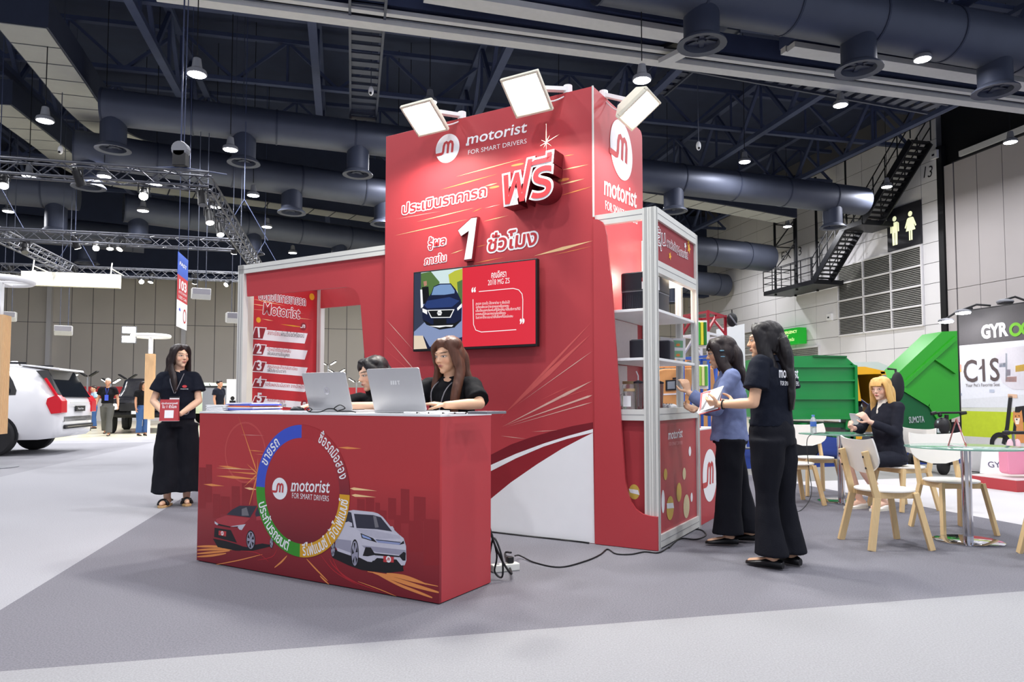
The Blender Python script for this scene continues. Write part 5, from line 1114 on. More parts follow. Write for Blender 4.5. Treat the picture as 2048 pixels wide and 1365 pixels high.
    def legs(s, m, rad, name='trousers', vox=.011, wr=.006, ytop=None, hipr=(.135, .115), shift=(0, 0), yaw=0.0):
        # rad: (fraction along hip->knee->ankle, radius)
        J, k, mb = s.J, s.k, MB(); top_ = ytop or (s.z['waist'] - .03); pv = J['pelvis']
        mb.loft(s.rings([(Vector((pv.x, pv.y, top_)), hipr[0] * .88 * k, hipr[1] * .85 * k, yaw), (Vector((pv.x, pv.y, pv.z + .03)), hipr[0] * k, hipr[1] * k, yaw), (Vector((pv.x, pv.y + .005, pv.z - .07)), hipr[0] * 1.05 * k, hipr[1] * 1.02 * k, yaw)]), None)
        for a in 'LR':
            h, kn, an = J['hip' + a], J['kn' + a], J['an' + a]; P = []
            for f, rx, ry in rad:
                p = h.lerp(kn, f * 2) if f <= .5 else kn.lerp(an, f * 2 - 1); P.append((p, rx * k, ry * k, yaw))
            mb.loft(s.rings(P), None)
        return soft(mb, name, m, vox, s.t, 3, wr, 9, wz=.5)
    def hair(s, m, lobes, strand=.0016, vox=.006, name='hair'):
        mb = MB()
        for q in lobes:
            if len(q) == 2 and isinstance(q[0][0], (int, float)):
                n = len(mb.v); mb.ell((0, 0, 0), q[1], None, 22, 14)
                for i in range(n, len(mb.v)): mb.v[i] = s.MH @ (mb.v[i] + Vector(q[0]))
            else:                            # hanging lock: points and (width, depth) per point
                P = spline([Vector(p) for p in q[0]], 5); W_ = spline([Vector((w[0], w[1], 0)) for w in q[1]], 5); n = 16; R_ = []
                for i, (p, w) in enumerate(zip(P, W_)):
                    d = (P[min(i + 1, len(P) - 1)] - P[max(i - 1, 0)]).normalized(); sx = Vector(q[2]) if len(q) > 2 else Vector((1, 0, 0)); sx = (sx - d * sx.dot(d)).normalized(); sy = d.cross(sx)
                    R_.append([s.MH @ (p + sx * math.cos(2 * PI * j / n) * w.x + sy * math.sin(2 * PI * j / n) * w.y) for j in range(n)])
                mb.loft(R_, None)
        return soft(mb, name, m, vox, s.t, 2, strand=strand)
    def shoes(s, m, sole=None, style='flat'):
        for a in 'LR':
            J, k = s.J, s.k; an = J['an' + a]; t = J['toe' + a].normalized(); sd = Vector((t.y, -t.x, 0)); g = an.z - s.z['ank'] if style != 'raised' else 0
            c = Vector((an.x, an.y, g)); mb = MB(); n = 18; R_ = []
            for u, w, h in ((-.075, .022, .05), (-.05, .034, .062), (.0, .037, .066), (.06, .042, .05), (.11, .04, .038), (.15, .028, .03), (.17, .01, .022)):
                p = c + t * u * k; R_.append([p + sd * w * k * math.cos(2 * PI * j / n) + Vector((0, 0, max(0.004, h / 2 + h / 2 * math.sin(2 * PI * j / n)) * k)) for j in range(n)])
            mb.loft(R_, m); o = mb.build('shoe', s.t, smooth=60)
            if sole:
                q = MB(); q.prism([tuple((c + t * u * k + sd * w * k).xy) for u, w in ((-.08, .02), (-.04, .036), (.06, .044), (.12, .042), (.175, .012), (.175, -.012), (.12, -.042), (.06, -.044), (-.04, -.036), (-.08, -.02))], g + .0, g + .022, sole); q.build('sole', o)
def long_hair(length=.3, wave=0.0, fringe=False, part=.0, side=1.0, back=.05, front=(None, None)):
    q = [((0, .028, .042), (.085, .096, .089)), ((.03 + part, -.004, .076), (.054, .07, .046)), ((-.03 + part, -.004, .076), (.054, .07, .046)), ((.055, .03, -.01), (.04, .06, .09)), ((-.055, .03, -.01), (.04, .06, .09))]
    q.append(([(0, .075, .06), (0, .105, -.02), (0, .1, -.12), (wave, back + .05, -.12 - length * .4), (wave * .5, back + .045, -.12 - length)], [(.05, .03), (.082, .045), (.088, .045), (.085, .035), (.06, .02)]))
    for x, fr in ((1, front[0]), (-1, front[1])):
        ya, yb = (back - .04, back - .06) if fr is None else (fr + .035, fr)
        q.append(([(x * .03 + part, -.05, .105), (x * (.07), -.045, .06), (x * .083, -.018, -.02), (x * .09, .0, -.1), (x * .1, ya, -.12 - length * .35 * side), (x * .095, yb, -.12 - length * .75 * side)], [(.02, .03), (.02, .035), (.018, .045), (.024, .045), (.03, .035), (.016, .015)], (0, 1, 0) if False else (1, 0, 0)))
    if fringe:
        for x in (-.045, -.022, 0, .022, .045): q.append(([(x * .8, -.045, .105), (x, -.082, .075), (x * 1.05, -.1, .03)], [(.016, .014), (.016, .01), (.013, .006)]))
    return q
def badge(s, z0, w=.09, h=.075, x=0.0, y=-.14, label=None):
    J = s.J; nb = J['neck']
    mb = MB(); mb.tube(spline([nb + Vector((.055, .0, .0)), Vector((x + .05, y + .02, nb.z - .1)), Vector((x + .004, y - .004, z0 + h + .03))], 6), .004, M_grey2, 6); mb.tube(spline([nb + Vector((-.055, .0, .0)), Vector((x - .05, y + .02, nb.z - .1)), Vector((x - .004, y - .004, z0 + h + .03))], 6), .004, M_grey2, 6)
    mb.build('lanyard', s.t, smooth=60)
    mb = MB(); mb.box((x - w / 2, y - .006, z0), (x + w / 2, y, z0 + h), M_wprint); mb.box((x - w / 2, y - .007, z0 + h * .8), (x + w / 2, y + .001, z0 + h), M_blk); mb.box((x - w * .2, y - .0068, z0 + h * .36), (x + w * .2, y - .006, z0 + h * .44), M_grey2); mb.build('name_badge', s.t)
# --- standing woman with the tent card, left of the counter
pL = at_z(352, 1012, 0); R3 = Matrix.Rotation
h = Human('woman in navy polo and wide black trousers standing left of the counter', (pL.x, pL.y, 0), .22, 1.63, SK_A, .0055, hyaw=.72, hpitch=.0, head=(.005, -.01, 1.515), shL=(.148, .01, 1.305), shR=(-.148, .01, 1.305),
          elL=(.20, -.03, 1.06), wrL=(.07, -.21, .93), elR=(-.235, -.0, 1.06), wrR=(-.075, -.21, .93), hdL=(-.55, -.55, -.25), hdR=(.55, -.55, -.25), hnL=(-.3, .4, .9), hnR=(.3, .4, .9), curl=.35, anL=(.085, .06, .09), anR=(-.085, .0, .09), knL=(.09, .03, .43), toeL=(.25, -1, 0), toeR=(-.15, -1, 0))
h.body(); h.top(C_NAVY, ar=.86, hem=.86, slv=.62, loose=1.1, cuff=1.3, wid=(.15, .145, .155, .165), dep=(.12, .11, .12, .1)); h.collar(C_NAVY)
h.legs(C_BTR, ((0, .1, .1), (.25, .115, .115), (.5, .125, .13), (.75, .14, .15), (.93, .15, .165)), hipr=(.145, .125), wr=.012)
h.hair(H_DRK, long_hair(length=.27, part=.012, wave=-.03, front=(None, -.115), side=1.2)); 
mb = MB()
for a, b in ((.085, .06), (-.085, .0)):
    tx_ = Vector((.25, -1, 0)).normalized() if a > 0 else Vector((-.15, -1, 0)).normalized(); sd = Vector((tx_.y, -tx_.x, 0)); c = Vector((a, b, 0)); mb = MB()
    mb.prism([tuple((c + tx_ * u + sd * w).xy) for u, w in ((-.08, .025), (-.03, .036), (.07, .046), (.13, .04), (.165, .015), (.165, -.015), (.13, -.04), (.07, -.046), (-.03, -.036), (-.08, -.025))], 0, .022, M_sole); o = mb.build('sandal', h.t, bevel=.004)
    q = MB()
    for u in (.09,): q.tube([c + tx_ * u + sd * .046 * math.cos(x) + Vector((0, 0, .02 + .05 * math.sin(x))) for x in [PI * i / 10 for i in range(11)]], .016, M_shoe, 8)
    q.tube([c + tx_ * (-.03 - .05 * math.sin(x)) + sd * .04 * math.cos(x) + Vector((0, 0, .055)) for x in [PI * i / 10 for i in range(11)]], .008, M_shoe, 6); q.build('strap', o, smooth=60)
badge(h, 1.03, x=-.0, y=-.16)
mb = MB(); Mx = plane_m((.085, -.136, 1.205), (1, .12, 0), (0, .12, 1)); mb.flat(arc(0, 0, .022, 0, 2 * PI, 20, .014), .004, M_red2, Mx); mb.text('motorist', (-.035, -.03), (.035, -.03), .012, M_wprint, Mx, .004); mb.build('chest_logo', h.t)
Mt = Matrix.Translation((pL.x, pL.y, 0)) @ rotz(.22)
tc_ = tent_card(Mt @ Vector((.0, -.345, .865)), .22, .17, .21, 'red tent card held low by the standing woman on the left', .03)
mb = MB(); mb.tube([Vector((.105, -.16, .955)) + Vector((.03 * math.cos(a), .012 * math.sin(a), .03 * math.sin(a))) for a in [2 * PI * i / 14 for i in range(14)]], .006, M_chrome, 6, True); mb.build('bracelet', h.t, smooth=60)
# --- the two women seated behind the counter
def seat_pos(px, py, v): x = bfront(px, py, v)[0]; return bw(x, v, 0), bfront(px, py, v)[1]
q, hz_ = seat_pos(901, 712, .78)
dz = hz_ - 1.487
J = dict(head=(0, -.03, hz_), neck=(0, .012, 1.345 + dz), chest=(0, .02, 1.16 + dz), pelvis=(0, .06, .74), shL=(.155, .01, 1.3 + dz), shR=(-.155, .01, 1.3 + dz), hipL=(.09, .02, .72), hipR=(-.09, .02, .72), knL=(.12, -.3, .70), knR=(-.12, -.3, .70), anL=(.1, -.22, .30), anR=(-.1, -.22, .30))
h = Human('woman with long brown hair in black polo seated behind the right laptop', q, -BA + .1, 1.6, SK_B, .0055, hyaw=-.18, hpitch=.16, elL=(.27, -.10, 1.045), wrL=(.14, -.30, CH + .045), elR=(-.22, -.16, 1.04), wrR=(-.17, -.36, CH + .075), hdL=(-1, -.25, .12), hdR=(.3, -.5, .55), hnL=(-.1, .1, -1), hnR=(.6, .4, .1), curl=.18, **J)
h.body(); h.top(C_BLACK, ar=.84, hem=.74, slv=.84, loose=1.08, cuff=1.2, hemc=Vector((0, .06, .74)), wr=.009); h.collar(C_BLACK, drop=.07)
h.legs(C_BTR, ((0, .095, .09), (.25, .09, .085), (.5, .075, .075), (.75, .065, .065), (.95, .06, .06)), ytop=.82)
h.hair(H_BRN, long_hair(length=.33, part=.02, wave=.03, side=1.25, front=(-.125, -.10))); badge(h, .98 + dz, .02, .03, x=-.03, y=-.13)
t = thing('bar_stool', 'white bar stool under the woman with long brown hair', 'stool', q + Vector((0.0, .03, 0)), -BA)
mb = MB(); mb.lathe([(.0001, .63), (.17, .63), (.19, .645), (.185, .665), (.0001, .66)], M_white, 24); mb.build('seat', t, smooth=40); mb = MB(); mb.cyl((0, 0, .02), (0, 0, .63), .025, .025, M_chrome, 14); mb.build('column', t, smooth=40); mb = MB(); mb.lathe([(.2, 0), (.2, .012), (.03, .03), (.0001, .03)], M_chrome, 28); mb.build('base', t, smooth=40)
mb = MB(); mb.tube([Vector((.14 * math.cos(a), .14 * math.sin(a), .3)) for a in [2 * PI * i / 20 for i in range(20)]], .01, M_chrome, 8, True); mb.bar((-.14, 0, .3), (.14, 0, .3), .012, .012, M_chrome); mb.build('foot_ring', t, smooth=60)
q, hz_ = seat_pos(757, 749, .80); dz = hz_ - 1.487
J = dict(head=(0, -.05, hz_), neck=(0, .012, 1.345 + dz), chest=(0, .02, 1.16 + dz), pelvis=(0, .06, .66), shL=(.155, .01, 1.3 + dz), shR=(-.155, .01, 1.3 + dz), hipL=(.09, .02, .64), hipR=(-.09, .02, .64), knL=(.12, -.3, .62), knR=(-.12, -.3, .62), anL=(.1, -.25, .25), anR=(-.1, -.25, .25))
h = Human('dark-haired woman seated behind the laptops, face half hidden', q, -BA - .1, 1.55, SK_A, .0055, hyaw=-.35, hpitch=.2, elL=(.25, -.1, 1.02), wrL=(.06, -.33, CH + .04), elR=(-.25, -.12, 1.02), wrR=(-.2, -.36, CH + .04), hdL=(-.9, -.4, -.1), hdR=(-.2, -1, 0), hnL=(0, .1, -1), hnR=(0, .1, -1), curl=.25, **J)
h.body(); h.top(C_BLACK, ar=.86, hem=.66, slv=.85, loose=1.1, cuff=1.25, hemc=Vector((0, .06, .66)), wr=.008); h.collar(C_BLACK)
h.legs(C_BTR, ((0, .095, .09), (.25, .09, .085), (.5, .075, .075), (.75, .065, .065), (.95, .06, .06)), ytop=.74); h.hair(H_BLK, long_hair(length=.28, part=.0))
t = thing('bar_stool', 'white bar stool under the half hidden dark-haired woman', 'stool', q + Vector((0.0, .03, 0)), -BA)
mb = MB(); mb.lathe([(.0001, .55), (.17, .55), (.19, .565), (.185, .58), (.0001, .58)], M_white, 24); mb.build('seat', t, smooth=40); mb = MB(); mb.cyl((0, 0, .02), (0, 0, .55), .025, .025, M_chrome, 14); mb.build('column', t, smooth=40); mb = MB(); mb.lathe([(.2, 0), (.2, .012), (.03, .03), (.0001, .03)], M_chrome, 28); mb.build('base', t, smooth=40)
# --- woman in navy polo seen from behind
p = at_z(1548, 1132, 0); RZ = -2.42
h = Human('woman in navy polo and flared black trousers, seen from behind, holding leaflets', (p.x, p.y, 0), RZ, 1.6, SK_B, .0055, hyaw=.5, hpitch=.03, head=(0, -.035, 1.462), neck=(0, .005, 1.335),
          elL=(.215, .0, 1.05), wrL=(.23, -.23, 1.04), elR=(-.2, .02, 1.06), wrR=(.03, -.24, 1.05), hdL=(-.1, -1, .05), hdR=(.5, -1, 0), hnL=(-.6, .3, .5), hnR=(.5, .2, .6), curl=.55, hipL=(.09, .02, .82), hipR=(-.09, .0, .82), knL=(.08, .0, .44), knR=(-.09, .03, .44), anL=(.085, .03, .075), anR=(-.095, .06, .075), toeL=(.1, -1, 0), toeR=(-.1, -1, 0))
h.body(); h.top(C_NAVY, ar=.9, hem=.9, slv=.66, loose=1.1, cuff=1.25, wid=(.148, .14, .155, .165), dep=(.118, .108, .12, .1)); h.collar(C_NAVY, drop=.02)
h.legs(C_BTR, ((0, .105, .115), (.2, .1, .105), (.45, .068, .075), (.55, .066, .072), (.75, .078, .085), (.99, .10, .11)), hipr=(.155, .14), wr=.008)
h.shoes(M_shoe)
h.hair(H_BLK, long_hair(length=.34, wave=.03, back=.09) + [([(0.03, .1, .0), (.04, .13, -.12), (.02, .13, -.25), (.06, .14, -.36), (.05, .14, -.45)], [(.06, .04), (.075, .04), (.07, .035), (.05, .03), (.03, .015)])], strand=.0022)
mb = MB(); Mx = plane_m((-.0, .1165, 1.21), (-1, 0, 0), (0, -.1, 1)); mb.text('motorist', (-.13, .0), (.13, .0), .075, M_wprint, Mx, .012, bold=.012, shear=.16); mb.text('FOR SMART DRIVERS', (-.12, -.05), (.12, -.05), .03, M_wprint, Mx, .012); mb.build('back_print', h.t)
mb = MB(); mb.tube([Vector((.229, -.21, 1.04)) + Vector((.032 * math.cos(a), .006 * math.cos(a), .03 * math.sin(a))) for a in [2 * PI * i / 14 for i in range(14)]], .005, M_black, 6, True); mb.build('wrist_band', h.t, smooth=60)
Mn = Matrix.Translation((p.x, p.y, 0)) @ rotz(RZ)
for k, (m, dz, an, lb) in enumerate(((M_red, 0, .25, 'red leaflet at the bottom of the stack in the navy woman\'s hand'), (M_wprint, .006, .1, 'white leaflet in the middle of the held stack'), (M_wprint, .012, -.15, 'white leaflet on top of the held stack'))):
    t = thing('leaflet', lb, 'leaflet', Mn @ Vector((.16, -.35, 1.06 + dz)), RZ + an, 'leaflets held by the woman in navy'); mb = MB(); Rr = R3(.25, 4, 'X') @ R3(.8, 4, 'Y')
    mb.box((-.105, -.075, 0), (.105, .075, .004), m, Rr); mb.build('sheet', t); mb = MB(); mb.box((-.09, -.06, .004), (.09, -.02, .0045), M_grey2 if m is M_wprint else M_wprint, Rr); mb.build('leaflet_print', t)
# --- woman in blue-grey blazer
p = at_z(1462, 1088, 0); RZ = -1.75
h = Human('woman in blue-grey blazer reaching towards the shelf unit', (p.x, p.y, 0), RZ, 1.53, SK_B, .0055, hyaw=-.05, hpitch=.14, head=(0, -.05, 1.425), neck=(0, .0, 1.295),
          elL=(.2, -.12, 1.0), wrL=(.13, -.3, 1.12), elR=(-.2, -.05, 1.0), wrR=(-.1, -.22, 1.0), hdL=(-.1, -.3, .9), hdR=(.2, -1, .2), hnL=(-.7, -.3, .2), hnR=(.5, .2, .5), curl=.6, anL=(.08, -.03, .075), anR=(-.09, .14, .075), knL=(.08, -.02, .42), knR=(-.09, .06, .42), toeL=(.05, -1, 0), toeR=(-.1, -1, 0))
h.body(); h.top(C_BLAZ, 'blazer', .92, hem=.80, slv=1.9, loose=1.16, cuff=1.1, wid=(.15, .135, .15, .165), dep=(.125, .11, .12, .1), wr=.009); h.collar(C_BLAZ, drop=.06)
h.legs(C_BTR, ((0, .105, .11), (.25, .1, .105), (.5, .088, .095), (.75, .09, .1), (.99, .105, .12)), hipr=(.145, .13), wr=.008); h.shoes(M_shoe)
h.hair(H_DRK, long_hair(length=.16, fringe=True, back=.07), strand=.002)
mb = MB()
for z in (.01, -.035): mb.ell(h.MH @ Vector((.098, .0, z)), (.008, .018, .006), mat('hair_clip', (90, 130, 150), .4), 10, 6)
mb.build('hair_clip', h.t)
# ------------------------------------------------------------------ cafe chairs and glass tables
M_birch = mat('birch_wood', (222, 192, 142), .5, 0, .1, 14, stretch=(6, 6, .6)); M_ply = mat('chair_white', (240, 236, 228), .4, 0, .02, 10); M_tglass = mat('table_glass', (226, 240, 236), .03, 0, .01, 5, trans=.9, alpha=.4); M_gedge = mat('glass_edge', (120, 160, 146), .1, 0, .05, 5)
def make_chair(label):
    t = thing('cafe_chair', label, 'chair', (0, 0, 0), 0, 'white cafe chairs with birch legs')
    mb = MB(); mb.prism(arc(0, 0, .2, 0, 2 * PI, 40, .205)[:-1], .405, .42, M_ply); mb.build('seat', t, bevel=.004)
    mb = MB(); mb.bar((-.165, -.13, .382), (.165, -.13, .382), .022, .045, M_birch); mb.bar((-.165, .13, .382), (.165, .13, .382), .022, .045, M_birch)
    for x in (-.15, .15): mb.bar((x, -.14, .382), (x, .15, .382), .022, .045, M_birch)
    mb.build('seat_frame', t, bevel=.003)
    for x in (-1, 1):
        mb = MB(); mb.bar((x * .165, -.135, .4), (x * .215, -.215, 0), .042, .026, M_birch, (x, 0, .2)); mb.build('leg', t, bevel=.003)
        mb = MB(); mb.bar((x * .17, .15, .37), (x * .215, .225, 0), .05, .026, M_birch, (x, 0, .2)); mb.bar((x * .17, .15, .36), (x * .165, .23, .7), .046, .026, M_birch, (x, 0, 0)); mb.build('leg', t, bevel=.003)
        for z in (.58, .66):
            y = .15 + (z - .36) / .34 * .08 + .024; mb = MB(); mb.cyl((x * .168, y, z), (x * .168, y + .004, z), .008, .008, M_blk, 10); mb.build('screw', t)
    # curved back: wide at the top corners, a round belly below
    n = 24; mb = MB(); F_, B_ = [], []; rows = 9
    def half(v): return .235 * (1 - .06 * v ** 6) if v > .45 else .235 * math.sqrt(max(0, 1 - ((.45 - v) / .47) ** 2))
    for j in range(rows + 1):
        v = j / rows; z = .535 + .255 * v; hw_ = half(v) if v > .02 else .06
        for i in range(n + 1):
            u = -1 + 2 * i / n; x = u * hw_; y = .150 + (z - .36) / .34 * .08 - .028 - .42 * (.0552 - x * x) * -1.0 - .022
            dz = .018 * (abs(u) ** 3) * v - .012 * v
            F_.append((x, y - .006, z + dz)); B_.append((x, y + .006, z + dz))
    m = n + 1; N = len(F_); fs = []
    for j in range(rows):
        for i in range(n): a = j * m + i; fs += [(a, a + 1, a + 1 + m, a + m), (N + a + m, N + a + m + 1, N + a + 1, N + a)]
    for i in range(n): fs += [(i, N + i, N + i + 1, i + 1), (rows * m + i, rows * m + i + 1, N + rows * m + i + 1, N + rows * m + i)]
    for j in range(rows): fs += [(j * m, j * m + m, N + j * m + m, N + j * m), (j * m + n, N + j * m + n, N + j * m + m + n, j * m + m + n)]
    mb.add(F_ + B_, fs, M_ply); mb.build('backrest', t, smooth=60)
    return t
ch0 = make_chair('cafe chair turned away from the camera, nearest and complete'); ch0.location = (2.76, 5.29, 0); ch0.rotation_euler.z = PI / 2 + .04
dup(ch0, (3.6, 5.84, 0), .02, 'cafe chair with curved back facing us beside the front glass table')
dup(ch0, (3.86, 7.05, 0), -PI / 2 + .25, 'cafe chair under the blonde woman')
dup(ch0, (3.47, 8.15, 0), .1, 'cafe chair facing us behind the laptop table')
dup(ch0, (2.93, 7.42, 0), PI / 2 + .1, 'cafe chair partly hidden behind the woman in navy')
dup(ch0, (3.76, 4.79, 0), PI, 'cafe chair cut off at the lower right edge of the photo')
def glass_table(x, y, label):
    t = thing('glass_table', label, 'table', (x, y, 0))
    mb = MB(); mb.prism(arc(0, 0, .41, 0, 2 * PI, 56)[:-1], .706, .716, M_tglass); mb.build('table_top', t)
    mb = MB(); mb.lathe([(.408, .7055), (.412, .7065), (.412, .7155), (.408, .7165)], M_gedge, 56); mb.build('edge', t, smooth=40)
    mb = MB(); mb.cyl((0, 0, .012), (0, 0, .69), .035, .035, M_chrome, 24); mb.build('column', t, smooth=40); mb = MB(); mb.cyl((0, 0, .69), (0, 0, .7055), .06, .06, M_chrome, 24); mb.build('column_head', t, smooth=40)
    mb = MB(); mb.lathe([(.235, 0), (.235, .008), (.22, .013), (.0001, .013)], M_chrome, 44); mb.build('base', t, smooth=40); return t
glass_table(3.47, 7.51, 'round glass table on chrome column carrying the laptop and bottle'); glass_table(3.45, 5.41, 'round glass table on chrome column nearer to us with tent card')
tz = .7175
q = at_plane(1627, 866, (0, 7.45, 0), (0, 1, 0)); t = thing('water_bottle', 'clear plastic water bottle with blue cap on the glass table', 'bottle', (q.x, 7.45, tz)); M_bot = mat('bottle_plastic', (228, 234, 240), .1, 0, .02, 5, trans=.6, alpha=.75)
mb = MB(); mb.lathe([(.028, 0), (.031, .01), (.031, .05), (.029, .055), (.031, .06), (.031, .13), (.022, .16), (.013, .172), (.013, .18)], M_bot, 22); mb.build('bottle_body', t, smooth=50); mb = MB(); mb.lathe([(.0318, .075), (.0318, .125)], mat('label_blue', (70, 110, 190), .4), 22); mb.build('bottle_wrap', t, smooth=50); mb = MB(); mb.lathe([(.0155, .178), (.0155, .196), (.0001, .196)], mat('cap_blue', (96, 140, 210), .4), 18); mb.build('cap', t, smooth=40)
t = thing('laptop', 'dark-screened laptop on the glass table facing the blonde woman', 'laptop', (3.62, 7.36, tz), PI / 2 - .2)
mb = MB(); mb.box((-.155, -.19, .001), (.155, .02, .014), M_lid); mb.build('base', t, bevel=.004)
an = math.radians(14); M = plane_m((0, .02, .012), (1, 0, 0), (0, math.sin(an), math.cos(an))); mb = MB(); mb.prism(rrect(-.155, 0, .155, .205, .01), -.007, 0, M_lid, M); mb.build('lid', t); mb = MB(); mb.flat([(-.15, .008), (.15, .008), (.15, .2), (-.15, .2)], .0006, mat('off_screen', (70, 74, 84), .15), M); mb.build('display_face', t)
mb = MB()
for i in range(12):
    for j in range(5): mb.box((-.14 + i * .0235, -.10 + j * .02, .014), (-.12 + i * .0235, -.083 + j * .02, .0165), M_key)
mb.build('keyboard', t)
q = at_plane(1905, 893, (0, 5.5, 0), (0, 1, 0)); tent_card((q.x, 5.44, tz), .95, .15, .21, 'pale red tent card standing on the front glass table', .06)
cable('laptop_cable', 'thin dark lead dropping from the glass table to the carpet', [Vector((3.3, 7.4, tz + .006)), Vector((3.15, 7.36, tz + .006)), Vector((3.04, 7.32, .66)), Vector((3.02, 7.25, .4)), Vector((2.98, 7.1, .14)), Vector((2.8, 6.9, .01)), Vector((2.6, 6.75, .008)), Vector((2.4, 6.7, .008))], .004)
# ------------------------------------------------------------------ blonde woman at the table
RZ = -1.28
h = Human('blonde woman in dark blazer and glasses seated at the glass table', (3.71, 7.04, 0), RZ, 1.6, SK_P, .0055, hyaw=.28, hpitch=.06, head=(0, -.05, 1.178), neck=(0, -.01, 1.045), chest=(0, -.005, .86), pelvis=(0, .06, .53), shL=(.155, .0, 1.0), shR=(-.155, .0, 1.0),
          elL=(.19, -.06, .75), wrL=(.1, -.3, .86), elR=(-.2, -.12, .77), wrR=(-.06, -.34, .79), hdL=(-.2, -.6, .65), hdR=(.2, -.8, .4), hnL=(-.9, -.1, .3), hnR=(.8, -.1, .3), curl=.75,
          hipL=(.09, 0, .49), hipR=(-.09, 0, .49), knL=(.09, -.42, .475), knR=(-.08, -.43, .475), anL=(.08, -.14, .1), anR=(-.09, -.26, .09), toeL=(.1, -1, -.1), toeR=(-.1, -1, -.1), hs=.97)
h.body(); h.top(C_DNAVY, 'blazer', .84, slv=1.88, loose=1.06, hemc=Vector((0, .05, .47)), wid=(.165, .135, .145, .16), dep=(.13, .11, .115, .1), wr=.008)
mb = MB(); c = h.J['neck']; mb.loft(h.rings([(c + Vector((0, -.045, -.17)), .03, .066, 0), (c + Vector((0, -.035, -.08)), .045, .06, 0), (c + Vector((0, -.005, -.01)), .06, .062, 0), (c + Vector((0, 0, .035)), .055, .055, 0)]), None); soft(mb, 'blouse', C_SHIRT, .006, h.t, 2); h.collar(C_DNAVY, drop=.09)
mb = MB(); mb.loft(h.rings([(Vector((0, .06, .60)), .13, .11, 0), (Vector((0, .05, .50)), .165, .13, 0), (Vector((0, .03, .435)), .16, .14, 0)]), None)
for x in (.09, -.085): limb(mb, [(x, .02, .495), (x, -.2, .49), (x, -.33, .48)], [.085, .075, .066], 16)
soft(mb, 'skirt', C_DNAVY, .009, h.t, 3, .004, 9)
h.hair(H_BLO, long_hair(length=.2, fringe=True, back=.06), strand=.0018)
mb = MB()
for x in (-.031, .031): mb.tube([h.MH @ Vector((x + .021 * math.cos(a), -.092 + .01 * abs(math.cos(a)) * 0, .0 + .015 * math.sin(a))) for a in [2 * PI * i / 16 for i in range(16)]], .0016, mat('glasses_rim', (170, 150, 150), .3, .6), 6, True)
mb.tube([h.MH @ Vector((-.01, -.094, .003)), h.MH @ Vector((.01, -.094, .003))], .0016, mat('glasses_rim', (170, 150, 150)), 6)
for x in (-1, 1): mb.tube([h.MH @ Vector((x * .052, -.088, .004)), h.MH @ Vector((x * .078, -.05, .006)), h.MH @ Vector((x * .08, .02, .0))], .0015, mat('glasses_rim', (170, 150, 150)), 6)
mb.build('glasses', h.t, smooth=60); h.shoes(M_ply, mat('sole_white', (226, 222, 210), .6), 'raised')
# ------------------------------------------------------------------ wall furniture on the right wall
def wallq(px, py, x=24.0): q = wh(at_hx(px, py, x)); return (q.y, q.z)
def WM(x, y=0, z=0): return plane_m(hw(x, y, z), (math.sin(HT), -math.cos(HT), 0), (0, 0, 1))   # facing the hall; x right = towards us
def wthing(name, label, cat, y, z, x=24.0): return thing(name, label, cat, hw(x, y, z), 0)
M_wc = mat('sign_black', (40, 40, 46), .5, 0, .1, 3); M_fig = mat('sign_figure', (240, 244, 196), .5, emit=.55, ergb=(236, 240, 196)); M_exit = mat('exit_green', (16, 150, 40), .4, emit=.28, ergb=(20, 170, 40)); M_exw = mat('exit_letters', (226, 244, 170), .4, emit=.5)
def local(t, mb, nm, **k): return mb.build(nm, t, t.location, **k)
y0, y1, z0, z1 = 24.95, 26.85, 7.75, 9.62
t = wthing('toilet_sign', 'black wall sign with pale man and woman figures', 'sign', (y0 + y1) / 2, z0); M = WM(23.9)
mb = MB(); mb.box((-y1, z0, -.08), (-y0, z1, .0), M_wc, M); local(t, mb, 'board')
def fig(cx, woman):
    mb = MB(); cy = (z0 + z1) / 2 - .05; s = .78
    mb.flat(arc(cx, cy + .66 * s, .15 * s, 0, 2 * PI, 22)[:-1], .004, M_fig, M)
    def P(pts): mb.flat([(cx + x * s, cy + y * s) for x, y in pts], .004, M_fig, M)
    if woman: P([(-.13, .46), (.13, .46), (.34, -.28), (-.34, -.28)]); P([(-.12, -.28), (-.02, -.28), (-.02, -.82), (-.12, -.82)]); P([(.02, -.28), (.12, -.28), (.12, -.82), (.02, -.82)]); P([(.13, .46), (.22, .42), (.42, -.06), (.34, -.1), (.14, .3)]); P([(-.13, .46), (-.22, .42), (-.42, -.06), (-.34, -.1), (-.14, .3)])
    else: P([(-.2, .46), (.2, .46), (.2, -.15), (-.2, -.15)]); P([(-.2, -.15), (-.02, -.15), (-.02, -.86), (-.18, -.86)]); P([(.2, -.15), (.02, -.15), (.02, -.86), (.18, -.86)]); P([(.22, .44), (.32, .36), (.33, -.12), (.23, -.12)]); P([(-.22, .44), (-.32, .36), (-.33, -.12), (-.23, -.12)])
    local(t, mb, 'figure')
fig(-26.4, False); fig(-25.5, True)
def wall_text(name, label, body, a, b, h, m=M_blk):
    t = wthing(name, label, 'wall lettering', a[0], a[1], 23.97); mb = MB(); M = WM(23.975); mb.text(body, (-a[0], a[1]), (-b[0], b[1]), h, m, M, .001); mb.v = [v - t.location for v in mb.v]
    o = mb.build('letters', t); return t
wall_text('wall_number', 'dark number 13 painted high at the wall corner', '13', wallq(1847, 356, 23.97), wallq(1863, 354, 23.97), .5)
wall_text('wall_number', 'dark lettering on the wall behind the stair landing', 'EX 13', wallq(1563, 522, 23.97), wallq(1603, 510, 23.97), .5)
t = wthing('exit_sign', 'green emergency exit box sign on the panelled wall', 'sign', 34.4, 4.1)
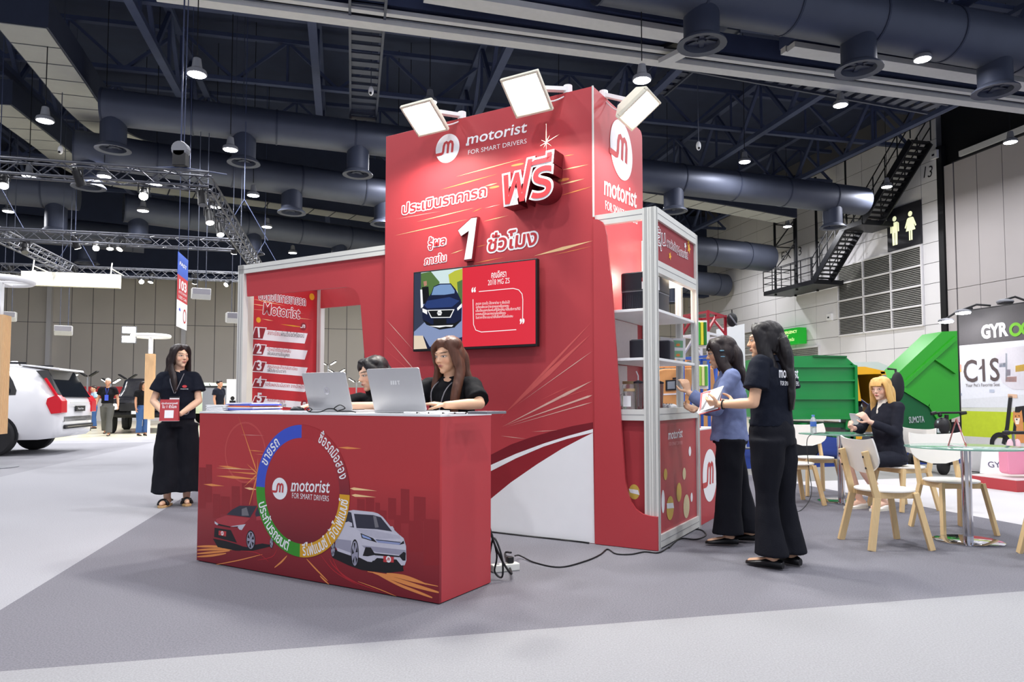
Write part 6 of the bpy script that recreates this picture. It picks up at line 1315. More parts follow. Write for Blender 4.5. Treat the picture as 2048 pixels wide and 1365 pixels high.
mb = MB(); M = WM(23.4); ya, yb = wallq(1548, 670, 23.4)[0], wallq(1596, 655, 23.4)[0]; zb, zt_ = wallq(1590, 688, 23.4)[1], wallq(1590, 656, 23.4)[1]
mb.box((-ya, zb, -.5), (-yb, zt_, 0), M_exit, M); local(t, mb, 'sign_box'); w = ya - yb; hh = zt_ - zb; mb = MB()
mb.text('EMERGENCY', (-yb - w * .66, zb + hh * .68), (-yb - w * .04, zb + hh * .68), hh * .18, M_exw, M, .004, .02); mb.text('EXIT', (-yb - w * .66, zb + hh * .44), (-yb - w * .38, zb + hh * .44), hh * .18, M_exw, M, .004, .02); mb.text('ทางออกฉุกเฉิน', (-yb - w * .66, zb + hh * .2), (-yb - w * .16, zb + hh * .2), hh * .2, M_exw, M, .004, .01)
mb.flat([(-yb - w * .95, zb + hh * .1), (-yb - w * .72, zb + hh * .1), (-yb - w * .72, zb + hh * .88), (-yb - w * .95, zb + hh * .88)], .004, M_exw, M); mb.flat([(-yb - w * .88, zb + hh * .3), (-yb - w * .8, zb + hh * .3), (-yb - w * .78, zb + hh * .7), (-yb - w * .86, zb + hh * .7)], .006, M_exit, M); local(t, mb, 'letters')
for px, py, lb in ((1870, 310, 'tiny white sensor box high beside the black wall gap'), (1660, 635, 'small grey bracket lamp on the wall left of the big louvre'), (1640, 485, 'white junction box on the wall beside the stair')):
    a = wallq(px, py, 23.95); t = wthing('wall_box', lb, 'wall box', *a); mb = MB(); M = WM(23.98); mb.box((-a[0] - .17, a[1] - .17, -.02), (-a[0] + .17, a[1] + .17, .12), M_white, M); local(t, mb, 'box_body'); mb = MB(); mb.box((-a[0] - .05, a[1] - .05, .12), (-a[0] + .05, a[1] + .02, .15), M_blk, M); local(t, mb, 'box_face')
# black steel stair
t = thing('steel_stair', 'black steel stair climbing the right wall to the roof', 'stair', hw(22.6, 31, 6.8), HT); XS = 22.6
def S_(x, y, z): return Vector((x - XS, y - 31, z - 6.8))
def flight(ya, za, yb, zb, n, lab='flight'):
    mb = MB(); tr = MB()
    for x in (22.15, 23.1):
        mb.bar(S_(x, ya, za - .1), S_(x, yb, zb - .1), .06, .3, M_bsteel)
    for k in range(n): f = (k + .5) / n; p = S_(22.62, ya + (yb - ya) * f, za + (zb - za) * f); tr.box((p.x - .45, p.y - .13, p.z - .02), (p.x + .45, p.y + .13, p.z + .02), M_bsteel)
    mb.build('stringer', t); tr.build('tread', t); r = MB()
    for x in (22.13, 23.12):
        for hgt in (.55, 1.05): r.bar(S_(x, ya, za + hgt), S_(x, yb, zb + hgt), .035, .035, M_bsteel)
        for k in range(5): f = k / 4; r.bar(S_(x, ya + (yb - ya) * f, za + (zb - za) * f), S_(x, ya + (yb - ya) * f, za + (zb - za) * f + 1.05), .035, .035, M_bsteel)
    r.build('handrail', t)
def landing(ya, yb, z):
    mb = MB(); a, b = S_(22.1, yb, z - .22), S_(23.75, ya, z); mb.box(a, b, M_bsteel); mb.build('landing', t); r = MB()
    for hgt in (.4, .75, 1.1): r.bar(S_(22.1, ya, z + hgt), S_(22.1, yb, z + hgt), .035, .035, M_bsteel); r.bar(S_(22.1, ya, z + hgt), S_(23.7, ya, z + hgt), .035, .035, M_bsteel)
    k = ya
    while k > yb: r.bar(S_(22.1, k, z), S_(22.1, k, z + 1.1), .035, .035, M_bsteel); k -= .8
    r.build('handrail', t)
landing(33.8, 29.6, 6.9); flight(29.75, 6.9, 27.5, 9.0, 13); landing(27.6, 26.3, 9.0); flight(26.3, 9.0, 23.5, 11.6, 15)
mb = MB()
for y in (33.0, 31.2):
    for x in (22.3, 23.5): mb.bar(S_(x, y, 6.6), S_(x, y, 12.5), .09, .09, M_bsteel)
for z in (8.0, 9.2, 10.4): mb.bar(S_(22.3, 33, z), S_(22.3, 31.2, z + 1.1), .05, .05, M_bsteel); mb.bar(S_(22.3, 33, z), S_(22.3, 31.2, z), .05, .05, M_bsteel); mb.bar(S_(22.3, 33, z), S_(23.5, 33, z), .05, .05, M_bsteel)
mb.bar(S_(22.3, 27.5, 9), S_(22.3, 27.5, 12.6), .06, .06, M_bsteel); mb.build('hanger_tower', t)
# ------------------------------------------------------------------ three-wheel tippers
M_grn = mat('truck_green', (22, 140, 66), .3, 0, .04, 3, coat=.3); M_grn2 = mat('truck_green_bright', (50, 170, 40), .28, 0, .04, 3, coat=.3); M_grnd = mat('truck_green_dark', (16, 100, 50), .35, 0, .05, 3); M_ylw = mat('truck_yellow', (250, 184, 22), .3, 0, .04, 3, coat=.3); M_tyre = mat('tyre', (34, 34, 36), .8, 0, .15, 30); M_cop = mat('rim_copper', (206, 134, 66), .35, .4, .08, 8); M_dgl = mat('cab_glass', (170, 180, 186), .1, 0, .05, 4, trans=.3)
def YP(Y): return plane_m((0, Y, 0), (1, 0, 0), (0, 0, 1))
def yp(pts, Y, f=lambda X, Y_: (X, Y_)): return [(at_y(*f(*p), Y).x, at_y(*f(*p), Y).z) for p in pts]
def tyre(mb_t, mb_r, c, r, w, ax, rimm, rr=.58, spokes=0):
    u, v = frame_of(Vector(ax)); M = Matrix((u, v, Vector(ax).normalized())).transposed().to_4x4(); M.translation = Vector(c)
    mb_t.lathe([(r * rr, -w / 2), (r * .9, -w / 2), (r, -w * .35), (r, w * .35), (r * .9, w / 2), (r * rr, w / 2)], M_tyre, 32, M)
    mb_r.lathe([(.0001, w * .2), (r * .16, w * .28), (r * .2, w * .16), (r * .42, w * .12), (r * rr * .9, w * .42), (r * rr * 1.02, w * .46), (r * rr * 1.02, -w * .46)], rimm, 32, M)
    if spokes:
        for k in range(spokes):
            a = 2 * PI * k / spokes; mb_r.cyl(M @ Vector((r * .3 * math.cos(a), r * .3 * math.sin(a), w * .1)), M @ Vector((r * .3 * math.cos(a), r * .3 * math.sin(a), w * .22)), r * .05, r * .05, M_black, 8)
Y0 = 12.5; g = lambda X, Y_: (1560 + X / 4.55, 640 + Y_ / 4.55)
b0 = at_y(1640, 917, Y0); t = thing('cargo_tricycle', 'green tipper tricycle with yellow cab behind the blonde woman', 'cargo tricycle', (b0.x, Y0 + .6, 0)); off = t.location
def part(mb, nm, **k): return mb.build(nm, t, off, **k)
mb = MB(); mb.prism(yp(((-60, 330), (300, 330), (600, 340), (690, 420), (700, 880), (640, 880), (-60, 900)), Y0, g), -1.5, 0, M_grn, YP(Y0)); part(mb, 'tipper_bin')
mb = MB()
for z_, h_ in ((415, 20), (545, 16), (708, 18), (880, 26)): mb.prism(yp(((-60, z_), (690, z_), (690, z_ + h_), (-60, z_ + h_)), Y0, g), 0, .05, M_grn, YP(Y0))
mb.prism(yp(((640, 400), (690, 420), (700, 880), (672, 880), (668, 440)), Y0, g), 0, .06, M_grn, YP(Y0)); mb.prism(yp(((300, 322), (600, 330), (600, 345), (300, 338)), Y0, g), -1.4, .04, M_grnd, YP(Y0)); part(mb, 'bin_rib')
mb = MB(); mb.prism(yp(((-60, 925), (680, 945), (680, 985), (-60, 965)), Y0, g), -1.3, -.05, M_grnd, YP(Y0)); mb.prism(yp(((30, 1045), (180, 940), (230, 940), (120, 1045)), Y0, g), -.5, .1, M_grn, YP(Y0)); mb.prism(yp(((600, 905), (670, 905), (670, 1090), (640, 1090), (640, 1000), (600, 1000)), Y0, g), -.2, .0, M_grn, YP(Y0)); mb.prism(yp(((480, 1030), (690, 1060), (690, 1095), (480, 1070)), Y0, g), -.6, 0, M_grnd, YP(Y0)); part(mb, 'chassis')
for dy in (0, 1.25):
    mt, mr = MB(), MB(); c = at_y(1606, 887, Y0); tyre(mt, mr, (c.x, Y0 + .05 + dy, .31), .31, .2, (0, -1, 0), M_cop, .6, 5); o = part(mt, 'wheel', smooth=40); mr.v = [v - off for v in mr.v]; mr.build('rim', o, smooth=40)
mb = MB(); mb.prism(yp(((690, 425), (800, 425), (980, 465), (985, 490), (800, 495), (690, 500)), Y0, g), -1.3, -.1, M_ylw, YP(Y0)); mb.prism(yp(((940, 470), (985, 470), (1070, 750), (1120, 850), (1120, 1000), (1090, 1090), (1045, 1085), (1060, 800)), Y0, g), -1.2, -.1, M_ylw, YP(Y0)); mb.prism(yp(((690, 480), (720, 500), (755, 740), (700, 740)), Y0, g), -.12, -.06, M_ylw, YP(Y0)); mb.prism(yp(((670, 940), (800, 950), (770, 1090), (690, 1090)), Y0, g), -1.2, -.1, M_ylw, YP(Y0)); part(mb, 'cab_shell')
mb = MB(); mb.prism(yp(((690, 510), (940, 490), (1040, 750), (1000, 900), (690, 900)), Y0, g), -1.22, -1.15, M_blk, YP(Y0)); mb.prism(yp(((690, 790), (800, 790), (820, 900), (690, 900)), Y0, g), -.9, -.2, M_blk, YP(Y0)); part(mb, 'cab_interior')
mb = MB(); mb.prism(yp(((705, 520), (800, 505), (860, 740), (760, 745)), Y0, g), -.6, -.58, M_dgl, YP(Y0)); mb.prism(yp(((955, 500), (985, 500), (1050, 690), (1030, 700)), Y0, g), -.1, -.08, M_dgl, YP(Y0)); part(mb, 'window_pane')
mb = MB(); c = at_y(1795, 774, Y0 - .3); mb.ell(c, (.12, .05, .26), M_blk, 14, 10); mb.tube([c + Vector((-.05, .2, .32)), c + Vector((0, .05, .3)), c], .02, M_blk, 6); part(mb, 'wing_mirror', smooth=50)
mb = MB(); a = at_y(1722, 815, Y0 + .5); mb.tube([a + Vector((-.2, 0, .1)), a + Vector((0, 0, .15)), a + Vector((.2, 0, .0))], .02, M_chrome, 8); part(mb, 'handlebar', smooth=50)
Y1 = 14.3; g = lambda X, Y_: (1780 + X / 4.015, 640 + Y_ / 4.015); b0 = at_y(1850, 905, Y1); t = thing('cargo_tricycle', 'bright green tricycle with raised tipper bin beside the scooter backdrop', 'cargo tricycle', (b0.x, Y1 + .6, 0)); off = t.location
mb = MB(); mb.prism(yp(((20, 470), (420, 95), (640, 85), (660, 740), (400, 830), (80, 540)), Y1, g), -.7, 0, M_grn2, YP(Y1)); part(mb, 'tipper_bin')
mb = MB(); mb.prism(yp(((75, 545), (300, 690), (400, 830), (470, 890), (90, 900), (70, 600)), Y1, g), -.6, .02, M_grnd, YP(Y1)); part(mb, 'bin_floor')
mb = MB()
for q_ in (((85, 520), (520, 130), (520, 165), (105, 545)), ((85, 530), (310, 665), (300, 700), (75, 560)), ((310, 670), (420, 840), (395, 850), (295, 690)), ((345, 320), (365, 315), (520, 415), (515, 435))): mb.prism(yp(q_, Y1, g), 0, .06, M_grn2, YP(Y1))
part(mb, 'bin_rib')
mb = MB(); mb.prism(yp(((100, 890), (560, 890), (560, 930), (100, 930)), Y1, g), -1.1, -.1, M_grnd, YP(Y1)); mb.prism(yp(((30, 930), (150, 930), (150, 1000), (60, 990)), Y1, g), -1.0, -.2, M_blk, YP(Y1)); part(mb, 'chassis')
mb = MB(); a, b = yp(((152, 830), (275, 822)), Y1 - .03, g); mb.text('SUMOTA', a, b, .13, mat('print_silver', (190, 200, 196), .4), YP(Y1 - .03), .01, .02); part(mb, 'lettering')
for x in (1815, 1925):
    mt, mr = MB(), MB(); c = at_y(x, 890, Y1); tyre(mt, mr, (c.x, Y1 + .2, .31), .31, .2, (0, -1, 0), M_cop, .6, 5); o = part(mt, 'wheel', smooth=40); mr.v = [v - off for v in mr.v]; mr.build('rim', o, smooth=40)
# ------------------------------------------------------------------ scooter stand
BX = 9.1; t = thing('printed_backdrop', 'tall printed backdrop with a street scene and a black name band', 'backdrop', hw(BX, 7.3, 0), 0); off = t.location; M = WM(BX)
bq = lambda px, py: (-wh(at_hx(px, py, BX)).y, at_hx(px, py, BX).z)
gb = lambda X, Y_: bq(1780 + X / 4.015, 640 + Y_ / 4.015)
mb = MB(); mb.box((-8.87, .02, -.12), (-5.6, 2.42, 0), M_black, M); mb.build('frame', t, off, bevel=.01)
def bp_(pts, m, d, mb): mb.flat([(max(-8.83, p[0]), min(2.4, max(.05, p[1]))) for p in (gb(*q) for q in pts)], d, m, M)
B1 = mat('backdrop_grey', (92, 90, 92), .5); B2 = mat('backdrop_white', (232, 236, 242), .5); B3 = mat('backdrop_grass', (186, 206, 40), .6, 0, .12, 14); B4 = mat('backdrop_pave', (206, 206, 204), .6); B5 = mat('backdrop_ink', (92, 80, 80), .5)
mb = MB(); zA = gb(600, 205)[1]
mb.flat([(-8.83, zA), (-5.65, zA), (-5.65, 2.4), (-8.83, 2.4)], .003, B1, M); mb.flat([(-8.83, .05), (-5.65, .05), (-5.65, zA), (-8.83, zA)], .003, B2, M)
zg0, zg1, zp = gb(700, 940)[1], gb(700, 745)[1], gb(700, 1040)[1]
mb.flat([(-8.83, zg0), (-5.65, zg0), (-5.65, zg1), (-8.83, zg1 + .02)], .0045, B3, M); mb.flat([(-8.83, .05), (-5.65, .05), (-5.65, zg0), (-8.83, zg0)], .0045, B4, M)
for pts, c in ((((850, 235), (1090, 210), (1090, 560), (990, 560), (900, 500), (850, 300)), (222, 220, 226)), (((930, 270), (945, 270), (945, 480), (930, 480)), (196, 204, 214)), (((930, 460), (1020, 455), (1020, 500), (930, 500)), (226, 176, 166)), (((1010, 370), (1090, 355), (1090, 410), (1010, 420)), (240, 196, 60)), (((880, 350), (930, 345), (930, 380), (880, 382)), (150, 180, 206)), (((935, 400), (970, 398), (970, 450), (935, 452)), (176, 168, 184)), (((535, 360), (575, 360), (575, 400), (535, 400)), (236, 170, 150)), (((535, 400), (575, 400), (575, 420), (535, 420)), (236, 190, 90)), (((800, 560), (840, 560), (840, 585), (800, 585)), (190, 200, 216)), (((550, 590), (580, 590), (580, 610), (550, 610)), (170, 180, 200)), (((560, 640), (1090, 600), (1090, 700), (560, 710)), (222, 226, 230)), (((560, 705), (1090, 705), (1090, 750), (560, 752)), (210, 216, 200))):
    bp_(pts, mat('backdrop_%d_%d_%d' % c, c, .5), .006 if pts[0][1] < 600 else .0038, mb)
mb.build('street_print', t, off)
mb = MB(); mb.text('GYR', gb(738, 150), gb(955, 122), .19, M_wprint, M, .008, .05); z = gb(960, 70)
for k in range(2): mb.flat(ring_poly(gb(1012 + k * 95, 75)[0], gb(1012, 78)[1], .055, .098, 0, 2 * PI, 26), .009 + k * .001, mat('backdrop_green', (120, 200, 40), .5), M)
mb.text('C1S', gb(597, 500), gb(885, 488), .34, B5, M, .008, .01); p1_, p2_, p3_ = gb(712, 402), gb(740, 365), gb(740, 392); mb.flat([p1_, p2_, p3_], .0082, B5, M); mb.text("Your Pet's Favorite Seat", gb(612, 540), gb(885, 532), .05, B5, M, .008); mb.build('lettering', t, off)
mb = MB()
fstroke(mb, [gb(972, 610), gb(945, 860), gb(915, 1000)], .06, .009, M_blk, M); fstroke(mb, [gb(950, 610), gb(1025, 615)], .05, .009, mat('backdrop_skin', (226, 190, 160), .5), M); mb.flat(ring_poly(*gb(890, 1000), .10, .17, 0, 2 * PI, 22), .009, M_blk, M)
BD = mat('backdrop_dog', (206, 140, 80), .6); BDw = mat('backdrop_dogw', (240, 226, 206), .6)
bp_(((1010, 700), (1090, 690), (1090, 800), (1030, 900), (990, 900)), M_blk, .009, mb); bp_(((995, 730), (1012, 745), (1045, 745), (1062, 725), (1072, 800), (1085, 990), (1010, 990), (1020, 860), (990, 800)), BD, .0105, mb); bp_(((1005, 790), (1050, 790), (1040, 840), (1015, 840)), BDw, .012, mb); bp_(((1018, 795), (1030, 795), (1030, 806), (1018, 806)), M_blk, .0135, mb); bp_(((1010, 770), (1018, 770), (1018, 778), (1010, 778)), M_blk, .0135, mb); bp_(((1038, 768), (1046, 768), (1046, 776), (1038, 776)), M_blk, .0135, mb)
mb.build('rider_print', t, off)
for px, py, lb in ((1892, 642, 'small oval clip lamp at the backdrop corner, lower one'), (1926, 624, 'small oval clip lamp on top of the backdrop'), (2010, 604, 'dark clip lamp arm at the right on the backdrop')):
    q = at_hx(px, py, BX - .35 if px < 2000 else BX - .2); t = thing('clip_lamp', lb, 'lamp', q); mb = MB(); mb.ell((0, 0, 0), (.11, .1, .04), M_grey, 16, 8); mb.build('lamp_head', t, smooth=50); mb = MB(); mb.lathe([(.0001, -.042), (.09, -.03), (.1, -.01)], M_lamp if px < 2000 else M_blk, 20); mb.build('lens', t, smooth=50); mb = MB(); e = hw(BX - .02, wh(q).y - .15, max(2.43, q.z)) - q; mb.tube([Vector((0, 0, .03)), e * .5 + Vector((0, 0, .06)), e], .015, M_black, 8); mb.build('arm', t)
# scooter
p = at_z(1887, 950, 0); t = thing('electric_scooter', 'black electric scooter with handlebar in front of the green bin', 'scooter', (p.x, p.y, 0), .25); 
def K(px, py, dy=0.0): q = at_y(px, py, p.y + dy) - Vector((p.x, p.y, 0)); return rotz(-.25) @ q
mt, mr = MB(), MB(); c = K(1887, 933); tyre(mt, mr, (c.x, c.y, .135), .135, .075, (.35, -1, 0), M_alu, .62, 6); o = mt.build('wheel', t, smooth=40); mr.build('rim', o, smooth=40)
mt, mr = MB(), MB(); tyre(mt, mr, (c.x + .35, c.y + .9, .135), .135, .075, (.35, -1, 0), M_alu, .62, 6); o = mt.build('wheel', t, smooth=40); mr.build('rim', o, smooth=40)
mb = MB(); mb.tube([K(1893, 930), K(1900, 905), K(1893, 880), K(1893, 830)], .028, M_black, 10); mb.tube([K(1897, 915), K(1902, 930)], .03, M_blk, 8); mb.build('steering_column', t, smooth=50)
mb = MB(); mb.tube([K(1862, 829), K(1880, 826), K(1893, 826), K(1912, 826), K(1932, 825)], .016, M_black, 8); mb.build('handlebar', t, smooth=50)
for a, b in ((1862, 1872), (1920, 1932)): mb = MB(); mb.tube([K(a, 828), K(b, 826)], .024, M_blk, 8); mb.build('grip', t, smooth=50)
mb = MB(); mb.bar(Vector((c.x + .03, c.y + .12, .16)), Vector((c.x + .34, c.y + .85, .16)), .17, .06, M_black); mb.build('deck', t, bevel=.01)
mb = MB(); mb.ell(K(1885, 852), (.09, .12, .12), M_blk, 14, 10); mb.box(tuple(K(1882, 866) - Vector((.06, .02, 0))), tuple(K(1895, 842) + Vector((.04, .03, 0))), mat('scooter_tag', (190, 206, 206), .5)); mb.ell(K(1880, 831), (.03, .03, .03), M_black, 10, 8); mb.build('lamp_pod', t, smooth=40)
# folded name board, pink ride-on case, red podium
p = at_z(1990, 956, 0); t = thing('name_board', 'white folded floor board with thin dark lettering', 'floor sign', (p.x, p.y, 0)); mb = MB(); Mq = plane_m((0, 0, 0), (1, 0, 0), (0, .3, 1)); L_ = lambda px, py: (at_y(px, py, p.y).x - p.x, at_y(px, py, p.y).z)
mb.prism([L_(1962, 947), L_(2040, 953), L_(2040, 900), L_(1975, 900)], -.01, 0, M_wprint, Mq); mb.build('board', t); mb = MB(); mb.text('GYROOR', L_(1981, 935), L_(2060, 937), .085, mat('board_ink', (80, 70, 110), .5), Mq, .003); mb.build('lettering', t); mb = MB(); mb.prism([L_(1966, 947), L_(2040, 953), L_(2040, 902), L_(1978, 902)], 0, .01, M_wprint, plane_m((0, .5, 0), (1, 0, 0), (0, -.3, 1))); mb.build('back_leaf', t)
p = at_z(2010, 984, 0); t = thing('red_podium', 'low red podium with pale top at the right edge', 'podium', (p.x + .3, p.y + .3, 0), HT); zt_ = 1.07 - (960 - 800) / 1416 * 8.3
mb = MB(); mb.box((-.28, -.3, 0), (1.4, .35, zt_), M_red); mb.build('podium_body', t); mb = MB(); mb.box((-.28, -.3, zt_), (1.4, .35, zt_ + .01), mat('podium_top', (226, 214, 214), .4)); mb.build('podium_top', t)
M_pink = mat('case_pink', (236, 150, 176), .4, 0, .03, 6); q0 = at_y(2032, 958, 8.5); t = thing('ride_on_case', 'pink ride-on suitcase with black handlebar on the red podium', 'suitcase', (q0.x, 8.5, zt_ + .012)); z0 = zt_ + .012
K = lambda px, py, dy=0.0: at_y(px, py, 8.5 + dy) - t.location
mb = MB(); a, b = K(2016, 955), K(2075, 897); mb.prism(rrect(a.x, a.z + .03, b.x, b.z, .05), -.16, 0, M_pink, plane_m((0, 0, 0), (1, 0, 0), (0, 0, 1))); mb.build('shell', t, bevel=.015)
mb = MB(); mb.prism(rrect(K(2018, 0).x, K(0, 905).z - .03, K(2040, 0).x, K(0, 905).z + .04, .01), 0, .02, mat('case_tag', (150, 200, 226), .4), plane_m((0, 0, 0), (1, 0, 0), (0, 0, 1))); mb.box((K(2024, 0).x, -.03, a.z + .06), (K(2029, 0).x, 0, b.z), M_wprint); mb.build('front_trim', t)
mb = MB(); mb.box((K(2018, 0).x, -.08, .0), (K(2036, 0).x, .02, .09), M_blk); mb.build('castor', t, bevel=.01)
mb = MB(); mb.tube([K(2006, 866), K(2030, 866), K(2060, 866)], .02, M_black, 8); mb.tube([K(2026, 866), K(2028, 900)], .015, M_grey, 8); mb.ell(K(2014, 866), (.05, .03, .03), M_blk, 10, 8); mb.build('handlebar', t, smooth=50)
mb = MB()
for dx in (0, .09): mb.ell(K(2020, 890) + Vector((dx, 0, 0)), (.035, .03, .07), mat('case_ears', (246, 206, 214), .5), 12, 8)
mb.build('ear', t, smooth=50)
# ------------------------------------------------------------------ coloured rack, cargo cabin and board behind the shelf unit
YR = 9.4; p0 = at_y(1418, 960, YR); t = thing('display_rack', 'tall open rack of red, white and blue bars behind the shelf unit', 'rack', (p0.x, YR + .3, 0)); off = t.location
rx = lambda px, dy=0: at_y(px, 800, YR + dy).x
zz = lambda py, dy=0: at_y(1418, py, YR + dy).z
M_rr = mat('rack_red', (160, 34, 48), .4); M_rw = mat('rack_white', (226, 226, 228), .4); M_rb = mat('rack_blue', (50, 96, 190), .4)
P4 = [(rx(1418), YR), (rx(1440), YR + .9), (rx(1478), YR + .55), (rx(1385), YR + .5)]
ztop, z2, z3 = zz(621), zz(664), zz(710)
for nm, m, za, zb in (('red_bars', M_rr, z2, ztop), ('white_bars', M_rw, z3, z2), ('blue_bars', M_rb, 0, z3)):
    mb = MB(); 
    Q = [P4[0], P4[2], P4[1], P4[3]]
    for x, y in Q: mb.bar((x, y, za), (x, y, zb), .035, .035, m)
    for i in range(4):
        a, b = Q[i], Q[(i + 1) % 4]; mb.bar((*a, zb - .02), (*b, zb - .02), .03, .03, m); mb.bar((a[0], a[1], za + .02), ((a[0] + b[0]) / 2, (a[1] + b[1]) / 2, zb - .03), .028, .028, m)
    mb.build(nm, t, off)
for px, py, h_, cs, lb in ((1400, 690, .33, ((60, 170, 50), (226, 220, 60), (30, 120, 40)), 'green and yellow product packs hanging on the rack, upper'), (1402, 772, .28, ((150, 200, 70), (226, 226, 160), (90, 170, 60)), 'pale green product packs hanging on the rack, lower')):
    a = at_y(px, py, YR - .12); t = thing('product_pack', lb, 'product pack', a + Vector((0, .085, 0))); mb = MB()
    mb.box((-.03, .0, -.04), (.12, .03, h_), M_wprint); mb.build('backing_card', t)
    for k, c in enumerate(cs): mb = MB(); mb.box((-.02 + k * .042, -.05, 0), (.018 + k * .042, 0, h_ * .92), mat('pack_%d_%d_%d' % c, c, .4)); mb.build('pack', t, bevel=.006)
a = at_y(1464, 640, YR + .45); t = thing('backpack', 'black backpack hanging inside the red top of the rack', 'backpack', a); mb = MB(); mb.ell((0, 0, -.0), (.075, .06, .1), M_black, 16, 10); mb.build('bag_body', t, smooth=50); mb = MB(); mb.tube([(-.05, -.05, .06), (0, -.075, -.02), (.05, -.05, -.08)], .012, M_grey, 6); mb.tube([(0, 0, .08), (0, 0, .14)], .008, M_black, 6); mb.build('strap', t, smooth=50)
M_oran = mat('cabin_orange', (226, 164, 100), .5, 0, .08, 10, stretch=(8, 1, .5)); YC = 10.4; p0 = at_y(1370, 930, YC); t = thing('cargo_cabin', 'orange timber-like vehicle cabin with small window seen through the shelves', 'vehicle', (p0.x, YC + .7, 0)); off = t.location
mb = MB(); mb.prism(yp(((1300, 745), (1330, 738), (1432, 736), (1462, 745), (1462, 880), (1300, 880)), YC), -1.5, 0, M_oran, YP(YC)); mb.build('cabin_body', t, off, bevel=.02)
mb = MB(); mb.prism(yp(((1331, 761), (1352, 760), (1352, 781), (1331, 782)), YC), 0, .02, M_blk, YP(YC)); mb.prism(yp(((1334, 764), (1349, 763), (1349, 778), (1334, 779)), YC), .02, .03, M_dgl, YP(YC)); mb.build('window_pane', t, off)
mb = MB(); mb.prism(yp(((1325, 788), (1374, 786), (1374, 789), (1325, 791)), YC), 0, .01, M_wprint, YP(YC)); mb.prism(yp(((1345, 756), (1358, 755), (1358, 768), (1356, 768), (1356, 758), (1345, 759)), YC), 0, .02, M_blk, YP(YC)); mb.build('trim', t, off)
mb = MB()
for px in (1328, 1350, 1372): a = at_y(px, 737, YC + .2); mb.tube([a, a + Vector((0, 0, .12)), a + Vector((.12, 0, .14))], .015, M_rb if px < 1340 else M_oran, 8)
a = yp(((1320, 735), (1462, 732)), YC); mb.box((a[0][0], YC + .15, a[0][1]), (a[1][0], YC + .22, a[0][1] + .03), M_oran); mb.build('roof_rack', t, off, smooth=40)
for x in (1330, 1440):
    mt = MB(); mr = MB(); c = at_y(x, 900, YC); tyre(mt, mr, (c.x, YC + .05, .3), .3, .18, (0, -1, 0), M_cop, .6); o = mt.build('wheel', t, off, smooth=40); mr.v = [v - off for v in mr.v]; mr.build('rim', o, smooth=40)
YB = 15.5; a = yp(((1434, 659), (1489, 648), (1489, 880), (1434, 880)), YB); t = thing('white_board', 'tall white display board behind the two women at the shelf', 'board', (a[0][0], YB, 0)); mb = MB(); mb.prism([(p[0], max(.0, p[1])) for p in a[:2]] + [(a[1][0], .0), (a[0][0], .0)], -.06, 0, M_white, YP(YB)); mb.build('board_panel', t, t.location); mb = MB(); mb.box((a[0][0] - .2, YB - .1, 0), (a[1][0] + .2, YB + .2, .03), M_grey); mb.build('foot', t, t.location)
t = thing('charging_wall', 'pale low partition wall behind the yellow cab', 'partition', at_y(1740, 800, 16)); off = t.location; mb = MB(); mb.prism(yp(((1690, 725), (1755, 724), (1800, 742), (1830, 765), (1830, 870), (1690, 870)), 16), -.3, 0, M_white, YP(16)); mb.build('panel', t, off); mb = MB(); mb.prism(yp(((1700, 870), (1820, 870), (1820, 888), (1700, 888)), 16), -.3, .1, M_grey, YP(16)); mb.build('foot', t, off)
# ------------------------------------------------------------------ cars on the left
M_cw_ = mat('car_white', (236, 236, 238), .22, 0, .01, 2, coat=.6); M_cblk = mat('car_black', (24, 24, 28), .2, 0, .05, 2, coat=.6); M_cgl = mat('car_glass', (26, 30, 36), .06, 0, .05, 2, spec=.8); M_tl = mat('tail_red', (190, 22, 36), .15, 0, .06, 8, emit=.15); M_rim = mat('rim_alloy', (176, 178, 184), .25, .7, .05, 8); M_cpale = mat('car_pale_green', (206, 220, 196), .25, 0, .02, 2, coat=.5)
def car(name, label, loc, rz, m, st, wheels, r=.38, cat='car', rear=True):
    t = thing(name, label, cat, loc, rz)
    def sec(q):
        x, z0, zb, zr, w, wr = q
        h = [(w * .9, z0), (w, z0 + .16), (w * 1.0, zb - .28), (w * .985, zb), (wr, max(zb + .01, zr - .07)), (wr * .84, max(zb + .012, zr))]
        return [Vector((x, -y, z)) for y, z in h] + [Vector((x, y, z)) for y, z in h[::-1]]
    fine = []
    for a, b in zip(st, st[1:]):
        for k in range(3): fine.append(tuple(p + (q - p) * k / 3 for p, q in zip(a, b)))
    fine.append(st[-1]); mb = MB(); mb.loft([sec(q) for q in fine], m); o = mb.build('car_body', t, smooth=50)
    for x in wheels:
        for sy in (1, -1):
            mt, mr = MB(), MB(); w = 1.035; tyre(mt, mr, (x, sy * (w - .09), r), r, .24, (0, sy, 0), M_cblk, .68)
            for k in range(5):
                a = 2 * PI * k / 5; c = Vector((x, sy * (w + .018), r)); d = Vector((math.cos(a), 0, math.sin(a))); mr.bar(c + d * r * .08, c + d * r * .66, .075, .02, M_rim, (0, 1, 0))
            mr.cyl((x, sy * (w + .01), r), (x, sy * (w + .035), r), r * .13, r * .13, M_rim, 16); o = mt.build('wheel', t, smooth=40); mr.build('rim', o, smooth=40)
            q = MB(); q.prism(ring_poly(x, r, r * 1.0, r * 1.12, -.2, PI + .2, 24), -.012, .012, M_black, plane_m((0, sy * st[3][4], 0), (1, 0, 0), (0, 0, 1)) if sy > 0 else plane_m((0, -st[3][4], 0), (1, 0, 0), (0, 0, 1)))
            if sy > 0: q.v = [Vector((2 * x - v.x if False else v.x, v.y, v.z)) for v in q.v]
            q.build('wheel_arch', t)
    return t, sec, fine
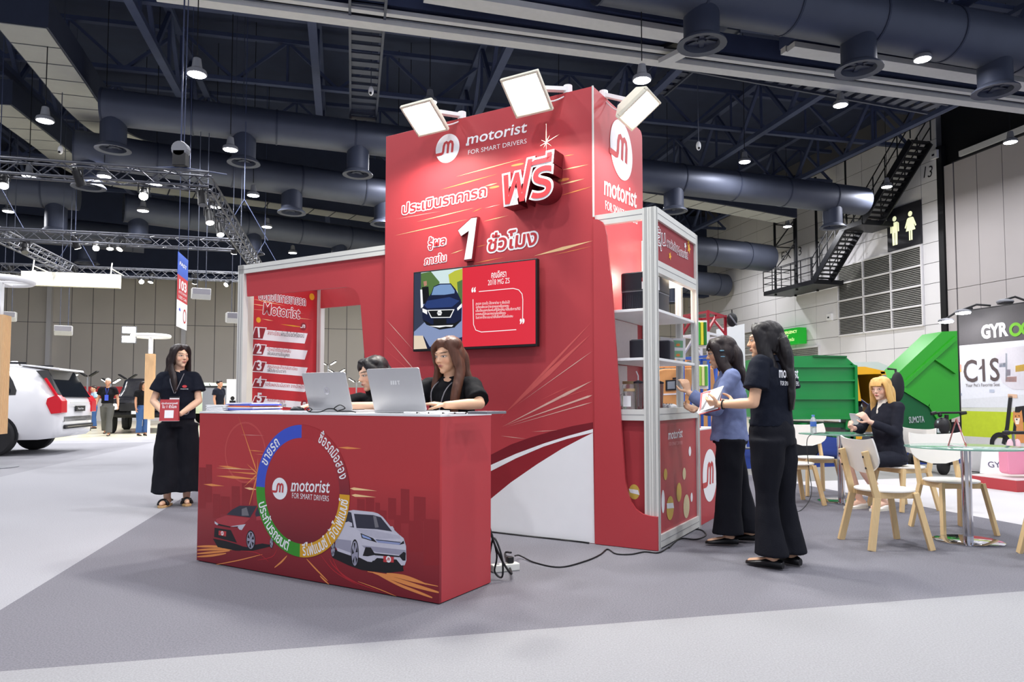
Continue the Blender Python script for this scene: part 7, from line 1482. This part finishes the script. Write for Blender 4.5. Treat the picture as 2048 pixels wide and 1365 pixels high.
suv = [(-1.13, .58, .92, .95, .80, .76), (-1.09, .40, 1.04, 1.08, .92, .84), (-1.0, .33, 1.13, 1.26, .965, .80), (-.72, .30, 1.15, 1.66, .985, .74), (-.3, .30, 1.13, 1.74, .99, .73), (.8, .3, 1.09, 1.78, .99, .74), (1.9, .3, 1.06, 1.71, .99, .72), (2.35, .3, 1.04, 1.4, .985, .72), (2.65, .3, 1.03, 1.07, .98, .86), (3.5, .32, .95, .98, .96, .84), (3.8, .4, .8, .82, .86, .8)]
t, sec, fine = car('car', 'white family car seen from behind beside the wooden light pillar', hw(-6.42, 16.36), HT + PI, M_cw_, suv, (0, 2.98))
def side_window(t, xs, lo, hi, m, y_off=.008, nm='side_window', sy=1):
    mb = MB(); A, B = [], []
    for x in xs:
        i = max(k for k in range(len(suv_) - 1) if suv_[k][0] <= x); a, b = suv_[i], suv_[i + 1]; f = (x - a[0]) / (b[0] - a[0]); q = tuple(p + (r - p) * f for p, r in zip(a, b))
        p0 = Vector((x, sy * q[4] * .985, q[2])); p1 = Vector((x, sy * q[5], q[3] - .07)); A.append(p0.lerp(p1, lo(x)) + Vector((0, sy * y_off, 0))); B.append(p0.lerp(p1, hi(x)) + Vector((0, sy * y_off, 0)))
    n = len(xs); mb.add(A + B, [(i, i + 1, n + i + 1, n + i) for i in range(n - 1)], m); mb.build(nm, t)
suv_ = suv
for sy in (1, -1):
    side_window(t, [-.35, -.25, -.1, .1, .45], lambda x: .06, lambda x: min(.93, .12 + (x + .38) * 3.4), M_black, .006, 'window_trim', sy); side_window(t, [-.25, -.15, 0, .15, .42], lambda x: .14, lambda x: min(.84, .16 + (x + .27) * 3.4), M_cgl, .012, 'side_window', sy)
    side_window(t, [.5, .8, 1.2, 1.5], lambda x: .1, lambda x: .9, M_cgl, .012, 'side_window', sy); side_window(t, [1.56, 1.8, 2.05, 2.3], lambda x: .1, lambda x: .9, M_cgl, .012, 'side_window', sy)
mb = MB(); mb.add([(-1.10, -.78, 1.13), (-1.10, .78, 1.13), (-.80, .70, 1.66), (-.80, -.70, 1.66)], [(0, 3, 2, 1)], M_cgl)
for sy in (1, -1): mb.add([(-1.10, sy * .77, 1.13), (-1.02, sy * .87, 1.2), (-.62, sy * .80, 1.64), (-.80, sy * .69, 1.66)], [(0, 1, 2, 3), (3, 2, 1, 0)], M_black)
mb.build('rear_window', t)
mb = MB(); mb.prism([(-1.0, 1.655), (-.3, 1.745), (-.3, 1.775), (-.98, 1.70)], -.68, .68, M_cw_, plane_m((0, 0, 0), (1, 0, 0), (0, 0, 1))); mb.build('roof_spoiler', t, bevel=.01)
mb = MB()
for sy in (1, -1): mb.bar((-.4, sy * .66, 1.79), (2.0, sy * .66, 1.8), .04, .035, M_blk)
mb.prism([(.0, 1.77), (.25, 1.78), (.1, 1.86), (.02, 1.86)], -.03, .03, M_cw_, plane_m((0, 0, 0), (1, 0, 0), (0, 0, 1))); mb.build('roof_rail', t)
for sy in (1, -1):
    mb = MB(); mb.bar((-.80, sy * .80, 1.48), (-1.05, sy * .89, 1.12), .05, .12, M_tl, (0, sy, .3)); pr = [(-.90, 1.10), (-1.07, 1.17), (-1.15, 1.05), (-1.155, .82), (-.97, .80), (-.88, 1.0)]
    mb.prism(pr, *sorted((-sy * .70, -sy * 1.0)), M_tl, plane_m((0, 0, 0), (1, 0, 0), (0, 0, 1))); mb.build('tail_lamp', t, bevel=.012)
mb = MB(); Mb = plane_m((-1.15, 0, 0), (0, -1, 0), (0, 0, 1)); mb.prism(rrect(-.26, .84, .26, .95, .01), 0, .02, M_black, Mb); mb.text('Motor Show', (-.16, .875), (.16, .875), .04, M_wprint, Mb, .021); mb.build('number_plate', t)
mb = MB(); mb.prism(rrect(-.78, .50, .78, .58, .03), -.03, .012, M_blk, Mb); mb.box((-.7, .535, .012), (.7, .548, .018), M_chrome, Mb); mb.box((-.55, 1.005, -.005), (.55, 1.02, .012), M_alu, Mb); mb.build('bumper_trim', t)
truckst = [(-1.0, .6, .95, .98, .9, .85), (-.9, .5, 1.05, 1.1, .95, .9), (.4, .5, 1.1, 1.15, .95, .9), (.5, .5, 1.1, 1.75, .95, .78), (.9, .5, 1.1, 1.82, .95, .76), (1.9, .5, 1.1, 1.8, .95, .76), (2.35, .5, 1.1, 1.4, .95, .78), (2.6, .5, 1.1, 1.14, .95, .9), (3.6, .5, 1.05, 1.1, .94, .9), (3.8, .6, .95, .98, .86, .8)]
def far_car(label, px, py, rz, m, nm='car'):
    p = at_z(px, py, 0); t, sec, fine = car(nm, label, (p.x, p.y, 0), rz, m, [tuple([q[0] - 1.5] + list(q[1:])) for q in truckst], (-1.5, 1.5), .4)
    mb = MB(); mb.add([(.45, -.7, 1.74), (.45, .7, 1.74), (1.02, .84, 1.16), (1.02, -.84, 1.16)], [(0, 1, 2, 3)], M_cgl); mb.v = [v + Vector((-.02 + .0, 0, .02)) for v in mb.v]; mb.build('windscreen', t)
    mb = MB(); Mf = plane_m((2.31, 0, 0), (0, 1, 0), (0, 0, 1)); mb.prism(rrect(-.6, .72, .6, .95, .03), -.02, .02, M_blk, Mf)
    for y in (-.72, .72): mb.flat(arc(y, .86, .1, 0, 2 * PI, 18), .03, M_wprint, Mf)
    mb.box((-.26, .62, .02), (.26, .72, .035), M_wprint, Mf); mb.build('front_grille', t); return t
far_car('black pickup facing us on the glossy floor behind the walking man', 300, 862, -PI / 2 + .35, M_cblk); far_car('pale green car far behind the standing woman with red card', 425, 850, -PI / 2 + 1.2, M_cpale)
# ------------------------------------------------------------------ light pillars
M_oak = mat('pillar_oak', (222, 184, 138), .5, 0, .12, 20, stretch=(8, 8, .3))
def pillar(x, y, hz0, hz1, hd, w, rd, label):
    t = thing('light_pillar', label, 'pillar light', (x, y, 0), HT); mb = MB(); mb.box((-.03, -.03, .012), (.03, .03, hz0), M_white); mb.box((-.05, -.05, hz1), (.05, .05, hd), M_white); mb.build('white_post', t)
    mb = MB(); mb.box((-w / 2, -w / 2, hz0), (w / 2, w / 2, hz1), M_oak)
    for k in range(7):
        q = -w / 2 + w * (k + .5) / 7; mb.box((q - .008, -w / 2 - .006, hz0), (q + .008, w / 2 + .006, hz1), M_oak); mb.box((-w / 2 - .006, q - .008, hz0), (w / 2 + .006, q + .008, hz1), M_oak)
    mb.build('oak_casing', t); mb = MB(); mb.tube([Vector((rd * math.cos(a), rd * math.sin(a), hd + .03)) for a in [2 * PI * i / 36 for i in range(36)]], .05, M_white, 10, True)
    for a in (0, PI / 2): mb.bar((-rd * math.cos(a), -rd * math.sin(a), hd + .01), (rd * math.cos(a), rd * math.sin(a), hd + .01), .07, .03, M_white)
    mb.build('ring_top', t, smooth=50); mb = MB(); mb.lathe([(.34, 0), (.34, .012), (.0001, .014)], M_grey if x > -9 else M_white, 32); mb.build('base_plate', t); return t
p = at_z(-14, 936, 0); pillar(p.x, p.y, .53, 2.42, 2.95, .26, .44, 'big wooden light pillar with white ring top at the left edge')
p2 = at_z(297, 876, 0); pillar(p2.x, p2.y, .53, 2.38, 2.86, .22, .48, 'slim wooden light pillar with ring top left of the standing woman')
q = at_y(258, 670, p2.y - .2); t = thing('led_floodlight', 'twin white floodlight clamped to the ring of the slim pillar', 'floodlight', q, .4)
for k, dz in enumerate((.13, -.13)):
    mb = MB(); mb.box((-.19, -.03, dz - .11), (.19, .04, dz + .11), M_grey); o = mb.build('lamp_head', t, bevel=.01); mb = MB()
    for i in range(3): mb.box((-.16 + i * .11, -.035, dz - .08), (-.06 + i * .11, -.03, dz + .08), M_lampw)
    mb.build('led_panel', o)
mb = MB(); mb.tube([Vector((.1, .05, 0)), Vector((.2, .1, .01)), Vector((.33, .12, .02))], .025, M_black, 8); mb.build('clamp_arm', t)
# ------------------------------------------------------------------ lighting rig
ZT = 5.5
def truss(a, b, label, s=.29):
    a, b = hw(*a, ZT), hw(*b, ZT); d = (b - a); L = d.length; d.normalize(); c = (a + b) / 2; x = Vector((-d.y, d.x, 0)); t = thing('lighting_truss', label, 'lighting truss', c)
    mb = MB(); z = Vector((0, 0, 1)); C = [x * s / 2 * i + z * s / 2 * j for i, j in ((-1, -1), (1, -1), (1, 1), (-1, 1))]
    for q in C: mb.cyl(a - c + q, b - c + q, .026, .026, M_alu_t, 6)
    mb.build('chord', t, smooth=40); mb = MB(); n = max(2, int(L / .32))
    for i in range(n):
        for k in range(4): mb.cyl(a - c + d * (L * i / n) + C[k if i % 2 else (k + 1) % 4], a - c + d * (L * (i + 1) / n) + C[(k + 1) % 4 if i % 2 else k], .011, .011, M_alu_t, 4, False)
    mb.build('lacing', t); return t
M_alu_t = mat('truss_metal', (78, 80, 88), .45, .3, .15, 8)
truss((-13.5, 15.1), (-2.65, 15.2), 'front lighting truss running from the left edge to the rig corner'); truss((-2.8, 15.42), (-2.8, 26.8), 'side lighting truss running back from the rig corner'); truss((-13.5, 21.4), (-3.02, 21.4), 'middle lighting truss across the left of the hall'); truss((-9.0, 15.42), (-9.0, 21.2), 'nearer left lighting truss joining the front and middle trusses'); truss((-9.0, 21.6), (-9.0, 26.8), 'left side lighting truss running back to the pale hanging board'); truss((-13.5, 27), (-2.65, 27), 'rearmost lighting truss before the far wall')
def spot(px, py, hy, label, lit=True, tilt=.6, yaw=0.0, g='spotlights on the lighting trusses'):
    q = at_hy(px, py, hy); t = thing('spotlight', label, 'spotlight', q, HT + yaw, g)
    d = Vector((0, -math.sin(tilt), -math.cos(tilt))); mb = MB(); mb.cyl((0, 0, 0), -d * .3, .085, .075, M_black, 14); mb.cyl(-d * .3, -d * .36, .05, .04, M_black, 12); mb.build('lamp_can', t, smooth=40)
    mb = MB(); mb.cyl(d * .0, d * .008, .08, .08, M_lampw if lit else M_cgl, 14); mb.build('lens', t)
    top_ = ZT - .14 - q.z; mb = MB(); c = -d * .16; mb.bar(c + Vector((-.1, 0, 0)), c + Vector((-.1, 0, max(.18, top_ - c.z))), .025, .02, M_black); mb.bar(c + Vector((.1, 0, 0)), c + Vector((.1, 0, max(.18, top_ - c.z))), .025, .02, M_black); mb.bar(c + Vector((-.11, 0, max(.18, top_ - c.z))), c + Vector((.11, 0, max(.18, top_ - c.z))), .03, .03, M_black); mb.build('yoke', t)
sp = [((7, 372, 15.1), 1), ((164, 372, 15.1), 0), ((287, 393, 15.1), 1), ((405, 410, 15.1), 0), ((156, 497, 21.4), 1), ((192, 497, 21.4), 1), ((220, 498, 21.4), 1), ((239, 499, 21.4), 1), ((468, 507, 21.4), 1), ((50, 505, 21.4), 0), ((10, 552, 27), 1), ((27, 553, 27), 1), ((68, 545, 27), 1), ((97, 554, 27), 1), ((118, 552, 27), 0), ((149, 553, 27), 1), ((283, 564, 27), 1), ((301, 565, 27), 1), ((367, 560, 27), 0), ((389, 567, 27), 1), ((452, 570, 27), 1)]
TN = {15.1: 'front', 21.4: 'middle', 27: 'rearmost'}; OR = ('first', 'second', 'third', 'fourth', 'fifth', 'sixth', 'seventh', 'eighth', 'ninth', 'tenth', 'eleventh', 'twelfth'); cnt = {}
for (px, py, hy), lit in sorted(sp, key=lambda q: (q[0][2], q[0][0])):
    k = cnt.get(hy, 0); cnt[hy] = k + 1
    spot(px, py, hy, '%s spotlight from the left on the %s lighting truss, %s' % (OR[k], TN[hy], 'glowing' if lit else 'unlit'), lit, (.6, -.5, .9, .3)[k % 4], (.4, -.6, .2)[k % 3])
for (px, py, hx, lb) in ((441, 470, -2.8, 'glowing spotlight on the side lighting truss, nearer one'), (420, 446, -2.8, 'glowing spotlight high on the side lighting truss')): q = wh(at_hx(px, py, hx)); spot(px, py, q.y, lb, True, .4, .5)
q = at_hy(362, 300, 15.15); t = thing('chain_hoist', 'black chain hoist hanging above the front lighting truss', 'hoist', q); mb = MB(); mb.box((-.13, -.1, -.35), (.13, .1, -.02), M_black); mb.cyl((0, -.1, .0), (0, .1, .0), .16, .16, M_grey, 18); mb.build('hoist_body', t, bevel=.02)
mb = MB(); mb.cyl((0, 0, .1), (0, 0, 12 - q.z), .015, .015, M_steel, 6); mb.cyl((.06, 0, .0), (.1, 0, 12 - q.z), .01, .01, M_steel, 6); e = ZT + .15 - q.z; mb.cyl((0, 0, -.35), (-1.0, -.2, e), .014, .014, M_steel, 6); mb.cyl((0, 0, -.35), (.85, .2, e), .014, .014, M_steel, 6); mb.build('chain', t)
for x, y in ((-9.0, 15.1), (-2.8, 21.4), (-9.0, 21.4), (-9.0, 27), (-2.8, 27)):
    p = hw(x, y, ZT + .15); t = thing('hanging_wire', 'thin steel wire pair holding a lighting truss corner', 'wire', p, 0, 'wires holding the lighting trusses'); mb = MB(); mb.cyl((0, 0, 1.2), (0, 0, 12.6 - ZT), .012, .012, M_steel, 5); mb.cyl((0, 0, 1.2), (.7, 0, 0), .012, .012, M_steel, 5); mb.cyl((0, 0, 1.2), (-.7, 0, 0), .012, .012, M_steel, 5); mb.build('wire_strands', t)
# ------------------------------------------------------------------ hanging speakers, sensors, banner, name board
def speaker(px, py, Y, s, label, rz=.5, top=13.99):
    q = at_y(px, py, Y); t = thing('hanging_speaker', label, 'speaker', q, rz, 'grey speakers hung from the roof'); w, d, h = .62 * s, .5 * s, .42 * s
    mb = MB(); mb.prism([(-d / 2, -h * .1), (-d * .3, -h / 2), (d / 2, -h * .35), (d / 2, h / 2), (-d / 2, h * .45)], -w / 2, w / 2, mat('speaker_grey', (176, 176, 174), .5), plane_m((0, 0, 0), (0, 1, 0), (0, 0, 1))); mb.build('speaker_box', t, bevel=.02)
    mb = MB(); mb.add([(-w * .46, -d / 2 - .006, -h * .06), (w * .46, -d / 2 - .006, -h * .06), (w * .46, -d / 2 - .006, h * .4), (-w * .46, -d / 2 - .006, h * .4)], [(0, 1, 2, 3)], M_grey2); mb.build('grille', t)
    mb = MB(); mb.cyl((-w * .2, 0, h / 2), (-w * .2, 0, top - q.z), .01, .01, M_duct, 6); mb.cyl((w * .25, 0, h * .5), (w * .25, 0, top - q.z), .013, .013, M_duct, 6); mb.build('suspension_wire', t)
speaker(127, 662, 24, .85, 'grey speaker hanging in front of the far wall left of centre'); speaker(402, 589, 20, .8, 'grey speaker hanging right of the long banner', top=8.76); speaker(470, 637, 21, .8, 'grey speaker half hidden by the white gateway post'); speaker(14, 634, 24, .85, 'grey speaker peeking out beside the big wooden pillar')
for px, py, z, lb in ((121, 300, 0, 'small white box hanging on a rod by a lamp at upper left'), (742, 182, 0, 'small white camera hanging beside the catwalk'), (1397, 292, 0, 'small white camera hanging right of the tower')):
    q = at_z(px, py, 8.2) if py > 200 else at_z(px, py, 9.3); t = thing('hanging_camera', lb, 'camera', q); mb = MB(); mb.ell((0, 0, 0), (.07, .07, .13), M_white, 12, 10); mb.build('camera_body', t, smooth=60); mb = MB(); mb.cyl((0, 0, .1), (0, 0, 13.99 - q.z), .012, .012, M_duct, 6); mb.build('rod', t); mb = MB(); mb.ell((0, -.05, -.08), (.035, .035, .035), M_blk, 10, 8); mb.build('camera_lens', t, smooth=60)
Yb = 17.5; A = at_y(357, 505, Yb); hxb = wh(A).x; bn = lambda px, py: (wh(at_hx(px, py, hxb)).y, at_hx(px, py, hxb).z); c = [bn(357, 505), bn(377, 520), bn(373, 662), bn(353, 652)]
ya, yb_ = (c[0][0] + c[3][0]) / 2, (c[1][0] + c[2][0]) / 2; zt_, zb = (c[0][1] + c[1][1]) / 2, (c[2][1] + c[3][1]) / 2; t = thing('hanging_banner', 'long blue, red and white banner hanging with the number 103', 'banner', hw(hxb, (ya + yb_) / 2, zb)); off = t.location
Mq = plane_m(hw(hxb, 0, 0), (-math.sin(HT), math.cos(HT), 0), (0, 0, 1)); H_ = zt_ - zb; Wd = yb_ - ya
for nm, f0, f1, m in (('white_field', 0, .36, M_wprint), ('red_field', .36, .70, M_txr), ('blue_field', .70, 1, mat('banner_blue', (50, 90, 190), .6))): mb = MB(); mb.box((ya, zb + H_ * f0, -.01), (yb_, zb + H_ * f1, .0), m, Mq); mb.build(nm, t, off)
mb = MB(); mb.text('103', (ya + Wd * .14, zb + H_ * .52), (ya + Wd * .86, zb + H_ * .52), H_ * .13, M_wprint, Mq, .004, .03); mb.text('FAST', (ya + Wd * .14, zb + H_ * .84), (ya + Wd * .86, zb + H_ * .84), H_ * .05, M_wprint, Mq, .004, .02, .2); mb.text('AUTO SHOW', (ya + Wd * .1, zb + H_ * .46), (ya + Wd * .9, zb + H_ * .46), H_ * .035, M_wprint, Mq, .004); mb.text('USED CAR', (ya + Wd * .1, zb + H_ * .39), (ya + Wd * .9, zb + H_ * .39), H_ * .04, M_wprint, Mq, .004)
mb.flat(ring_poly(ya + Wd * .74, zb + H_ * .18, Wd * .12, Wd * .16, 0, 2 * PI, 22), .004, M_txr, Mq); mb.flat(arc(ya + Wd * .24, zb + H_ * .2, Wd * .1, .3, 2.6, 10), .004, M_pblue, Mq); mb.build('lettering', t, off)
mb = MB(); a = hw(hxb, ya + .05, 0); b = hw(hxb, yb_ - .05, 0)
for q in (a, b): mb.cyl((q.x - off.x, q.y - off.y, zt_ - zb), (q.x - off.x, q.y - off.y, 13.99 - zb), .008, .008, M_steel, 5)
mb.build('wire', t)
a, b = at_hy(45, 543, 25.6), at_hy(240, 577, 25.6); ha, hb = wh(a), wh(b); t = thing('hanging_board', 'long blank cream board hanging under the rear trusses', 'board', hw((ha.x + hb.x) / 2, 25.6, hb.z), HT); L = hb.x - ha.x; hgt = ha.z - hb.z
mb = MB(); mb.box((-L / 2, -.1, 0), (L / 2, .1, hgt), M_cream); mb.build('board_panel', t); mb = MB()
for x in (-L * .4, L * .4): mb.cyl((x, 0, hgt), (x, .1, ZT + .1 - hb.z), .02, .02, M_alu, 6); mb.cyl((x, .1, ZT - .1 - hb.z), (x, 1.4, ZT - .1 - hb.z), .02, .02, M_alu, 6)
mb.build('hanger', t)
# ------------------------------------------------------------------ far stands, light towers and visitors on the left
t = thing('far_partition', 'long low red and white partition before the far wall', 'partition', hw(-14, 40), HT); mb = MB(); mb.box((-18, 0, 0), (15.6, .2, 1.15), M_wallp); mb.build('white_panel', t); mb = MB(); mb.box((-18, -.02, 1.15), (15.6, .22, 1.75), M_txr); mb.build('red_band', t)
def tower(px, py, hpx, label, lit=1):
    p = at_z(px, py, 0); h_ = at_y(px, hpx, p.y).z; t = thing('light_tower', label, 'light stand', (p.x, p.y, 0)); mb = MB(); mb.box((-.12, -.08, 0), (.12, .08, h_ * .62), M_black); mb.build('column_box', t); mb = MB(); mb.cyl((0, 0, h_ * .62), (0, 0, h_ - .12), .03, .03, M_grey, 8); mb.build('mast', t)
    for s in (1, -1):
        mb = MB(); mb.box((-.16, -.05, -.02), (.16, .1, .02), M_black, TR(s * .2, 0, h_) @ Matrix.Rotation(-.55 * s, 4, 'Y')); o = mb.build('lamp_head', t)
        if lit: mb = MB(); mb.box((-.13, -.06, -.032), (.13, .08, -.024), M_lampw, TR(s * .2, 0, h_) @ Matrix.Rotation(-.55 * s, 4, 'Y')); mb.build('led_panel', o)
tower(172, 862, 748, 'black light tower with V-shaped twin lamps behind the white car', 0); tower(219, 858, 762, 'glowing light tower left of the walking man'); tower(252, 856, 754, 'black light tower with flat twin lamps right of the walking man', 0); tower(136, 850, 752, 'small glowing light tower behind the white car roof')
for px, py, hp in ((655, 850, 726), (672, 852, 742), (712, 850, 760), (735, 850, 752)): tower(px, py, hp, ('leftmost', 'second from left', 'third from left', 'rightmost')[(655, 672, 712, 735).index(px)] + ' glowing light tower seen through the red gateway')
def visitor(label, px, py, rz, H, top_, leg_, hairm, hair, skin=SK_C, walk=False, slv=.6, **J):
    p = at_z(px, py, 0); h = Human(label, (p.x, p.y, 0), rz, H, skin, .011, **J); h.body(); h.top(top_, vox=.014, slv=slv, hem=.9, loose=1.18, wr=.008)
    h.legs(leg_, ((0, .1, .11), (.25, .095, .1), (.5, .075, .08), (.75, .08, .085), (.97, .085, .09)), vox=.015); h.shoes(M_shoe); h.hair(hairm, hair, vox=.011, strand=.001); return h
short = [((0, .028, .042), (.082, .094, .086)), ((0, -.004, .072), (.06, .07, .045))]
h = visitor('grey-haired man in dark T-shirt and grey trousers walking with a blue badge', 213, 872, .35, 1.72, C_BLACK, C_GREYT, H_WHT, short, knL=(.09, -.16, .46), anL=(.1, -.26, .08), knR=(-.09, .1, .45), anR=(-.1, .36, .12), elL=(.26, .05, 1.12), wrL=(.3, -.08, .9), elR=(-.26, .08, 1.12), wrR=(-.3, -.06, .9))
mb = MB(); mb.box((-.05, -.165, 1.05), (.05, -.155, 1.22), M_pblue); mb.tube([(-.04, -.1, 1.42), (0, -.15, 1.2), (.04, -.1, 1.42)], .008, M_pblue, 6); mb.build('name_badge', h.t)
visitor('person in jeans and dark top half hidden behind the slim wooden pillar', 284, 872, .9, 1.62, C_BLACK, C_JEAN, H_DRK, long_hair(length=.2)); visitor('dark-haired man in navy shirt far behind the counter end', 437, 868, 1.3, 1.7, C_NAVY, C_CHAR, H_BLK, short); visitor('person in pale blue top bending by the far black light tower', 186, 858, -.8, 1.6, mat('pale_blue_cotton', (150, 180, 206), .8), C_JEAN, H_DRK, short)
p = at_z(465, 866, 0); t = thing('floor_banner', 'white standing banner with dark figure print far left of the gateway', 'banner', (p.x, p.y, 0), 0); mb = MB(); mb.box((-.22, 0, 0), (.22, .04, 1.75), M_wprint); mb.build('banner_sheet', t); mb = MB(); Mq = plane_m((0, 0, 0), (1, 0, 0), (0, 0, 1)); mb.flat(arc(-.02, 1.12, .07, 0, 2 * PI, 14), .003, M_blk, Mq); mb.flat([(-.12, 1.05), (.08, 1.05), (.1, .6), (-.12, .6)], .003, M_blk, Mq); mb.build('figure_print', t); mb = MB(); mb.box((-.25, -.12, 0), (.25, .16, .03), M_grey); mb.build('foot', t)
p = at_z(440, 858, 0); t = thing('grey_partition', 'grey low stand wall behind the standing woman with red card', 'partition', (p.x, p.y + 1.2, 0)); mb = MB(); mb.box((-1.2, 0, 0), (.9, .1, 1.62), M_grey); mb.build('panel', t); mb = MB(); mb.box((-1.2, -.01, 1.55), (.9, .11, 1.62), M_blk); mb.build('top_edge', t)
